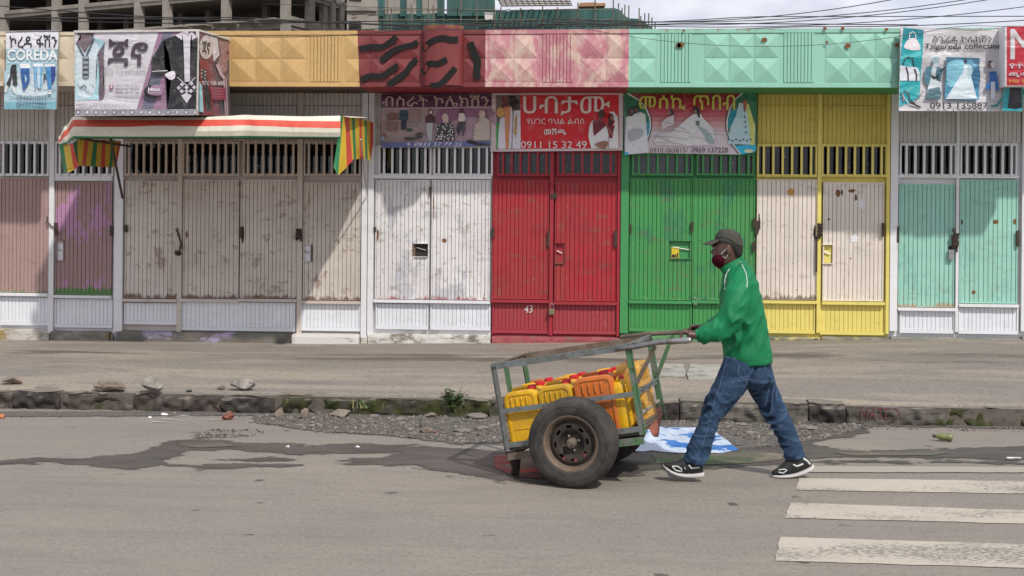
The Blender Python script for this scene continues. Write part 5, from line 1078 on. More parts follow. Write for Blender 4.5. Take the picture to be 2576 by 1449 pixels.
for z in levels:
    m = MB(); f = [c0 - dl * .4 - dr * .4, c0 + dl * LL - dr * .4, c0 + dl * LL + dr * DR, c0 - dl * .4 + dr * DR]
    m.add([p + dn * (z - .3) for p in f] + [p + dn * (z + .12) for p in f], [(0, 1, 2, 3)[::-1], (4, 5, 6, 7), (0, 4, 5, 1)[::-1], (1, 5, 6, 2)[::-1], (2, 6, 7, 3)[::-1], (3, 7, 4, 0)[::-1]]).build('floor_slab', M_RAW, tw)
    for a, b_ in ((c0, c0 + dl * LL), (c0, c0 + dr * DR)): MB().bar(a + dn * (z - .5), b_ + dn * (z - .5), .5, .4).build('edge_beam', M_RAW, tw)
H0, H1 = 0, levels[-1]
def column(p, w, name='column', mat=None): 
    m = MB(); 
    for k_ in range(1):
        q = [p + dl * (i * w / 2) + dr * (j * w / 2) for i, j in ((-1, -1), (1, -1), (1, 1), (-1, 1))]
        m.add([v + dn * 0 for v in q] + [v + dn * H1 for v in q], [(0, 3, 2, 1), (4, 5, 6, 7), (0, 1, 5, 4), (1, 2, 6, 5), (2, 3, 7, 6), (3, 0, 4, 7)])
    return m.build(name, mat or M_RAWL, tw)
for i, s_ in enumerate(sL): column(c0 + dl * s_, .82)
sR = [px2s(u, c0, dr) for u in (775, 828, 850)]
for s_ in sR: column(c0 + dr * s_, .8)
for s_ in sL[::1]:
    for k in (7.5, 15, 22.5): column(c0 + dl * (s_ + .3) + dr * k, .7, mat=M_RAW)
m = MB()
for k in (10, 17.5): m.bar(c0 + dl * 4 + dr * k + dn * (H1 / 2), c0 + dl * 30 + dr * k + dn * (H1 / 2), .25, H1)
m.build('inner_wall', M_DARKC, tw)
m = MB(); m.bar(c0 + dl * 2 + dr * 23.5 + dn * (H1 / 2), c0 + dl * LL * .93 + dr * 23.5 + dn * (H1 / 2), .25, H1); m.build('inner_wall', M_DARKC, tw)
z = levels[6]
for (u0, u1) in [(382, 425), (430, 482), (488, 536), (542, 600), (606, 655), (660, 712), (300, 380)]:
    s0, s1 = px2s(u1, c0, dl), px2s(u0, c0, dl); m = MB(); m.bar(c0 + dl * s0 - dr * 1.0 + dn * (z + .1), c0 + dl * s1 - dr * 1.0 + dn * (z + .1), 1.6, .22); m.build('balcony_slab', M_RAWL, tw)
m = MB()
for (u0, u1, dz0, dz1) in [(1020 * .345 / 1, 0, 0, 0)]: pass
# parapet blocks on the right-hand face
for (u0, u1) in [(722, 745), (750, 770), (782, 800), (804, 822), (830, 846)]:
    s0, s1 = px2s(u0, c0, dr), px2s(u1, c0, dr); m = MB(); m.bar(c0 + dr * s0 + dn * (levels[6] - .1), c0 + dr * s1 + dn * (levels[6] - .1), .3, 1.7); m.build('wall_block', M_RAWL, tw)
# stair tower, pale cast concrete
tb = CAMP + ray(868, PY) * 122; tb.z = 0; te = CAMP + ray(944, PY) * 122; te.z = 0
tt_ = thing('concrete_tower', tb, 'pale cast concrete stair tower beside the open concrete frame', 'building'); dd_ = (te - tb); 
m = MB(); q = [tb, te, te + vdir(2750) * 14, tb + vdir(2750) * 14]
m.add(q + [p + dn * 40 for p in q], [(0, 3, 2, 1), (4, 5, 6, 7), (0, 1, 5, 4), (1, 2, 6, 5), (2, 3, 7, 6), (3, 0, 4, 7)]).build('wall', M_RAWL, tt_)
for k in range(-5, 4):
    zc = levels[6] + k * st
    if zc > 2:
        m = MB(); m.bar(tb + dn * (zc) - FW * .15, te + dn * zc - FW * .15, .25, .3); m.build('floor_band', M_RAW, tt_)
        a = tb.lerp(te, .28); m = MB(); m.box(a.x - .6, a.x + .6, a.y - .12, a.y + .1, zc + .9, zc + 2.5); m.build('opening', M_INT, tt_)
for (uu, vv, L) in [(885, 38, 26), (925, 40, 30), (884, 47, 14), (1000, 20, 0)]:
    if L: a = CAMP + ray(uu, vv) * 121; m = MB(); m.tube([a, a + RT * (L * 121 / FPX) + UP * .15], .05, 5); m.build('steel_rod', M_IRON, tt_)

# ------------------------------------------------------------------ building wrapped in green netting
GD = 112.0
def G(u, v, dd=0.0): return CAMP + ray(u, v) * (GD + dd)
t = NT('green_netting'); xx, yy, zz = t.sep(); fold = t.noise((1.4, 1.4, .12), 5, 0.6); n2 = t.noise((.25, .25, .3), 5, 0.6)
c = t.mix(t.ramp(fold, 0.35, 0.68), (0.055, 0.145, 0.135), (0.024, 0.075, 0.073)); c = t.mix(t.ramp(n2, 0.4, 0.65, 0, .6), c, (0.065, 0.10, 0.088))
t.bump(fold, 0.6, 0.3); M_NET = t.out(c, 0.8, spec=.2)
gb = thing('netted_building', (G(1280, PY).x, G(1280, PY).y, 0), 'building under construction wrapped in dark green netting with scaffold poles', 'building')
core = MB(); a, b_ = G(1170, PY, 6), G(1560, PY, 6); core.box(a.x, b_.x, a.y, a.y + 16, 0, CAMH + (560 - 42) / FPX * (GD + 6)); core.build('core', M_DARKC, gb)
def netpiece(name, pts, dd=0.0, mat=None):
    f = [G(u, v, dd) for u, v in pts]; k = [p + FW * .12 for p in f]; n = len(f)
    for lst in (f, k):
        for p in lst:
            if p.z < 5: p.z = 0
    bm = bmesh.new(); vv = [bm.verts.new(p) for p in f]; fa = bm.faces.new(vv); r_ = bmesh.ops.extrude_face_region(bm, geom=[fa]); 
    for e in r_['geom']:
        if isinstance(e, bmesh.types.BMVert): e.co += FW * .12
    bmesh.ops.triangulate(bm, faces=bm.faces[:]); bmesh.ops.recalc_face_normals(bm, faces=bm.faces[:]); bm.verts.index_update()
    m = MB().add([v.co.copy() for v in bm.verts], [tuple(v.index for v in f_.verts) for f_ in bm.faces]); bm.free()
    return m.build(name, mat or M_NET, gb)
B_ = 700
netpiece('netting', [(952, B_), (952, 36), (1010, 34), (1050, 36), (1100, 33), (1142, 36), (1180, 33), (1243, 34), (1243, B_)])
netpiece('netting', [(1246, B_), (1246, 28), (1300, 27), (1350, 24), (1440, 22), (1500, 21), (1545, 20), (1562, 26), (1570, 38), (1582, 46), (1605, 47), (1618, 52), (1630, 62), (1642, 70), (1642, B_)], .6)
for (u0, u1) in [(950, 968), (1006, 1023), (1047, 1062), (1100, 1118), (1124, 1245)]: netpiece('netting', [(u0, 40), (u0, -60), (u1, -60), (u1, 40)], -.4)
netpiece('netting', [(950, -60), (950, -80), (1250, -80), (1250, -60)], -.4)
M_POLE = plain('scaffold_pole', (0.16, 0.14, 0.10), 0.8)
for u, v in [(1160, -5), (1200, 8), (1244, 10), (1260, 18), (1310, 20), (1365, 15), (1402, 18), (1454, 6), (1497, -2), (1543, -8), (1556, 8), (1565, 20), (1572, 12), (1582, 14), (1608, 20), (1612, 40), (1622, 33), (1632, 33), (1640, 44), (1648, 55), (975, 0), (985, 20), (1035, 10), (1078, 0), (1090, 12)]:
    m = MB(); a, b_ = G(u, v, -1), G(u - 2, 300, -1); m.tube([a, Vector((b_.x, b_.y, 0))], .06, 5); m.build('scaffold_pole', M_POLE, gb)
rr_ = random.Random(3)
for v in (25, 50, 100, 160):
    m = MB(); m.tube([G(950 + 6 * i, v + rr_.uniform(-1.2, 1.2), -1.15) for i in range(0, 100)], .045, 4); m.build('scaffold_ledger', M_POLE, gb)
m = MB()
for i in range(13): m.tube([G(1248 + i * 14, -14, 3), G(1262 + i * 14, 16 - i * .4, -2)], .07, 5)
for j in range(6): m.tube([G(1246 + j * 3, -10 + j * 5, 2 - j), G(1430 + j * 2, -12 + j * 5, 2 - j)], .07, 5)
m.build('roof_formwork', M_POLE, gb)
m = MB(); a = G(1492, 18, 1); 
m.bar(G(1455, 20, 2), G(1520, 18, 2), 3.0, .25); m.bar(G(1458, 15, 2), G(1500, 14, 2), 2.0, .25); m.build('timber_stack', plain('orange_timber', (0.35, 0.19, 0.09)), gb)
netpiece('white_sack', [(1219, 31), (1241, 32), (1240, 51), (1220, 50)], -.9, P['white_wall'])
for k in range(1, 5):
    zc = CAMH + (560 - 40) / FPX * GD - 3.4 * k
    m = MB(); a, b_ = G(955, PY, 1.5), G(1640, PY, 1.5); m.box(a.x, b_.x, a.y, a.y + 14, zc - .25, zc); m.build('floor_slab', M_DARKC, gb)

# ------------------------------------------------------------------ overhead wires
M_WIRE = plain('black_cable', (0.02, 0.02, 0.022), 0.5)
def wire(pts, Y, r, label, sag=0.0):
    P_ = []
    (u0, v0), (u1, v1) = pts[0], pts[-1]
    for i in range(41):
        f = -1.2 + 3.4 * i / 40; p = onY(u0 + (u1 - u0) * f, v0 + (v1 - v0) * f, Y); p.z -= sag * 4 * max(f * (1 - f), -.4); P_.append(p)
    tag(MB().tube(P_, r, 5).build('overhead_cable', M_WIRE), label, 'cable', 'overhead cables behind the shops')
wire([(1646, 56), (2239, 0)], 19, .007, 'topmost overhead cable rising steeply across the sky to the right', .08)
wire([(1653, 55), (2424, 0)], 19.3, .007, 'second overhead cable from the top crossing the sky', .10)
wire([(1700, 63), (2480, 0)], 19.6, .007, 'third overhead cable, close under the second one in the sky', .10)
wire([(1640, 66), (2576, 17)], 20, .007, 'lowest long cable sloping gently across the right sky', .12)
wire([(2150, 67), (2576, 51)], 20.4, .008, 'short flat cable just above the fascia at the far right', .02)
wire([(0, 15), (644, 53)], 18, .008, 'thin cable sloping down in front of the concrete frame, upper left', .03)
wire([(0, 47), (700, 58)], 18.3, .008, 'almost level cable in front of the concrete frame at the left', .03)
wire([(891, 60), (1535, 65)], 18, .008, 'level cable in front of the green netting', .03)
wire([(860, 57), (1640, 56)], 18.3, .007, 'upper of two cables in front of the green netting', .05)
wire([(510, 88), (900, 86)], 14.3, .004, 'cable sagging along the orange fascia', .03)
wire([(1500, 78), (2200, 100)], 14.0, .003, 'cable hanging loosely along the mint fascia', .12)

# ------------------------------------------------------------------ stones, rubble, plants, litter
def rock_mesh(seed, sub=3, sq=(1, .8, .6), rough=.35):
    bm = bmesh.new(); bmesh.ops.create_icosphere(bm, subdivisions=sub, radius=1); rn = random.Random(seed)
    cuts = [(Vector((rn.gauss(0, 1), rn.gauss(0, 1), rn.gauss(0, 1))).normalized(), rn.uniform(.5, .82)) for _ in range(12)]
    for v in bm.verts:
        p = v.co.copy()
        for n, d_ in cuts:
            k = p.dot(n)
            if k > d_: p -= n * (k - d_)
        p *= 1 + rough * .35 * mnoise.noise(p * 2.2 + Vector((seed, 0, 0))) + (rough * .3 * mnoise.noise(p * 6 + Vector((seed, 0, 0))) if sub > 2 else 0)
        v.co = Vector((p.x * sq[0], p.y * sq[1], p.z * sq[2]))
    vs = [v.co.copy() for v in bm.verts]; fs = [tuple(v.index for v in f.verts) for f in bm.faces]; bm.free(); return vs, fs
M_RK = [stone_mat('pale_grey_rock', (0.40, 0.37, 0.33), (0.19, 0.175, 0.16), sc=12), stone_mat('tan_rock', (0.30, 0.24, 0.18), (0.2, 0.165, 0.135), sc=12), stone_mat('grey_rock', (0.17, 0.155, 0.14), (0.1, 0.092, 0.085), sc=14), stone_mat('red_brick_stone', (0.27, 0.085, 0.06), (0.17, 0.06, 0.045), sc=14), stone_mat('dark_rock', (0.085, 0.08, 0.075), (0.05, 0.047, 0.045), sc=14)]
def rock(u, v, w_, h_, mat, label, seed, z=0.0, group=None, name='rock', cat='rock', sub=3):
    """u,v = where it stands; w_,h_ = its size on the 2576 px frame"""
    p = onZ(u, v, z); k = p.y / FPX; vs, fs = rock_mesh(seed, sub, (w_ * k / 1.75, w_ * k / 2.1, h_ * k / 1.55))
    lo = min(q.z for q in vs); vs = [q + p + Vector((0, w_ * k / 2.4, -lo - .006)) for q in vs]
    o = MB().add(vs, fs).build(name, mat); return tag(o, label, cat, group)
zp_ = .165
rock(267, 986, 78, 26, M_RK[1], 'flat brownish stone lying on the pavement edge, leftmost of the big ones', 1, zp_, 'big stones set along the kerb')
rock(372, 990, 62, 34, M_RK[0], 'blocky pale stone on the pavement edge between a flat one and a rounded one', 12, zp_, 'big stones set along the kerb')
rock(608, 984, 68, 28, M_RK[0], 'craggy light grey stone on the pavement edge, rightmost of the big ones', 3, zp_, 'big stones set along the kerb')
rock(552, 980, 22, 13, M_RK[1], 'small tan pebble just left of the craggy light grey stone', 4, zp_, sub=2)
rock(474, 986, 18, 7, M_RK[4], 'small dark pebble on the pavement edge midway between big stones', 5, zp_, sub=2)
rock(18, 968, 66, 20, M_RK[1], 'low tan stone half sunk in the pavement at the left edge', 6, zp_)
rock(570, 1058, 34, 20, M_RK[3], 'dark red brick stone lying on the road below the kerb', 7)
rock(552, 1038, 24, 30, M_RK[1], 'pointed pale stone leaning at the foot of the kerb joint', 8)
rock(700, 1052, 26, 26, M_RK[1], 'small pointed tan stone leaning against the mossy kerb', 9)
rock(766, 1058, 24, 27, M_RK[1], 'upright wedge of stone in front of the mossy kerb stone', 10)
rock(852, 1053, 60, 22, M_RK[1], 'rounded tan boulder at the left start of the rubble', 11)
vt = onZ(6, 1053); tag(MB().add(*[(lambda a, f: ([q * 1.0 + vt + Vector((0, 0, .02)) for q in a], f))(*rock_mesh(3, 3, (.027, .027, .025), 0.0))][0]).build('orange_fruit', plain('orange_peel', (0.6, 0.22, 0.08), .5), smooth=True), 'small orange fruit on the road at the left edge', 'fruit')
M_PAPER = plain('crumpled_white_paper', (0.75, 0.74, 0.72), .8, var=.1)
for i, (u, v, w_, h_, lb) in enumerate([(413, 1046, 20, 9, 'crumpled white scrap beside the dried white streaks'), (722, 1127, 10, 8, 'left one of two white scraps on the wet road'), (899, 1127, 10, 8, 'right one of two white scraps on the wet road'), (375, 1051, 12, 4, 'flat white scrap left of the crumpled one')]):
    rock(u, v, w_, h_, M_PAPER, lb, 20 + i, 0, name='paper_scrap', cat='litter', sub=2)
for mm_ in M_RK[:2]: pass
# bigger pieces lying in the rubble
rub = [(940, 1051, 26, 9, 1), (985, 1062, 22, 8, 1), (1005, 1058, 30, 10, 1), (960, 1068, 14, 6, 0), (895, 1063, 10, 5, 0), (912, 1073, 18, 6, 2), (1020, 1082, 22, 12, 2), (1062, 1078, 18, 20, 2), (1072, 1092, 34, 18, 1), (1094, 1092, 14, 9, 3), (1080, 1053, 34, 12, 1), (1112, 1046, 20, 8, 2), (1018, 1030, 26, 12, 2), (1040, 1030, 20, 9, 2), (1060, 1037, 22, 6, 1), (1174, 1040, 16, 10, 1), (1152, 1048, 12, 5, 0), (1200, 1058, 60, 14, 2), (1150, 1098, 40, 8, 2), (1040, 1096, 34, 9, 4), (1035, 1104, 20, 8, 4), (1160, 1090, 60, 10, 2), (1215, 1085, 40, 12, 2), (902, 1092, 9, 5, 4), (756, 1074, 26, 7, 1), (893, 1081, 12, 8, 0), (1240, 1075, 20, 8, 0), (1165, 1112, 12, 5, 0),
       (1696, 1046, 52, 24, 2), (1706, 1030, 24, 13, 1), (1670, 1028, 40, 22, 4), (1730, 1034, 20, 20, 2), (1755, 1046, 54, 22, 2), (1640, 1022, 50, 18, 4), (1690, 1006, 60, 18, 4), (2078, 1058, 30, 20, 0), (2104, 1060, 38, 16, 2), (2124, 1064, 18, 8, 2), (2050, 1062, 24, 9, 1), (2035, 1084, 60, 13, 2), (2000, 1064, 26, 10, 2), (1960, 1060, 30, 12, 2), (1985, 1076, 24, 8, 2), (1940, 1096, 26, 7, 0), (1872, 1074, 26, 10, 2), (1890, 1092, 36, 9, 1), (1925, 1110, 22, 6, 2), (1850, 1086, 20, 8, 2), (1975, 1103, 20, 6, 0), (2110, 1094, 14, 5, 1), (1830, 1064, 24, 8, 2), (2148, 1100, 10, 4, 4), (1780, 1062, 26, 10, 2), (1610, 1040, 40, 16, 4)]
words_ = ['pale', 'tan', 'grey', 'reddish', 'dark']
rl = []
for i, (u, v, w_, h_, mi) in enumerate(rub):
    sz = 'large' if w_ >= 34 else ('fist sized' if w_ >= 20 else 'small')
    if u < 1400: xz = 'at the left end of the gravel' if u < 930 else ('in the gravel left of the bushy weed' if u < 1050 else ('in the gravel under the bushy weed' if u < 1130 else 'in the gravel just left of the cart'))
    else: xz = 'by the kerb right behind the cart' if u < 1720 else ('in the gravel behind the front leg' if u < 1860 else ('in the gravel between the two legs' if u < 1960 else ('in the gravel behind the rear leg' if u < 2060 else 'at the right end of the gravel')))
    yz = ' roadside' if v > 1085 else (' kerbside' if v < 1048 else '')
    rl.append([u, '%s%s %s stone %s' % (sz, yz, words_[mi], xz)])
for lb in set(x[1] for x in rl):
    same = sorted([x for x in rl if x[1] == lb], key=lambda x: x[0]); n_ = len(same)
    if n_ == 2: same[0][1] += ', left one'; same[1][1] += ', right one'
    elif n_ > 2:
        for q, x in enumerate(same): x[1] += ', ' + (['leftmost', 'second', 'third', 'fourth', 'fifth', 'sixth'][q] if q < n_ - 1 else 'rightmost')
for i, (u, v, w_, h_, mi) in enumerate(rub):
    rock(u, v, w_, h_, M_RK[mi], rl[i][1], 40 + i, 0, 'loose stones in the rubble', name='rubble_stone', cat='stone', sub=2)
# gravel carpets
def gravel(name, poly, n, label, sizes=(.004, .014), seed=0, mats=None, mound=0.0):
    rn = random.Random(seed); pts = [onZ(u, v) for u, v in poly]; xs_ = [p.x for p in pts]; ys_ = [p.y for p in pts]; N = len(pts)
    def inside(x, y):
        c_ = False; j = N - 1
        for i in range(N):
            if (pts[i].y > y) != (pts[j].y > y) and x < (pts[j].x - pts[i].x) * (y - pts[i].y) / (pts[j].y - pts[i].y) + pts[i].x: c_ = not c_
            j = i
        return c_
    ico = rock_mesh(3, 1, (1, 1, .7), .3); iv = np.array([v[:] for v in ico[0]]); m = MB(); mi = []; cnt = 0
    V, Fc = [], []
    colz = [(0.115, 0.107, 0.10), (0.15, 0.138, 0.125), (0.21, 0.19, 0.168), (0.09, 0.084, 0.078), (0.10, 0.094, 0.088), (0.13, 0.12, 0.11), (0.30, 0.27, 0.23), (0.16, 0.125, 0.105)]
    while cnt < n:
        x, y = rn.uniform(min(xs_), max(xs_)), rn.uniform(min(ys_), max(ys_)); edge = mnoise.noise(Vector((x * 3, y * 5, seed)))
        cnt += 1
        if not inside(x + .05 * edge, y + .08 * edge): continue
        if mnoise.noise(Vector((x * 2.2, y * 4, 7))) < -.05 and rn.random() < .8: continue
        r_ = rn.uniform(*sizes) * (1 if rn.random() < .85 else 1.8); a = rn.uniform(0, 6.28); ca, sa = math.cos(a), math.sin(a)
        sc_ = np.array([r_ * rn.uniform(.8, 1.3), r_ * rn.uniform(.7, 1.1), r_ * rn.uniform(.5, .9)]); q = iv * sc_
        q = np.stack([q[:, 0] * ca - q[:, 1] * sa, q[:, 0] * sa + q[:, 1] * ca, q[:, 2]], 1) + np.array([x, y, .004 + r_ * .3])
        m.add(q.tolist(), ico[1], rn.choice(colz))
    return tag(m.build(name, M_GRAV), label, 'gravel', kind='stuff')
t = NT('gravel_stone'); at = t.n.new('ShaderNodeAttribute'); at.attribute_name = 'Col'; M_GRAV = t.out(t.mix(t.ramp(t.noise(40), .4, .7, 0, .4), at.outputs['Color'], (.1, .09, .08)), .95, spec=.2)
t = NT('dark_grit'); n = t.noise(40, 6, .75); t.out(t.mix(t.ramp(n, .4, .6), (0.16, 0.145, 0.13), (0.09, 0.083, 0.076)), .95, spec=.2); t.bump(n, .6, .01); t.alpha(mask_fac(t, (5, 9, 1), 1.2, .4, .6)); M_GRIT = t.m
gl_ = [(640, 1046), (820, 1040), (900, 1032), (1000, 1026), (1240, 1024), (1330, 1026), (1340, 1112), (1240, 1116), (1150, 1118), (1060, 1107), (980, 1098), (860, 1090), (740, 1080), (640, 1062)]
gr_ = [(1560, 1014), (1700, 1014), (1860, 1020), (1960, 1030), (2080, 1044), (2160, 1060), (2190, 1076), (2120, 1092), (2060, 1108), (1960, 1122), (1860, 1130), (1700, 1090), (1560, 1080)]
mask_sheet('grit', [gl_], M_GRIT, .0055, soft=(.10, .06)); mask_sheet('grit', [gr_], M_GRIT, .0055, soft=(.10, .06)); mask_sheet('grit', [[(-200, 1036), (700, 1036), (700, 1046), (-200, 1050)], [(2100, 1060), (2700, 1072), (2700, 1082), (2100, 1072)]], M_GRIT, .005, soft=(.08, .04))
gravel('gravel', [(-200, 1037), (700, 1037), (700, 1050), (-200, 1052)], 1100, 'sparse grit along the foot of the kerb at the left', (.003, .009), 5)
gravel('gravel', [(2120, 1064), (2700, 1074), (2700, 1088), (2120, 1082)], 700, 'sparse grit along the foot of the kerb at the right', (.003, .009), 6)
gravel('gravel', gl_, 17000, 'dark crushed gravel spread along the kerb left of the cart', seed=1)
gravel('gravel', gr_, 15000, 'grey crushed gravel spread along the kerb behind the man', seed=2)
gravel('gravel', [(480, 1092), (560, 1078), (640, 1082), (700, 1090), (620, 1100), (500, 1104)], 900, 'thin scatter of fine gravel on the road left of the rubble', (.004, .01), 3)
M_BLUEP = plain('blue_plastic', (0.03, 0.06, 0.4), .4); rock(947, 1048, 13, 7, M_BLUEP, 'small blue plastic scrap in the rubble', 90, 0, name='plastic_scrap', cat='litter', sub=2)
rock(977, 1055, 16, 5, plain('pale_blue_plastic', (.35, .5, .6), .4), 'small pale blue plastic scrap in the rubble', 91, 0, name='plastic_scrap', cat='litter', sub=2)
# plants
def leaf(m, p, d, L, w_, col, bend=.3):
    d = d.normalized(); s_ = d.cross(Vector((0, 0, 1)));
    if s_.length < .1: s_ = Vector((1, 0, 0))
    s_.normalize(); m1 = p + d * L * .5; tip = p + d * L + Vector((0, 0, -bend * L))
    m.add([p, m1 - s_ * w_ / 2, tip, m1 + s_ * w_ / 2], [(0, 1, 2), (0, 2, 3)], col)
t = NT('leaf_green'); at = t.n.new('ShaderNodeAttribute'); at.attribute_name = 'Col'; M_LEAF = t.out(at.outputs['Color'], .55); 
def bush(u, v, hpx, wpx, label, seed):
    p = onZ(u, v, 0.02); k = p.y / FPX; hh = hpx * k; ww = wpx * k / 2; rn = random.Random(seed); root = thing('weed_bush', p, label, 'bush'); fo = MB(); stm = MB()
    for i in range(70):
        a = rn.uniform(0, 6.28); rr = ww * rn.uniform(.1, 1) ** .8; top = p + Vector((rr * math.cos(a), rr * .8 * math.sin(a), hh * rn.uniform(.15, 1) * (1 - .45 * rr / ww)))
        base = p + Vector((rn.uniform(-.02, .02), rn.uniform(-.02, .02), 0)); stm.tube([base, base.lerp(top, .5) + Vector((0, 0, .015)), top], .003, 4)
        g_ = rn.uniform(.6, 1.3)
        for j in range(15):
            q = 2.4 * j; f = rn.uniform(.45, 1); pp = base.lerp(top, f) + Vector((0, 0, .012)); el = rn.uniform(-.2, .8)
            leaf(fo, pp, Vector((math.cos(q), math.sin(q), el)), rn.uniform(.028, .05), .018, (0.055 * g_, 0.095 * g_, 0.03 * g_) if rn.random() < .85 else (.12, .15, .06))
    stm.build('stem', plain('green_stem', (.09, .09, .04)), root); fo.build('foliage', M_LEAF, root)
bush(1140, 1040, 76, 84, 'bushy green weed growing out of the kerb left of the cart', 4)
def grass(u, v, hpx, wpx, n, label, seed, z=.0):
    p = onZ(u, v, z); k = p.y / FPX; rn = random.Random(seed); m = MB()
    for i in range(n):
        x = rn.gauss(0, .3) * wpx * k; b0 = p + Vector((x, rn.uniform(-.04, .04), 0)); h_ = hpx * k * rn.uniform(.35, 1); ln = Vector((rn.gauss(0, .35), rn.gauss(0, .3), 1)).normalized()
        s_ = Vector((1, .3, 0)).normalized() * .004; m1 = b0 + ln * h_ * .6; tp = b0 + ln * h_ + Vector((ln.x * h_ * .35, 0, -h_ * .1)); c_ = (rn.uniform(.08, .16), rn.uniform(.14, .2), .05) if rn.random() < .7 else (.3, .26, .12)
        m.add([b0 - s_, b0 + s_, m1 + s_ * .7, m1 - s_ * .7, tp], [(0, 1, 2, 3), (3, 2, 4)], c_)
    tag(m.build('grass_tuft', M_LEAF), label, 'grass', 'grass tufts along the kerb')
grass(925, 1026, 36, 60, 70, 'thin grass tuft on the kerb at the left of the bushy weed', 1, .06)
grass(1745, 1022, 40, 30, 60, 'grass tuft behind the front leg of the man', 2); grass(1850, 1038, 34, 60, 70, 'dry grass tuft between the legs of the man', 3); grass(2005, 1022, 26, 44, 60, 'yellowish grass tuft beside the rear knee of the man', 4)
grass(2082, 1040, 34, 16, 14, 'few long blades of grass against the kerb right of the man', 5); grass(1640, 1030, 14, 20, 16, 'tiny green leaves right behind the cart', 6)
# concrete slabs sunk in the pavement behind the cart
for i, (q, lb) in enumerate([([(1640, 906), (1718, 908), (1726, 930), (1722, 940), (1600, 934), (1590, 910)], 'left pale concrete slab on the pavement behind the cart handles'), ([(1738, 908), (1812, 910), (1840, 944), (1732, 944), (1728, 934)], 'right pale concrete slab on the pavement beside the crack')]):
    f = [onZ(u, v, .22) for u, v in q]; N = len(f); m = MB().add([p + Vector((0, 0, -.06)) for p in f] + f, [tuple(range(N))[::-1], tuple(range(N, 2 * N))] + [(j, (j + 1) % N, N + (j + 1) % N, N + j) for j in range(N)])
    zt = pave_z(f[0].x, f[0].y) + .022
    m.v = [(x, y, z - .22 + zt) for x, y, z in m.v]
    tag(m.build('concrete_slab', plinth_mat('slab_concrete_%s' % 'ab'[i], (0.36, 0.35, 0.31), (0.30, 0.29, 0.26), (0.2, 0.19, 0.16)), None), lb, 'slab', 'concrete slabs in the pavement')
# green plastic bottle, sticks
p = onZ(2385, 1112); pr = [(0.0, 0), (.02, .001), (.031, .008), (.030, .03), (.024, .05), (.029, .07), (.026, .095), (.014, .118), (.011, .13), (0.0, .131)]
m = MB().lathe(pr, p + Vector((.04, .02, .032)), Vector((-1, .15, .05)), 20); bt = m.build('bottle', NT('green_plastic').out((0.15, 0.17, 0.055), .25, spec=.7), smooth=True); tag(bt, 'crushed greenish plastic bottle lying on the road at the right', 'bottle')
MB().lathe([(0, 0), (.014, 0), (.014, .017), (0, .017)], p + Vector((.04, .02, .032)) + Vector((-1, .15, .05)).normalized() * .132, Vector((-1, .15, .05)), 14).build('cap', plain('dark_cap', (.03, .035, .035), .5), bt)
a = onZ(2532, 1151, .02)
tag(MB().tube([a, a + Vector((.09, -.03, .005))], .005, 6).tube([a + Vector((.0, -.02, 0)), a + Vector((.1, -.01, .0))], .004, 6).build('broken_stick', M_PAPER), 'two pale broken sticks on the wet road at the right edge', 'litter')
# blue and white plastic sack spread on the ground
qp = [[(1586, 1092), (1640, 1078), (1700, 1078), (1762, 1080), (1800, 1090)], [(1580, 1110), (1640, 1095), (1710, 1096), (1780, 1102), (1830, 1112)], [(1578, 1124), (1635, 1118), (1710, 1118), (1780, 1122), (1858, 1134)], [(1584, 1140), (1640, 1136), (1700, 1142), (1750, 1143), (1810, 1142)]]
m = MB(); nu, nv = 48, 30
for j in range(nv + 1):
    for i in range(nu + 1):
        a, b_ = i / nu * 4, j / nv * 3; i0, j0 = min(int(a), 3), min(int(b_), 2); fa, fb = a - i0, b_ - j0
        u = (qp[j0][i0][0] * (1 - fa) + qp[j0][i0 + 1][0] * fa) * (1 - fb) + (qp[j0 + 1][i0][0] * (1 - fa) + qp[j0 + 1][i0 + 1][0] * fa) * fb
        v = (qp[j0][i0][1] * (1 - fa) + qp[j0][i0 + 1][1] * fa) * (1 - fb) + (qp[j0 + 1][i0][1] * (1 - fa) + qp[j0 + 1][i0 + 1][1] * fa) * fb
        p = onZ(u, v); left = max(0, 1 - i / nu * 2.2); hgt = .014 + .035 * abs(mnoise.noise(Vector((p.x * 5, p.y * 6, 1)))) + .12 * left * (.5 + mnoise.noise(Vector((p.x * 11, p.y * 5, 5)))) * math.sin(math.pi * (.15 + .85 * j / nv)) 
        edge = min(j, nv - j, nu - i) / 3; m.v.append((p.x, p.y, hgt * min(1, .4 + edge)))
m.f = [(j * (nu + 1) + i, j * (nu + 1) + i + 1, (j + 1) * (nu + 1) + i + 1, (j + 1) * (nu + 1) + i) for j in range(nv) for i in range(nu)]; m.c = [None] * len(m.f)
t = NT('blue_white_plastic_sack'); c = t.mix(t.ramp(t.noise((1.6, 2.2, 3), 7, .65, loc=(.65, .3, 0)), .50, .53), (0.52, 0.60, 0.72), (0.02, 0.15, 0.48)); c = t.mix(t.ramp(t.noise(30), .55, .65, 0, .5), c, (.45, .55, .7)); t.bump(t.noise((9, 14, 9), 5, .6, dist=1.0), .8, .03); M_SACK = t.out(c, .35)
tag(m.build('plastic_sack', M_SACK, smooth=True), 'blue and white plastic sheet spread on the wet road behind the wheel', 'plastic sheet')
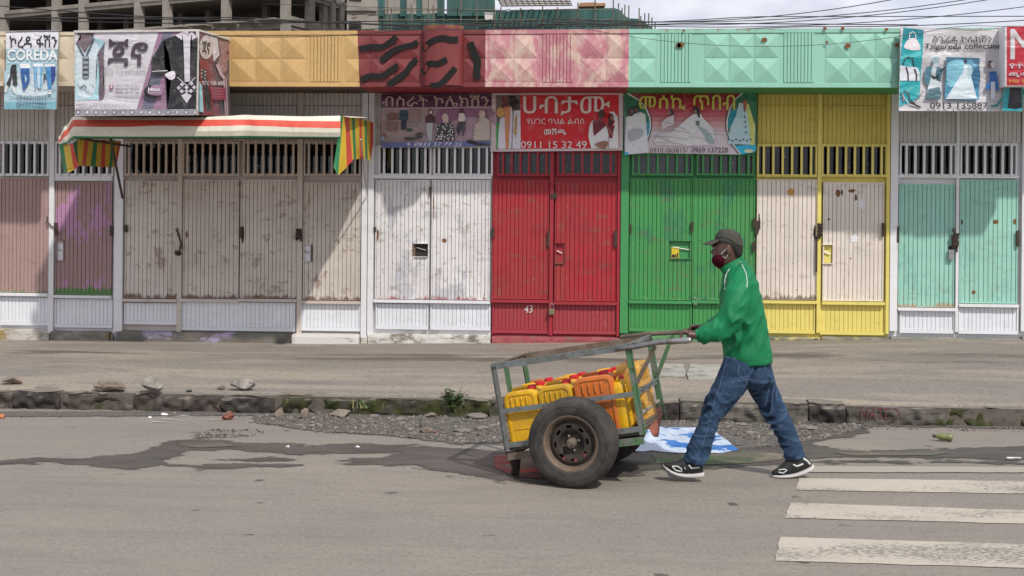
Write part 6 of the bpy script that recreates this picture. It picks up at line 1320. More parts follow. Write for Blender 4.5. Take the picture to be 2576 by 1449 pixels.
# ------------------------------------------------------------------ two-wheeled hand cart
CA = onZ(1433, 1231); psi = R(14.5)
LX = Vector((math.cos(psi), -math.sin(psi), 0)); LY = Vector((math.sin(psi), math.cos(psi), 0)); LZ = Vector((0, 0, 1)); th = R(10.4)
EX = LX * math.cos(th) + LZ * math.sin(th); EZ = -LX * math.sin(th) + LZ * math.cos(th)
def L3(x, y, z): return CA + LX * x + LY * y + LZ * z          # level cart space
def uvc(cx, cy, off):                                           # photo point -> cart-level coords on the plane y=off
    u, v = (1220 + cx * .30358) / 1.0095, (820 + cy * .30358) / 1.0095; p = onP(u, v, CA + LY * off, LY) - CA; return p.dot(LX), p.dot(LZ)
ox, oz = uvc(222, 1050, .2)
def K(x, y, z): return L3(ox, 0, oz) + EX * x + LY * y + EZ * z    # tilted cart box space, origin bottom-left near corner
YN, YFR = 0.20, 0.86; LEN = 0.925; HT = 0.545
cart = thing('hand_cart', L3(0, .52, 0), 'two wheeled steel handcart, green and grey, loaded with yellow and orange jerrycans', 'cart')
t = NT('grey_green_steel'); n = t.noise(9, 6, .7); n2 = t.noise(30, 6, .7); xx = t.n.new('ShaderNodeTexCoord')
c = t.mix(t.ramp(n, .42, .6), (0.17, 0.19, 0.19), (0.12, 0.13, 0.12)); c = t.mix(t.ramp(n2, .55, .68), c, (0.10, 0.055, 0.035)); M_CG = t.out(c, .55, .2)
t = NT('chipped_green_steel'); n = t.noise(8, 7, .7); c = t.mix(t.ramp(n, .5, .58), (0.075, 0.17, 0.075), (0.16, 0.17, 0.15)); c = t.mix(t.ramp(t.noise(34, 6), .6, .68), c, (0.09, 0.055, 0.035)); M_CGN = t.out(c, .55, .1)
t = NT('rusty_brown_steel'); n = t.noise(8, 7, .7); c = t.mix(t.ramp(n, .4, .65), (0.12, 0.09, 0.065), (0.19, 0.165, 0.13)); M_CBR = t.out(c, .7, .1)
def angle_bar(name, a, b_, w_, mat, upv): return MB().bar(a, b_, w_, w_ * .9, upv).build(name, mat, cart)
W_ = .036
for (x, y, mat) in [(0, YN, M_CG), (LEN, YN, M_CGN), (0, YFR, M_CGN), (LEN, YFR, M_CGN)]:
    MB().bar(K(x, y, -.02), K(x, y, HT), W_ if x == 0 else W_ * 1.15, .012, LY).bar(K(x + (.012 if x else -.012), y + .012, -.02), K(x + (.012 if x else -.012), y + .012, HT), .01, W_, LY).build('post', mat, cart)
for (y, mat) in ((YN, M_CG), (YFR, M_CBR)):
    MB().bar(K(-.018, y, HT), K(LEN + .018, y, HT), .012, .04, EZ).bar(K(-.018, y + .015, HT + .016), K(LEN + .018, y + .015, HT + .016), .04, .010, EZ).build('top_rail', mat, cart)
    MB().bar(K(.0, y, .245), K(LEN, y, .245), .010, .032, EZ).build('side_rail', M_CG, cart)
    MB().bar(K(.0, y, .02), K(LEN, y, .02), .016, .034, EZ).build('floor_rail', M_CG, cart)
    MB().bar(K(.0, y, -.055), K(LEN * .45, y, -.055), .03, .045, EZ).build('base_rail', M_CBR, cart)
    MB().bar(K(LEN * .45, y, -.055), K(LEN * (1 if y == YN else .8), y, -.055), .03, .045, EZ).build('base_rail', M_CGN if y == YN else M_CBR, cart)
for (x, z, mat) in ((0, HT, M_CBR), (LEN, HT, M_CG), (0, .02, M_CBR), (LEN, .03, M_CBR), (0, -.055, M_CBR), (0, .245, M_CG), (LEN, .245, M_CG)):
    if (x, z) == (0, .245): continue
    MB().bar(K(x, YN + .01, z), K(x, YFR + .015, z), .012, .036, EZ).bar(K(x, YN + .012, z + .016), K(x, YFR - .002, z + .016), .036, .008, EZ).build('cross_rail', mat, cart)
MB().bar(K(0, .45, .02), K(0, .45, HT), .034, .012, LY).build('post', M_CGN, cart)
for i in range(7):
    y = YN + .04 + i * .098; MB().bar(K(.01, y + .03, -.012), K(LEN - .01, y + .03, -.012), .085, .016, EZ).build('floor_board', plain('weathered_board_%d' % (i % 3), (.13 + .02 * (i % 3), .11, .085), .85) if i < 3 else bpy.data.materials['weathered_board_%d' % (i % 3)], cart)
# handles: bent tubes
hx, hz = uvc(1140, 222, YN - .012)
def hl(u, v, off): p = onP(u, v, CA + LY * off, LY); return p
h0 = hl(1551, 879, YN - .014); h1 = hl(1600, 872, YN - .014); h2 = hl(1660, 861, YN - .02); h3 = hl(1736, 856, YN - .05)
M_TUBE = plain('scratched_steel_tube', (0.26, 0.25, 0.25), .4, .7, sc=30, var=.6)
MB().tube([h0, h1, h2, h3], .0165, 12).build('handle', M_TUBE, cart, smooth=True)
MB().tube([h2.lerp(h3, .25), h3, h3 + (h3 - h2).normalized() * .008], [.0195, .0195, .016], 12).build('grip', M_STEEL, cart, smooth=True)
f0 = K(LEN * .78, YFR + .02, HT + .03); f1 = K(LEN, YFR + .02, HT + .028); f2 = hl(1712, 836, YFR + .02); f3 = hl(1768, 824, YFR + .0)
MB().tube([f0, f1, f2, f3], .0165, 12).build('handle', M_CBR, cart, smooth=True)
MB().bar(hl(1648, 871, YN), K(LEN - .0, YN + .01, .29), .026, .012, LY).build('brace', M_CBR, cart)
MB().bar(hl(1692, 842, YFR), K(LEN, YFR, .26), .026, .012, LY).build('brace', M_CGN, cart)
MB().bar(h1 + Vector((0, 0, .012)), K(LEN, YFR, HT + .012), .02, .02, EZ).build('brace', M_CG, cart)
# wheels: tyre > none, rim, hub
t = NT('dusty_tyre_rubber'); n = t.noise(7, 6, .65); c = t.mix(t.ramp(n, .35, .65), (0.030, 0.028, 0.027), (0.065, 0.058, 0.051)); c = t.mix(t.ramp(t.noise(40, 5), .6, .7, 0, .5), c, (.13, .115, .1)); t.bump(t.noise(50, 4), .2, .004); M_TYRE = t.out(c, .8, spec=.3)
M_RIM = plain('rusty_dark_rim', (0.055, 0.043, 0.036), .7, .3, sc=14, var=.6); M_RIML = plain('rusty_rim_lip', (0.17, 0.125, 0.09), .7, .2, sc=18, var=.6); M_REDP = plain('red_wheel_paint', (.16, .04, .035), .7)
RW = .287
def wheel(yc, outer):                     # yc = y of the outer face, axis +-LY
    o = L3(0, yc, RW); ax = LY * outer; a_ = LX; b2 = LZ
    w = thing('wheel', o, None); w.parent = cart; w.location = o - wloc(cart)
    m = MB(); prof = [(.176, .012), (.182, .004), (.195, .0), (.225, -.006), (.25, -.004), (.268, .004), (.278, .016), (.2845, .028), (.287, .045), (.287, .052), (.281, .055), (.281, .060), (.287, .063), (.287, .084), (.281, .087), (.281, .092), (.287, .095), (.287, .114), (.281, .117), (.281, .122), (.287, .125), (.2845, .142), (.27, .162), (.24, .172), (.2, .165), (.178, .15)]
    m.lathe(prof, o, ax, 56).build('tyre', M_TYRE, w, smooth=True)
    m = MB(); 
    for rr, dd in ((.2, -.0012), (.238, -.0065)): m.lathe([(rr - .002, dd + .003), (rr, dd - .0016), (rr + .002, dd + .003)], o, ax, 56)
    m.build('sidewall_ring', M_TYRE, w)
    m = MB().lathe([(.182, .016), (.184, .006), (.178, .004), (.168, .008), (.158, .03), (.150, .045), (.147, .07), (.147, .15), (.178, .15)], o, ax, 48); m.build('rim_lip', M_RIML, w, smooth=True)
    # disc with holes ring
    nseg = 56; ring = [(.148, .05), (.138, .044), (.126, .034), (.115, .032), (.098, .032), (.085, .036), (.070, .060), (.05, .072), (.034, .066), (.03, .05), (0.001, .05)]
    m = MB(); vs = []
    for r_, d_ in ring:
        for j in range(nseg): q = 2 * math.pi * j / nseg; vs.append(o + ax * d_ + (a_ * math.cos(q) + b2 * math.sin(q)) * r_)
    fs = []
    for i in range(len(ring) - 1):
        for j in range(nseg):
            hole = (i == 3) and (j % 7 in (0, 1, 2))
            if not hole: fs.append((i * nseg + j, i * nseg + (j + 1) % nseg, (i + 1) * nseg + (j + 1) % nseg, (i + 1) * nseg + j))
    m.add(vs, fs).build('rim', M_RIM, w)
    MB().lathe([(.14, .12), (0.001, .12)], o, ax, 32).build('brake_plate', M_INT, w)
    for q0 in ((245, M_REDP), (285, M_REDP), (320, M_REDP)): 
        q = R(q0[0]); c_ = o + ax * .0335 + (a_ * math.cos(q) + b2 * math.sin(q)) * .112; MB().lathe([(.0, -.004), (.011, -.003), (.013, .002)], c_, ax, 12).build('painted_patch', q0[1], w)
    MB().lathe([(0, -.012), (.013, -.012), (.015, .0), (.02, .01), (.032, .02), (.034, .06)], o, ax, 16).build('hub', M_CBR, w)
    for k in range(4):
        q = math.pi / 2 * k + .4; c_ = o + ax * .055 + (a_ * math.cos(q) + b2 * math.sin(q)) * .048; MB().lathe([(0, -.014), (.008, -.014), (.009, .01)], c_, ax, 6).build('wheel_nut', M_STEEL if k % 2 else M_CBR, w)
    return w
w1 = wheel(0.0, 1); w2 = wheel(1.06, -1)
MB().tube([L3(0, .1, RW), L3(0, .96, RW)], .019, 10).build('axle', M_IRON, cart)
for y in (YN + .02, YFR - .0): MB().bar(L3(0, y, RW - .02), K(.5, y, -.05), .05, .014, LY).bar(L3(0, y, RW - .02), K(.42, y, -.05), .03, .012, LY).build('axle_bracket', M_IRON, cart)
# rubber flaps: brown below the nose, orange-red at the back
def cloth(name, rows, mat, thick=.006):
    m = MB(); nr, nc = len(rows), len(rows[0]); 
    for rw in rows: m.v += [tuple(p) for p in rw]
    m.f = [(j * nc + i, j * nc + i + 1, (j + 1) * nc + i + 1, (j + 1) * nc + i) for j in range(nr - 1) for i in range(nc - 1)]; m.c = [None] * len(m.f)
    o = m.build(name, mat, cart, smooth=True); md = o.modifiers.new('s', 'SOLIDIFY'); md.thickness = thick; s2 = o.modifiers.new('d', 'SUBSURF'); s2.subdivision_type = 'SIMPLE'; s2.levels = s2.render_levels = 1; return o
M_FLB = plain('dark_brown_rubber', (0.055, 0.03, 0.025), .7, var=.4); M_FLR = plain('faded_red_rubber', (0.36, 0.115, 0.075), .75, var=.35, sc=12)
def hp(cx, cy, off): u, v = (1220 + cx * .30358) / 1.0095, (820 + cy * .30358) / 1.0095; return onP(u, v, CA + LY * off, LY)
cloth('mud_flap', [[hp(205, 1082, .22), hp(260, 1075, .24), hp(330, 1068, .3)], [hp(235, 1150, .2), hp(282, 1155, .24), hp(330, 1140, .32)], [hp(262, 1210, .2), hp(296, 1225, .25), hp(326, 1210, .3)], [hp(250, 1262, .19), hp(285, 1285, .24), hp(312, 1318, .28)]], M_FLB)
cloth('mud_flap', [[hp(1365, 805, .5), hp(1430, 740, .62), hp(1512, 700, .84)], [hp(1390, 835, .48), hp(1450, 790, .6), hp(1518, 760, .8)], [hp(1412, 890, .46), hp(1450, 860, .6), hp(1500, 830, .78)], [hp(1440, 942, .46), hp(1460, 955, .55), hp(1482, 955, .66)]], M_FLR)
MB().tube([hp(1340, 760, .25), hp(1380, 730, .45), hp(1488, 652, .84)], .013, 8).build('rear_bar', plain('weathered_timber', (.27, .25, .22), .8), cart)

# ------------------------------------------------------------------ jerrycans
def can_mat(name, col, dirt):
    t = NT(name); n = t.noise(7, 6, .65); n2 = t.noise(30, 6, .7); c = t.mix(t.ramp(n, .4, .65, 0, .7), col, dirt); c = t.mix(t.ramp(n2, .52, .66, 0, .4), c, (.25, .14, .05)); t.bump(t.noise(18, 3), .15, .01)
    t.b.inputs['Subsurface Weight'].default_value = .0; return t.out(c, t.ramp(n, .3, .7, .32, .5), spec=.45)
M_CY = can_mat('yellow_plastic', (0.70, 0.40, 0.004), (0.52, 0.28, 0.02)); M_CO = can_mat('orange_plastic', (0.58, 0.15, 0.022), (0.40, 0.12, 0.03)); M_CY2 = can_mat('orange_yellow_plastic', (0.68, 0.31, 0.012), (0.52, 0.25, 0.04)); M_CM = can_mat('mustard_plastic', (0.56, 0.32, 0.006), (0.42, 0.24, 0.03)); M_CT = can_mat('stained_amber_plastic', (0.62, 0.32, 0.035), (0.44, 0.26, 0.09)); M_CAPR = plain('red_cap_plastic', (0.55, 0.02, 0.03), .4, var=.1)
def can_outline(w_, h_, ins, n=7):
    """rounded rectangle in the x-z plane: wide shoulders, tight feet"""
    rt_, rb_ = max(.058 - ins, .01), max(.026 - ins, .006); X, Z0, Z1 = w_ / 2 - ins, ins, h_ - ins; pts = []
    for (cx, cz, r_, q0) in ((X - rt_, Z1 - rt_, rt_, 0), (-X + rt_, Z1 - rt_, rt_, 90), (-X + rb_, Z0 + rb_, rb_, 180), (X - rb_, Z0 + rb_, rb_, 270)):
        for i in range(n): q = R(q0 + 90 * i / (n - 1)); pts.append((cx + r_ * math.cos(q), cz + r_ * math.sin(q)))
    return pts
def can_mesh(w_, d_, h_):
    """body of a 20 litre jerrycan: outline swept through the depth, raised border and sunk panel on both broad faces"""
    m = MB(); prof = [(.034, -.0055), (.030, -.0055), (.026, .0), (.013, .0), (.006, .003), (.0, .010)]; H = d_ / 2
    rings = [(i, -H + (-y)) if y < 0 else (i, -H + y) for i, y in prof]; rings = [(.034, -H + .006), (.030, -H + .006), (.026, -H), (.013, -H), (.005, -H + .003), (0, -H + .011), (0, -H * .04), (.003, 0), (0, H * .04)] + [(0, H - .011), (.005, H - .003), (.013, H), (.026, H), (.030, H - .006), (.034, H - .006)]
    vs = []; 
    for ins, y in rings: vs += [(x, y, z) for x, z in can_outline(w_, h_, ins)]
    n = 28; k = len(rings); fs = [(i * n + (j + 1) % n, i * n + j, (i + 1) * n + j, (i + 1) * n + (j + 1) % n)[::-1] for i in range(k - 1) for j in range(n)] + [tuple(range(n))[::-1], tuple((k - 1) * n + j for j in range(n))]
    return m.add(vs, fs)
def jerrycan(x, y, w_, d_, h_, mat, label, rot=0.0, lean=0.0, capx=.28, z0=0.004):
    base = K(x, y, z0); rz = Matrix.Rotation(rot, 3, EZ); ex = rz @ EX; ey = rz @ LY; ez = Matrix.Rotation(lean, 3, LY) @ EZ; ex = Matrix.Rotation(lean, 3, LY) @ ex
    def T(p): return base + ex * p[0] + ey * p[1] + ez * p[2]
    root = thing('jerrycan', base, label, 'jerrycan', 'jerrycans loaded on the cart')
    cm = can_mesh(w_, d_, h_); bo = MB().add([T(p) for p in cm.v], cm.f).build('body', mat, root)
    fl = [True] * len(bo.data.polygons)
    for q in (-1, -2): fl[q] = False
    bo.data.polygons.foreach_set('use_smooth', fl); bm = bmesh.new(); bm.from_mesh(bo.data); bmesh.ops.recalc_face_normals(bm, faces=bm.faces[:]); 
    for e_ in bm.edges:
        if len(e_.link_faces) == 2 and e_.calc_face_angle(0) > .6: e_.smooth = False
    bm.to_mesh(bo.data); bm.free()
    rb = MB()
    for sgn in (-1, 1):
        yf = sgn * (d_ / 2 - .005)
        for k in range(4):
            xx_ = -w_ * .27 + k * w_ * .155; MB().tube([T((xx_, yf, h_ * .70)), T((xx_, yf + sgn * .004, h_ * .73)), T((xx_, yf + sgn * .004, h_ * .86)), T((xx_, yf + sgn * .001, h_ * .90))], [.003, .006, .006, .004], 6).build('rib', mat, root)
        for zz_ in (.62, .30): rb.bar(T((-w_ * .33, yf, h_ * zz_)), T((w_ * .33, yf, h_ * zz_)), .006, .005, tuple(ez))
    tag(rb.build('mould_line', mat, root), kind='stuff')
    MB().tube([T((-w_ * .30, 0, h_ - .004)), T((-w_ * .26, 0, h_ + .012)), T((w_ * .06, 0, h_ + .014)), T((w_ * .12, 0, h_ - .004))], [.013, .010, .010, .013], 10).build('handle', mat, root, smooth=True)
    c0_ = T((w_ * capx, 0, h_ - .014)); MB().lathe([(.024, 0), (.024, .012), (.030, .013), (.030, .034), (.026, .038), (0, .038)], c0_, ez, 18).build('cap', M_CAPR, root)
    return root
cw, chh = .235, .355
jerrycan(.135, YN + .125, cw, .19, chh, M_CY, 'bright yellow jerrycan at the front left corner of the cart')
jerrycan(.378, YN + .125, cw, .19, chh + .005, M_CM, 'dull yellow jerrycan in the middle of the near row, left of the orange one')
jerrycan(.645, YN + .125, .27, .19, chh + .028, M_CO, 'large orange jerrycan in the near row beside the wheel', capx=.22)
jerrycan(.135, YN + .325, cw, .19, chh - .002, M_CY, 'yellow jerrycan in the middle row behind the front left one')
jerrycan(.378, YN + .325, cw, .19, chh + .01, M_CY2, 'orange yellow jerrycan in the centre of the load')
jerrycan(.622, YN + .325, cw, .19, chh + .016, M_CY2, 'yellow jerrycan hidden behind the large orange one')
jerrycan(.135, YN + .525, cw, .19, chh, M_CO, 'orange jerrycan in the far row at the front of the cart')
jerrycan(.378, YN + .525, cw, .19, chh + .004, M_CY, 'yellow jerrycan in the middle of the far row')
jerrycan(.625, YN + .525, cw, .19, chh + .01, M_CY, 'yellow jerrycan in the far row near the handles')
jerrycan(.842, YN + .36, .24, .165, chh + .055, M_CT, 'tall stained yellow jerrycan turned sideways at the handle end', rot=R(86), capx=-.05, z0=.012)
jerrycan(.800, YN + .12, .165, .07, chh - .02, M_CY, 'narrow yellow jerrycan wedged behind the near rear post', rot=R(90), capx=.1)

# ------------------------------------------------------------------ walking man
YP = 8.24
def U(cx, cy, dy=0.0):
    u, v = (1650 + cx * .46926) / 1.0095, (560 + cy * .46926) / 1.0095; return onY(u, v, YP + dy)
def loft(m, st, n=20, e=1.0, shrink=1.0, dy=0.0, capend=True):
    """st: stations ((x1,y1),(x2,y2),half depth, depth offset) traced as two contour points in the photograph"""
    vs = []; k = len(st)
    for (a, b_, w_, d_) in st:
        A, B2 = U(a[0], a[1], d_ + dy), U(b_[0], b_[1], d_ + dy); c_ = (A + B2) / 2; h_ = (B2 - A) / 2 * shrink
        for j in range(n):
            q = 2 * math.pi * j / n; cq, sq_ = math.cos(q), math.sin(q); cq = math.copysign(abs(cq) ** e, cq); sq_ = math.copysign(abs(sq_) ** e, sq_)
            vs.append(c_ + h_ * cq + Vector((0, w_ * shrink * sq_, 0)))
    fs = [(i * n + j, i * n + (j + 1) % n, (i + 1) * n + (j + 1) % n, (i + 1) * n + j) for i in range(k - 1) for j in range(n)] + [tuple(range(n))[::-1], tuple((k - 1) * n + j for j in range(n))]
    return m.add(vs, fs)
def remesh(name, m, mat, parent, vox=.006, smooth=4, disp=None):
    me = bpy.data.meshes.new('tmp'); me.from_pydata(m.v, [], m.f)
    bm = bmesh.new(); bm.from_mesh(me); bmesh.ops.recalc_face_normals(bm, faces=bm.faces[:])
    # make each closed shell face outward on its own
    bm.to_mesh(me); bm.free()
    ob = bpy.data.objects.new('tmp', me); COL.objects.link(ob); md = ob.modifiers.new('r', 'REMESH'); md.mode = 'VOXEL'; md.voxel_size = vox
    if smooth: sm = ob.modifiers.new('s', 'SMOOTH'); sm.iterations = smooth; sm.factor = .5
    dg = bpy.context.evaluated_depsgraph_get(); ev = ob.evaluated_get(dg); out = bpy.data.meshes.new_from_object(ev); bpy.data.objects.remove(ob)
    nv = len(out.vertices); co = np.empty(nv * 3); out.vertices.foreach_get('co', co); co = co.reshape(-1, 3)
    if disp:
        no = np.empty(nv * 3); out.vertices.foreach_get('normal', no); no = no.reshape(-1, 3)
        d_ = np.array([disp(Vector(p), Vector(n_)) for p, n_ in zip(co, no)]); co = co + no * d_[:, None]
    c_ = (co.min(0) + co.max(0)) / 2
    if parent is None: c_[2] = co[:, 2].min()
    out.vertices.foreach_set('co', (co - c_).ravel()); out.materials.clear(); out.materials.append(mat); out.polygons.foreach_set('use_smooth', [True] * len(out.polygons)); out.update(); out.name = name
    return link(name, out, c_, parent)
M_SKIN = NT('dark_skin'); n = M_SKIN.noise(30, 5); M_SKIN = M_SKIN.out(M_SKIN.mix(M_SKIN.ramp(n, .3, .7), (0.115, 0.058, 0.040), (0.075, 0.037, 0.027)), .45, spec=.5)
torso = [((402, 771), (660, 771), .168, 0), ((398, 757), (663, 757), .172, 0), ((393, 705), (656, 705), .168, 0), ((388, 620), (642, 620), .165, 0), ((382, 520), (624, 520), .17, 0), ((378, 425), (604, 420), .185, 0), ((380, 355), (588, 340), .195, 0), ((390, 308), (572, 290), .18, 0), ((402, 280), (552, 255), .135, 0), ((398, 268), (520, 225), .085, 0)]
armN = [((425, 310), (545, 290), .06, -.13), ((398, 380), (543, 370), .072, -.19), ((386, 440), (532, 460), .07, -.225), ((378, 492), (505, 545), .068, -.245), ((360, 528), (455, 610), .062, -.25), ((322, 548), (372, 655), .06, -.255), ((290, 564), (305, 670), .052, -.26), ((262, 582), (262, 662), .042, -.262)]
armF = [((425, 310), (545, 290), .06, .13), ((398, 380), (533, 370), .07, .18), ((385, 450), (500, 470), .068, .21), ((370, 500), (465, 545), .062, .23), ((330, 530), (370, 610), .056, .24), ((300, 555), (320, 622), .05, .24), ((276, 566), (288, 606), .038, .24)]
legN = [((392, 735), (610, 745), .1, -.075), ((384, 800), (575, 830), .1, -.078), ((352, 880), (530, 900), .092, -.085), ((318, 950), (482, 962), .085, -.09), ((296, 1010), (425, 1018), .076, -.095), ((284, 1060), (384, 1066), .068, -.1), ((262, 1110), (362, 1118), .066, -.1), ((238, 1160), (345, 1170), .065, -.1), ((215, 1210), (328, 1222), .062, -.1), ((197, 1258), (310, 1272), .06, -.1), ((184, 1296), (294, 1314), .062, -.1)]
legF = [((440, 740), (660, 745), .1, .075), ((480, 800), (666, 820), .1, .075), ((520, 890), (688, 895), .088, .08), ((562, 960), (712, 955), .08, .085), ((592, 1010), (732, 1005), .073, .09), ((625, 1060), (756, 1052), .068, .09), ((655, 1110), (778, 1100), .066, .09), ((685, 1170), (802, 1155), .063, .09), ((712, 1225), (822, 1210), .06, .09), ((733, 1280), (838, 1262), .06, .09), ((738, 1296), (842, 1278), .06, .09)]
head = [((372, 262), (440, 262), .03, 0), ((352, 246), (450, 240), .048, 0), ((342, 225), (470, 228), .06, 0), ((341, 205), (486, 212), .068, 0), ((339, 192), (494, 195), .072, 0), ((340, 172), (500, 172), .076, 0), ((341, 150), (502, 150), .078, 0), ((347, 128), (502, 128), .079, 0), ((348, 108), (500, 110), .078, 0), ((360, 85), (485, 88), .068, 0), ((385, 66), (460, 68), .045, 0)]
body = MB(); loft(body, torso[1:-2], shrink=.78); loft(body, armN[2:], shrink=.66); loft(body, armF[2:], shrink=.66); loft(body, armN[:3], shrink=.5); loft(body, armF[:3], shrink=.5); loft(body, legN, shrink=.66); loft(body, legF, shrink=.66); loft(body, head, 24)
loft(body, [((392, 275), (520, 290), .07, 0), ((398, 245), (512, 255), .062, 0), ((395, 215), (500, 215), .06, 0)])
# nose, brow, ear
loft(body, [((352, 148), (350, 180), .012, 0), ((338, 156), (338, 180), .014, 0), ((330, 163), (331, 177), .010, 0)], 10)
body.tube([U(342, 138, -.045), U(337, 137, 0), U(342, 138, .045)], .008, 8)
for s_ in (-1, 1):
    body.tube([U(438, 150, s_ * .078), U(430, 143, s_ * .088), U(420, 150, s_ * .088), U(421, 165, s_ * .088), U(428, 182, s_ * .082), U(434, 178, s_ * .076)], [.007, .009, .009, .008, .009, .007], 8)
    body.tube([U(434, 160, s_ * .074), U(428, 165, s_ * .083)], .014, 8)
# hands closed on the handles
def hand(dyc, dx=0, dy_=0):
    S = lambda cx, cy, d_: U(cx + dx, cy + dy_, dyc + d_)
    loft(body, [((268 + dx, 602 + dy_), (266 + dx, 640 + dy_), .026, dyc), ((245 + dx, 597 + dy_), (245 + dx, 640 + dy_), .034, dyc), ((222 + dx, 594 + dy_), (222 + dx, 640 + dy_), .040, dyc), ((200 + dx, 596 + dy_), (203 + dx, 634 + dy_), .041, dyc)], 14)
    for i, (o_, ln) in enumerate(((-.032, .92), (-.011, 1.0), (.010, 1.0), (.031, .88))):
        body.tube([S(208, 606, o_), S(190, 602, o_), S(176, 608, o_), S(168, 624, o_), S(170, 644, o_), S(180, 658, o_), S(196, 663, o_)], [.0115 * ln, .0115 * ln, .011 * ln, .0105 * ln, .010 * ln, .0095 * ln, .008 * ln], 8)
    sg = -1 if dyc > 0 else 1
    body.tube([S(246, 622, sg * .028), S(226, 640, sg * .042), S(208, 655, sg * .036), S(194, 664, sg * .02)], [.014, .012, .011, .009], 8)
hand(-.262); hand(.235, 48, -33)
body_o = remesh('person', body, M_SKIN, None, vox=.0052, smooth=3)
tag(body_o, 'man in a green track jacket, jeans, cap and dark red face mask pushing the cart', 'person')
man = body_o
# jeans
def fold(p, n_):
    return 0
jn = MB(); loft(jn, [((404, 735), (610, 745), .09, -.07)] + legN[1:], 22); loft(jn, [((440, 740), (645, 745), .09, .07)] + legF[1:], 22); loft(jn, [((412, 730), (645, 730), .135, 0), ((396, 800), (660, 815), .15, 0), ((405, 850), (672, 870), .14, 0), ((470, 890), (640, 900), .09, 0)], 22)
knN, knF = U(340, 1040, -.1), U(680, 1060, .09); anN, anF = U(240, 1290, -.1), U(785, 1270, .09); hipc = U(520, 860)
def jeans_d(p, n_):
    near = p.y < YP; ax_ = Vector((-.45, 0, -1)) if near else Vector((.4, 0, -1)); ax_.normalize(); s_ = p.dot(ax_); side = p.dot(Vector((1, 0, 0)).cross(ax_)) if False else p.x * .8 + p.y * 1.5
    kz = min((p - (knN if near else knF)).length, (p - (anN if near else anF)).length * .9, (p - hipc).length * .9)
    k = .35 + max(0, 1 - kz / .2)
    w1_ = mnoise.noise(p * 5) * 1.6; q = mnoise.noise(Vector((side * 7 + w1_, s_ * 12 + p.x * 9 + w1_, 2.0 if near else 8.0))); q2 = mnoise.noise(Vector((side * 12, s_ * 30 - p.x * 20, 5.0))); q3 = mnoise.noise(p * 4.0 + Vector((7, 7, 7)))
    return k * (.024 * (.8 - 2.6 * abs(q)) * (.6 + q3) + .005 * q2)
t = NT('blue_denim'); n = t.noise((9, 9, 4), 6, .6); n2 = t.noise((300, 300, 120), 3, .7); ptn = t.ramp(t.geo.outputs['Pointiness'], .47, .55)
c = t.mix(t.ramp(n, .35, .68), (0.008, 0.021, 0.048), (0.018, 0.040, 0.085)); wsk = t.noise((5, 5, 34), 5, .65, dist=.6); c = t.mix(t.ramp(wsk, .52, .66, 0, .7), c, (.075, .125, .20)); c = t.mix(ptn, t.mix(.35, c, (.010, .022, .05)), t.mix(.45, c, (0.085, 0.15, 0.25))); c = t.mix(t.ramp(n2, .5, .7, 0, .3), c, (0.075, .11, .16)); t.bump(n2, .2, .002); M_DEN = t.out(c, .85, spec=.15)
jeans = remesh('jeans', jn, M_DEN, man, vox=.0065, smooth=3, disp=jeans_d)
# jacket
jk = MB(); loft(jk, torso, 26); loft(jk, armN, 20); loft(jk, armF, 20)
elN, elF, wrN = U(455, 560, -.24), U(430, 540, .22), U(290, 620, -.25)
def jacket_d(p, n_):
    dE = (p - elN).length; dW = (p - U(500, 640, -.1)).length; k = .25 + 1.0 * max(0, 1 - dE / .19) + .7 * max(0, 1 - dW / .25) + .5 * max(0, 1 - (p - wrN).length / .12)
    q = mnoise.noise(Vector((p.x * 5 + p.z * 6, p.y * 5, p.z * 9 - p.x * 15))); q2 = mnoise.noise(Vector((p.x * 22, p.y * 14, p.z * 12)))
    return k * (.022 * (.7 - 2.3 * abs(q)) + .004 * q2)
t = NT('green_polyester'); n = t.noise(5, 5, .6); ptn = t.ramp(t.geo.outputs['Pointiness'], .46, .56); c = t.mix(t.ramp(n, .3, .7), (0.004, 0.145, 0.052), (0.005, 0.19, 0.07)); t.bump(t.noise(400, 2), .1, .001); M_JKT = t.out(c, .6, spec=.25)
jacket = remesh('jacket', jk, M_JKT, man, vox=.0065, smooth=3, disp=jacket_d)
cl = MB(); loft(cl, [((392, 285), (545, 262), .115, 0), ((384, 272), (520, 225), .082, 0), ((376, 262), (504, 200), .070, 0), ((380, 252), (500, 188), .066, 0)], 28)
co_ = remesh('collar', cl, M_JKT, jacket, vox=.004, smooth=2)
cf = MB(); loft(cf, [((268, 584), (266, 652), .040, -.262), ((247, 590), (249, 641), .032, -.262), ((243, 592), (245, 639), .029, -.262)], 20); cf.build('cuff', M_JKT, jacket, smooth=True)
cf = MB(); loft(cf, [((282, 566), (292, 606), .034, .24), ((268, 566), (276, 602), .029, .24)], 20); cf.build('cuff', M_JKT, jacket, smooth=True)
hm_ = MB(); loft(hm_, [((397, 742), (662, 742), .172, 0), ((397, 752), (664, 762), .173, 0)], 30, shrink=1.01); 
bj = BVHTree.FromPolygons([tuple(jacket.matrix_basis @ v.co + wloc(man)) for v in jacket.data.vertices] if False else [tuple(v.co + wloc(jacket)) for v in jacket.data.vertices], [tuple(p.vertices) for p in jacket.data.polygons])
bb = BVHTree.FromPolygons([tuple(v.co + wloc(man)) for v in man.data.vertices], [tuple(p.vertices) for p in man.data.polygons])
bjn = BVHTree.FromPolygons([tuple(v.co + wloc(jeans)) for v in jeans.data.vertices], [tuple(p.vertices) for p in jeans.data.polygons])
def stuck(bvh, cx, cy, lift=.002):
    d = (U(cx, cy) - CAMP).normalized(); h = bvh.ray_cast(CAMP, d); 
    return (h[0] + h[1] * lift) if h[0] else U(cx, cy, -.2)
M_PIPE = plain('white_piping', (.62, .66, .62), .6)
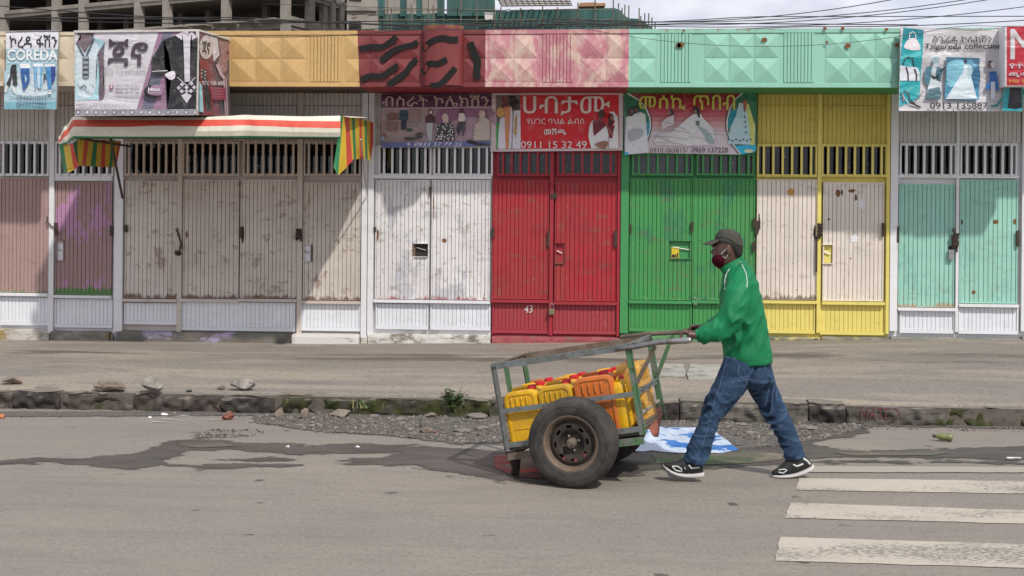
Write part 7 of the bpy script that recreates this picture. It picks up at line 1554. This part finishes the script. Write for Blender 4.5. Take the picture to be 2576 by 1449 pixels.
def seam(name, bvh, pts, r_, mat, parent):
    P_ = []
    for a, b_ in zip(pts[:-1], pts[1:]):
        for j in range(5): P_.append(stuck(bvh, a[0] + (b_[0] - a[0]) * j / 5, a[1] + (b_[1] - a[1]) * j / 5, r_ * .5))
    P_.append(stuck(bvh, *pts[-1], r_ * .5)); MB().tube(P_, r_, 6).build(name, mat, parent)
seam('piping', bj, [(493, 224), (508, 258), (522, 290), (527, 330), (525, 362)], .0028, M_PIPE, jacket); seam('piping', bj, [(433, 262), (416, 288), (408, 320), (407, 372)], .0028, M_PIPE, jacket)
M_STITCH = plain('dark_green_seam', (.004, .12, .05), .6); seam('seam', bj, [(400, 728), (470, 748), (540, 757), (610, 752), (656, 738)], .0018, M_STITCH, jacket)
M_SEAMJ = plain('denim_seam', (.10, .15, .24), .8)
seam('seam', bjn, [(484, 780), (478, 830), (500, 858), (552, 862)], .0018, M_SEAMJ, jeans); seam('seam', bjn, [(410, 780), (384, 880), (356, 960), (330, 1060), (298, 1180), (262, 1270)], .0018, M_SEAMJ, jeans)
# mask and its loops
M_MASK = plain('maroon_cloth', (0.055, 0.004, 0.011), .9, var=.2, spec=.1)
mk = MB(); loft(mk, [((345, 188), (382, 174), .050, 0), ((337, 202), (396, 184), .072, 0), ((335, 214), (412, 200), .078, 0), ((338, 230), (417, 212), .075, 0), ((350, 245), (412, 232), .062, 0), ((370, 258), (402, 250), .040, 0)], 26); remesh('face_mask', mk, M_MASK, man, vox=.004, smooth=2)
for s_ in (-1, 1): MB().tube([U(386, 182, s_ * .074), U(404, 164, s_ * .082), U(422, 146, s_ * .092), U(432, 143, s_ * .088), U(440, 152, s_ * .080)], .0024, 6).tube([U(398, 196, s_ * .078), U(412, 204, s_ * .079), U(424, 184, s_ * .084)], .0022, 6).build('ear_loop', M_PIPE, man)
# eyes under the brim
for s_ in (-1, 1):
    ey = MB(); ey.lathe([(0, -.011), (.006, -.009), (.0105, -.003), (.0105, .003), (0, .011)], U(348, 150, s_ * .033), Vector((-1, 0, 0)), 12); ey.build('eye', plain('eye_white_%d' % s_, (.14, .12, .10), .3), man, smooth=True)
# hair
hr = MB(); loft(hr, [((436, 196), (494, 196), .066, 0), ((436, 180), (503, 176), .076, 0), ((400, 150), (506, 150), .0815, 0), ((368, 126), (506, 128), .082, 0), ((365, 110), (503, 112), .081, 0)], 26); M_HAIR = plain('short_black_hair', (.014, .011, .010), .85, bump=.5, sc=30)
hro = remesh('hair', hr, M_HAIR, man, vox=.005, smooth=2)
# cap with bent peak
t = NT('olive_grey_cap_cloth'); n = t.noise(12, 5); c = t.mix(t.ramp(n, .3, .7), (0.075, 0.075, 0.062), (0.052, 0.052, 0.044)); t.bump(t.noise(60, 3), .2, .003); M_CAP = t.out(c, .9, spec=.15)
cp = MB(); loft(cp, [((352, 112), (503, 144), .083, 0), ((349, 104), (505, 132), .086, 0), ((356, 84), (500, 98), .084, 0), ((364, 66), (488, 72), .074, 0), ((372, 56), (470, 57), .060, 0), ((395, 47), (445, 47), .032, 0)], 30, .9)
capo = remesh('cap', cp, M_CAP, man, vox=.0045, smooth=3, disp=lambda p, n_: .004 * mnoise.noise(Vector((p.x * 14, p.y * 10, p.z * 26))))
m = MB(); nu, nv = 14, 10
for k_ in range(2):
    for i in range(nu + 1):
        tt = -1 + 2 * i / nu; ext = math.sqrt(max(0, 1 - tt * tt * .86))
        for j in range(nv + 1):
            f = j / nv; cx = 366 - (366 - 288) * f * ext - (1 - ext) * 0; cy = 100 + 22 * f * ext + 8 * f * f; p = U(cx, cy, 0) + Vector((0, tt * .082, -.016 * tt * tt - .012 * (1 - abs(tt)) * 0 + (k_ * .005)))
            m.v.append(tuple(p))
N_ = (nu + 1) * (nv + 1); idx = lambda k_, i, j: k_ * N_ + i * (nv + 1) + j
m.f = [(idx(0, i, j), idx(0, i + 1, j), idx(0, i + 1, j + 1), idx(0, i, j + 1)) for i in range(nu) for j in range(nv)] + [(idx(1, i, j), idx(1, i, j + 1), idx(1, i + 1, j + 1), idx(1, i + 1, j)) for i in range(nu) for j in range(nv)]
bd_ = [(0, j) for j in range(nv)] + [(i, nv) for i in range(nu)] + [(nu, nv - j) for j in range(nv)] + [(nu - i, 0) for i in range(nu)]
for a, b_ in zip(bd_, bd_[1:] + bd_[:1]): m.f.append((idx(0, *a), idx(0, *b_), idx(1, *b_), idx(1, *a)))
m.c = [None] * len(m.f); m.build('peak', M_CAP, capo, smooth=True)
seam('cap_strap', BVHTree.FromPolygons([tuple(v.co + wloc(capo)) for v in capo.data.vertices], [tuple(p.vertices) for p in capo.data.polygons]), [(362, 92), (400, 90), (430, 100), (460, 118), (500, 138)], .003, M_CAP, capo)
# shoes: sole and upper
M_SHB = plain('black_shoe_mesh', (.018, .018, .019), .7, bump=.3, sc=30); M_SOLE = plain('dusty_white_sole', (.55, .53, .52), .7)
def shoe(st_sole, st_up, dyc, marks):
    so_ = MB(); loft(so_, [((b_[0], b_[1]), (b_[0] + 1, b_[1] - h_), w_, dyc) for b_, h_, w_ in st_sole], 20, .6); sh_ = so_.build('shoe', M_SOLE, man, smooth=True)
    up_ = MB(); loft(up_, [((a[0], a[1]), (b_[0], b_[1]), w_, dyc) for a, b_, w_ in st_up], 20, .85); uo = remesh('shoe_upper', up_, M_SHB, sh_, vox=.0045, smooth=3)
    bv = BVHTree.FromPolygons([tuple(v.co + wloc(uo)) for v in uo.data.vertices], [tuple(p.vertices) for p in uo.data.polygons])
    for pl, r_ in marks: seam('stripe', bv, pl, r_, M_PIPE, uo)
    return sh_
shoe([((292, 1386), 26, .030), ((268, 1390), 28, .038), ((230, 1391), 24, .038), ((190, 1388), 20, .040), ((150, 1380), 18, .045), ((115, 1365), 17, .046), ((88, 1346), 16, .038), ((71, 1330), 12, .018)],
     [((291, 1362), (284, 1318), .028), ((272, 1366), (268, 1300), .036), ((240, 1368), (235, 1290), .037), ((205, 1368), (205, 1283), .038), ((175, 1366), (178, 1288), .039), ((140, 1356), (150, 1302), .043), ((108, 1342), (118, 1308), .043), ((84, 1330), (90, 1310), .034), ((72, 1326), (76, 1315), .016)], -.10,
     [([(122, 1330), (150, 1330), (172, 1345), (172, 1358), (140, 1350), (122, 1332)], .0042), ([(210, 1322), (225, 1340), (268, 1336)], .006), ([(188, 1335), (192, 1345)], .003)])
shoe([((884, 1344), 24, .030), ((866, 1356), 26, .038), ((830, 1372), 24, .038), ((790, 1384), 20, .040), ((750, 1389), 18, .045), ((710, 1390), 17, .046), ((676, 1389), 16, .038), ((660, 1388), 12, .018)],
     [((880, 1322), (856, 1286), .028), ((860, 1334), (838, 1272), .036), ((826, 1350), (805, 1268), .037), ((795, 1362), (772, 1272), .038), ((765, 1368), (742, 1290), .039), ((730, 1372), (716, 1318), .043), ((700, 1373), (692, 1340), .043), ((672, 1373), (670, 1352), .034), ((660, 1376), (660, 1364), .016)], .09,
     [([(698, 1350), (730, 1346), (742, 1352), (722, 1366), (698, 1362)], .0042), ([(775, 1320), (795, 1330), (830, 1316)], .006), ([(830, 1288), (850, 1300), (866, 1318)], .007)])
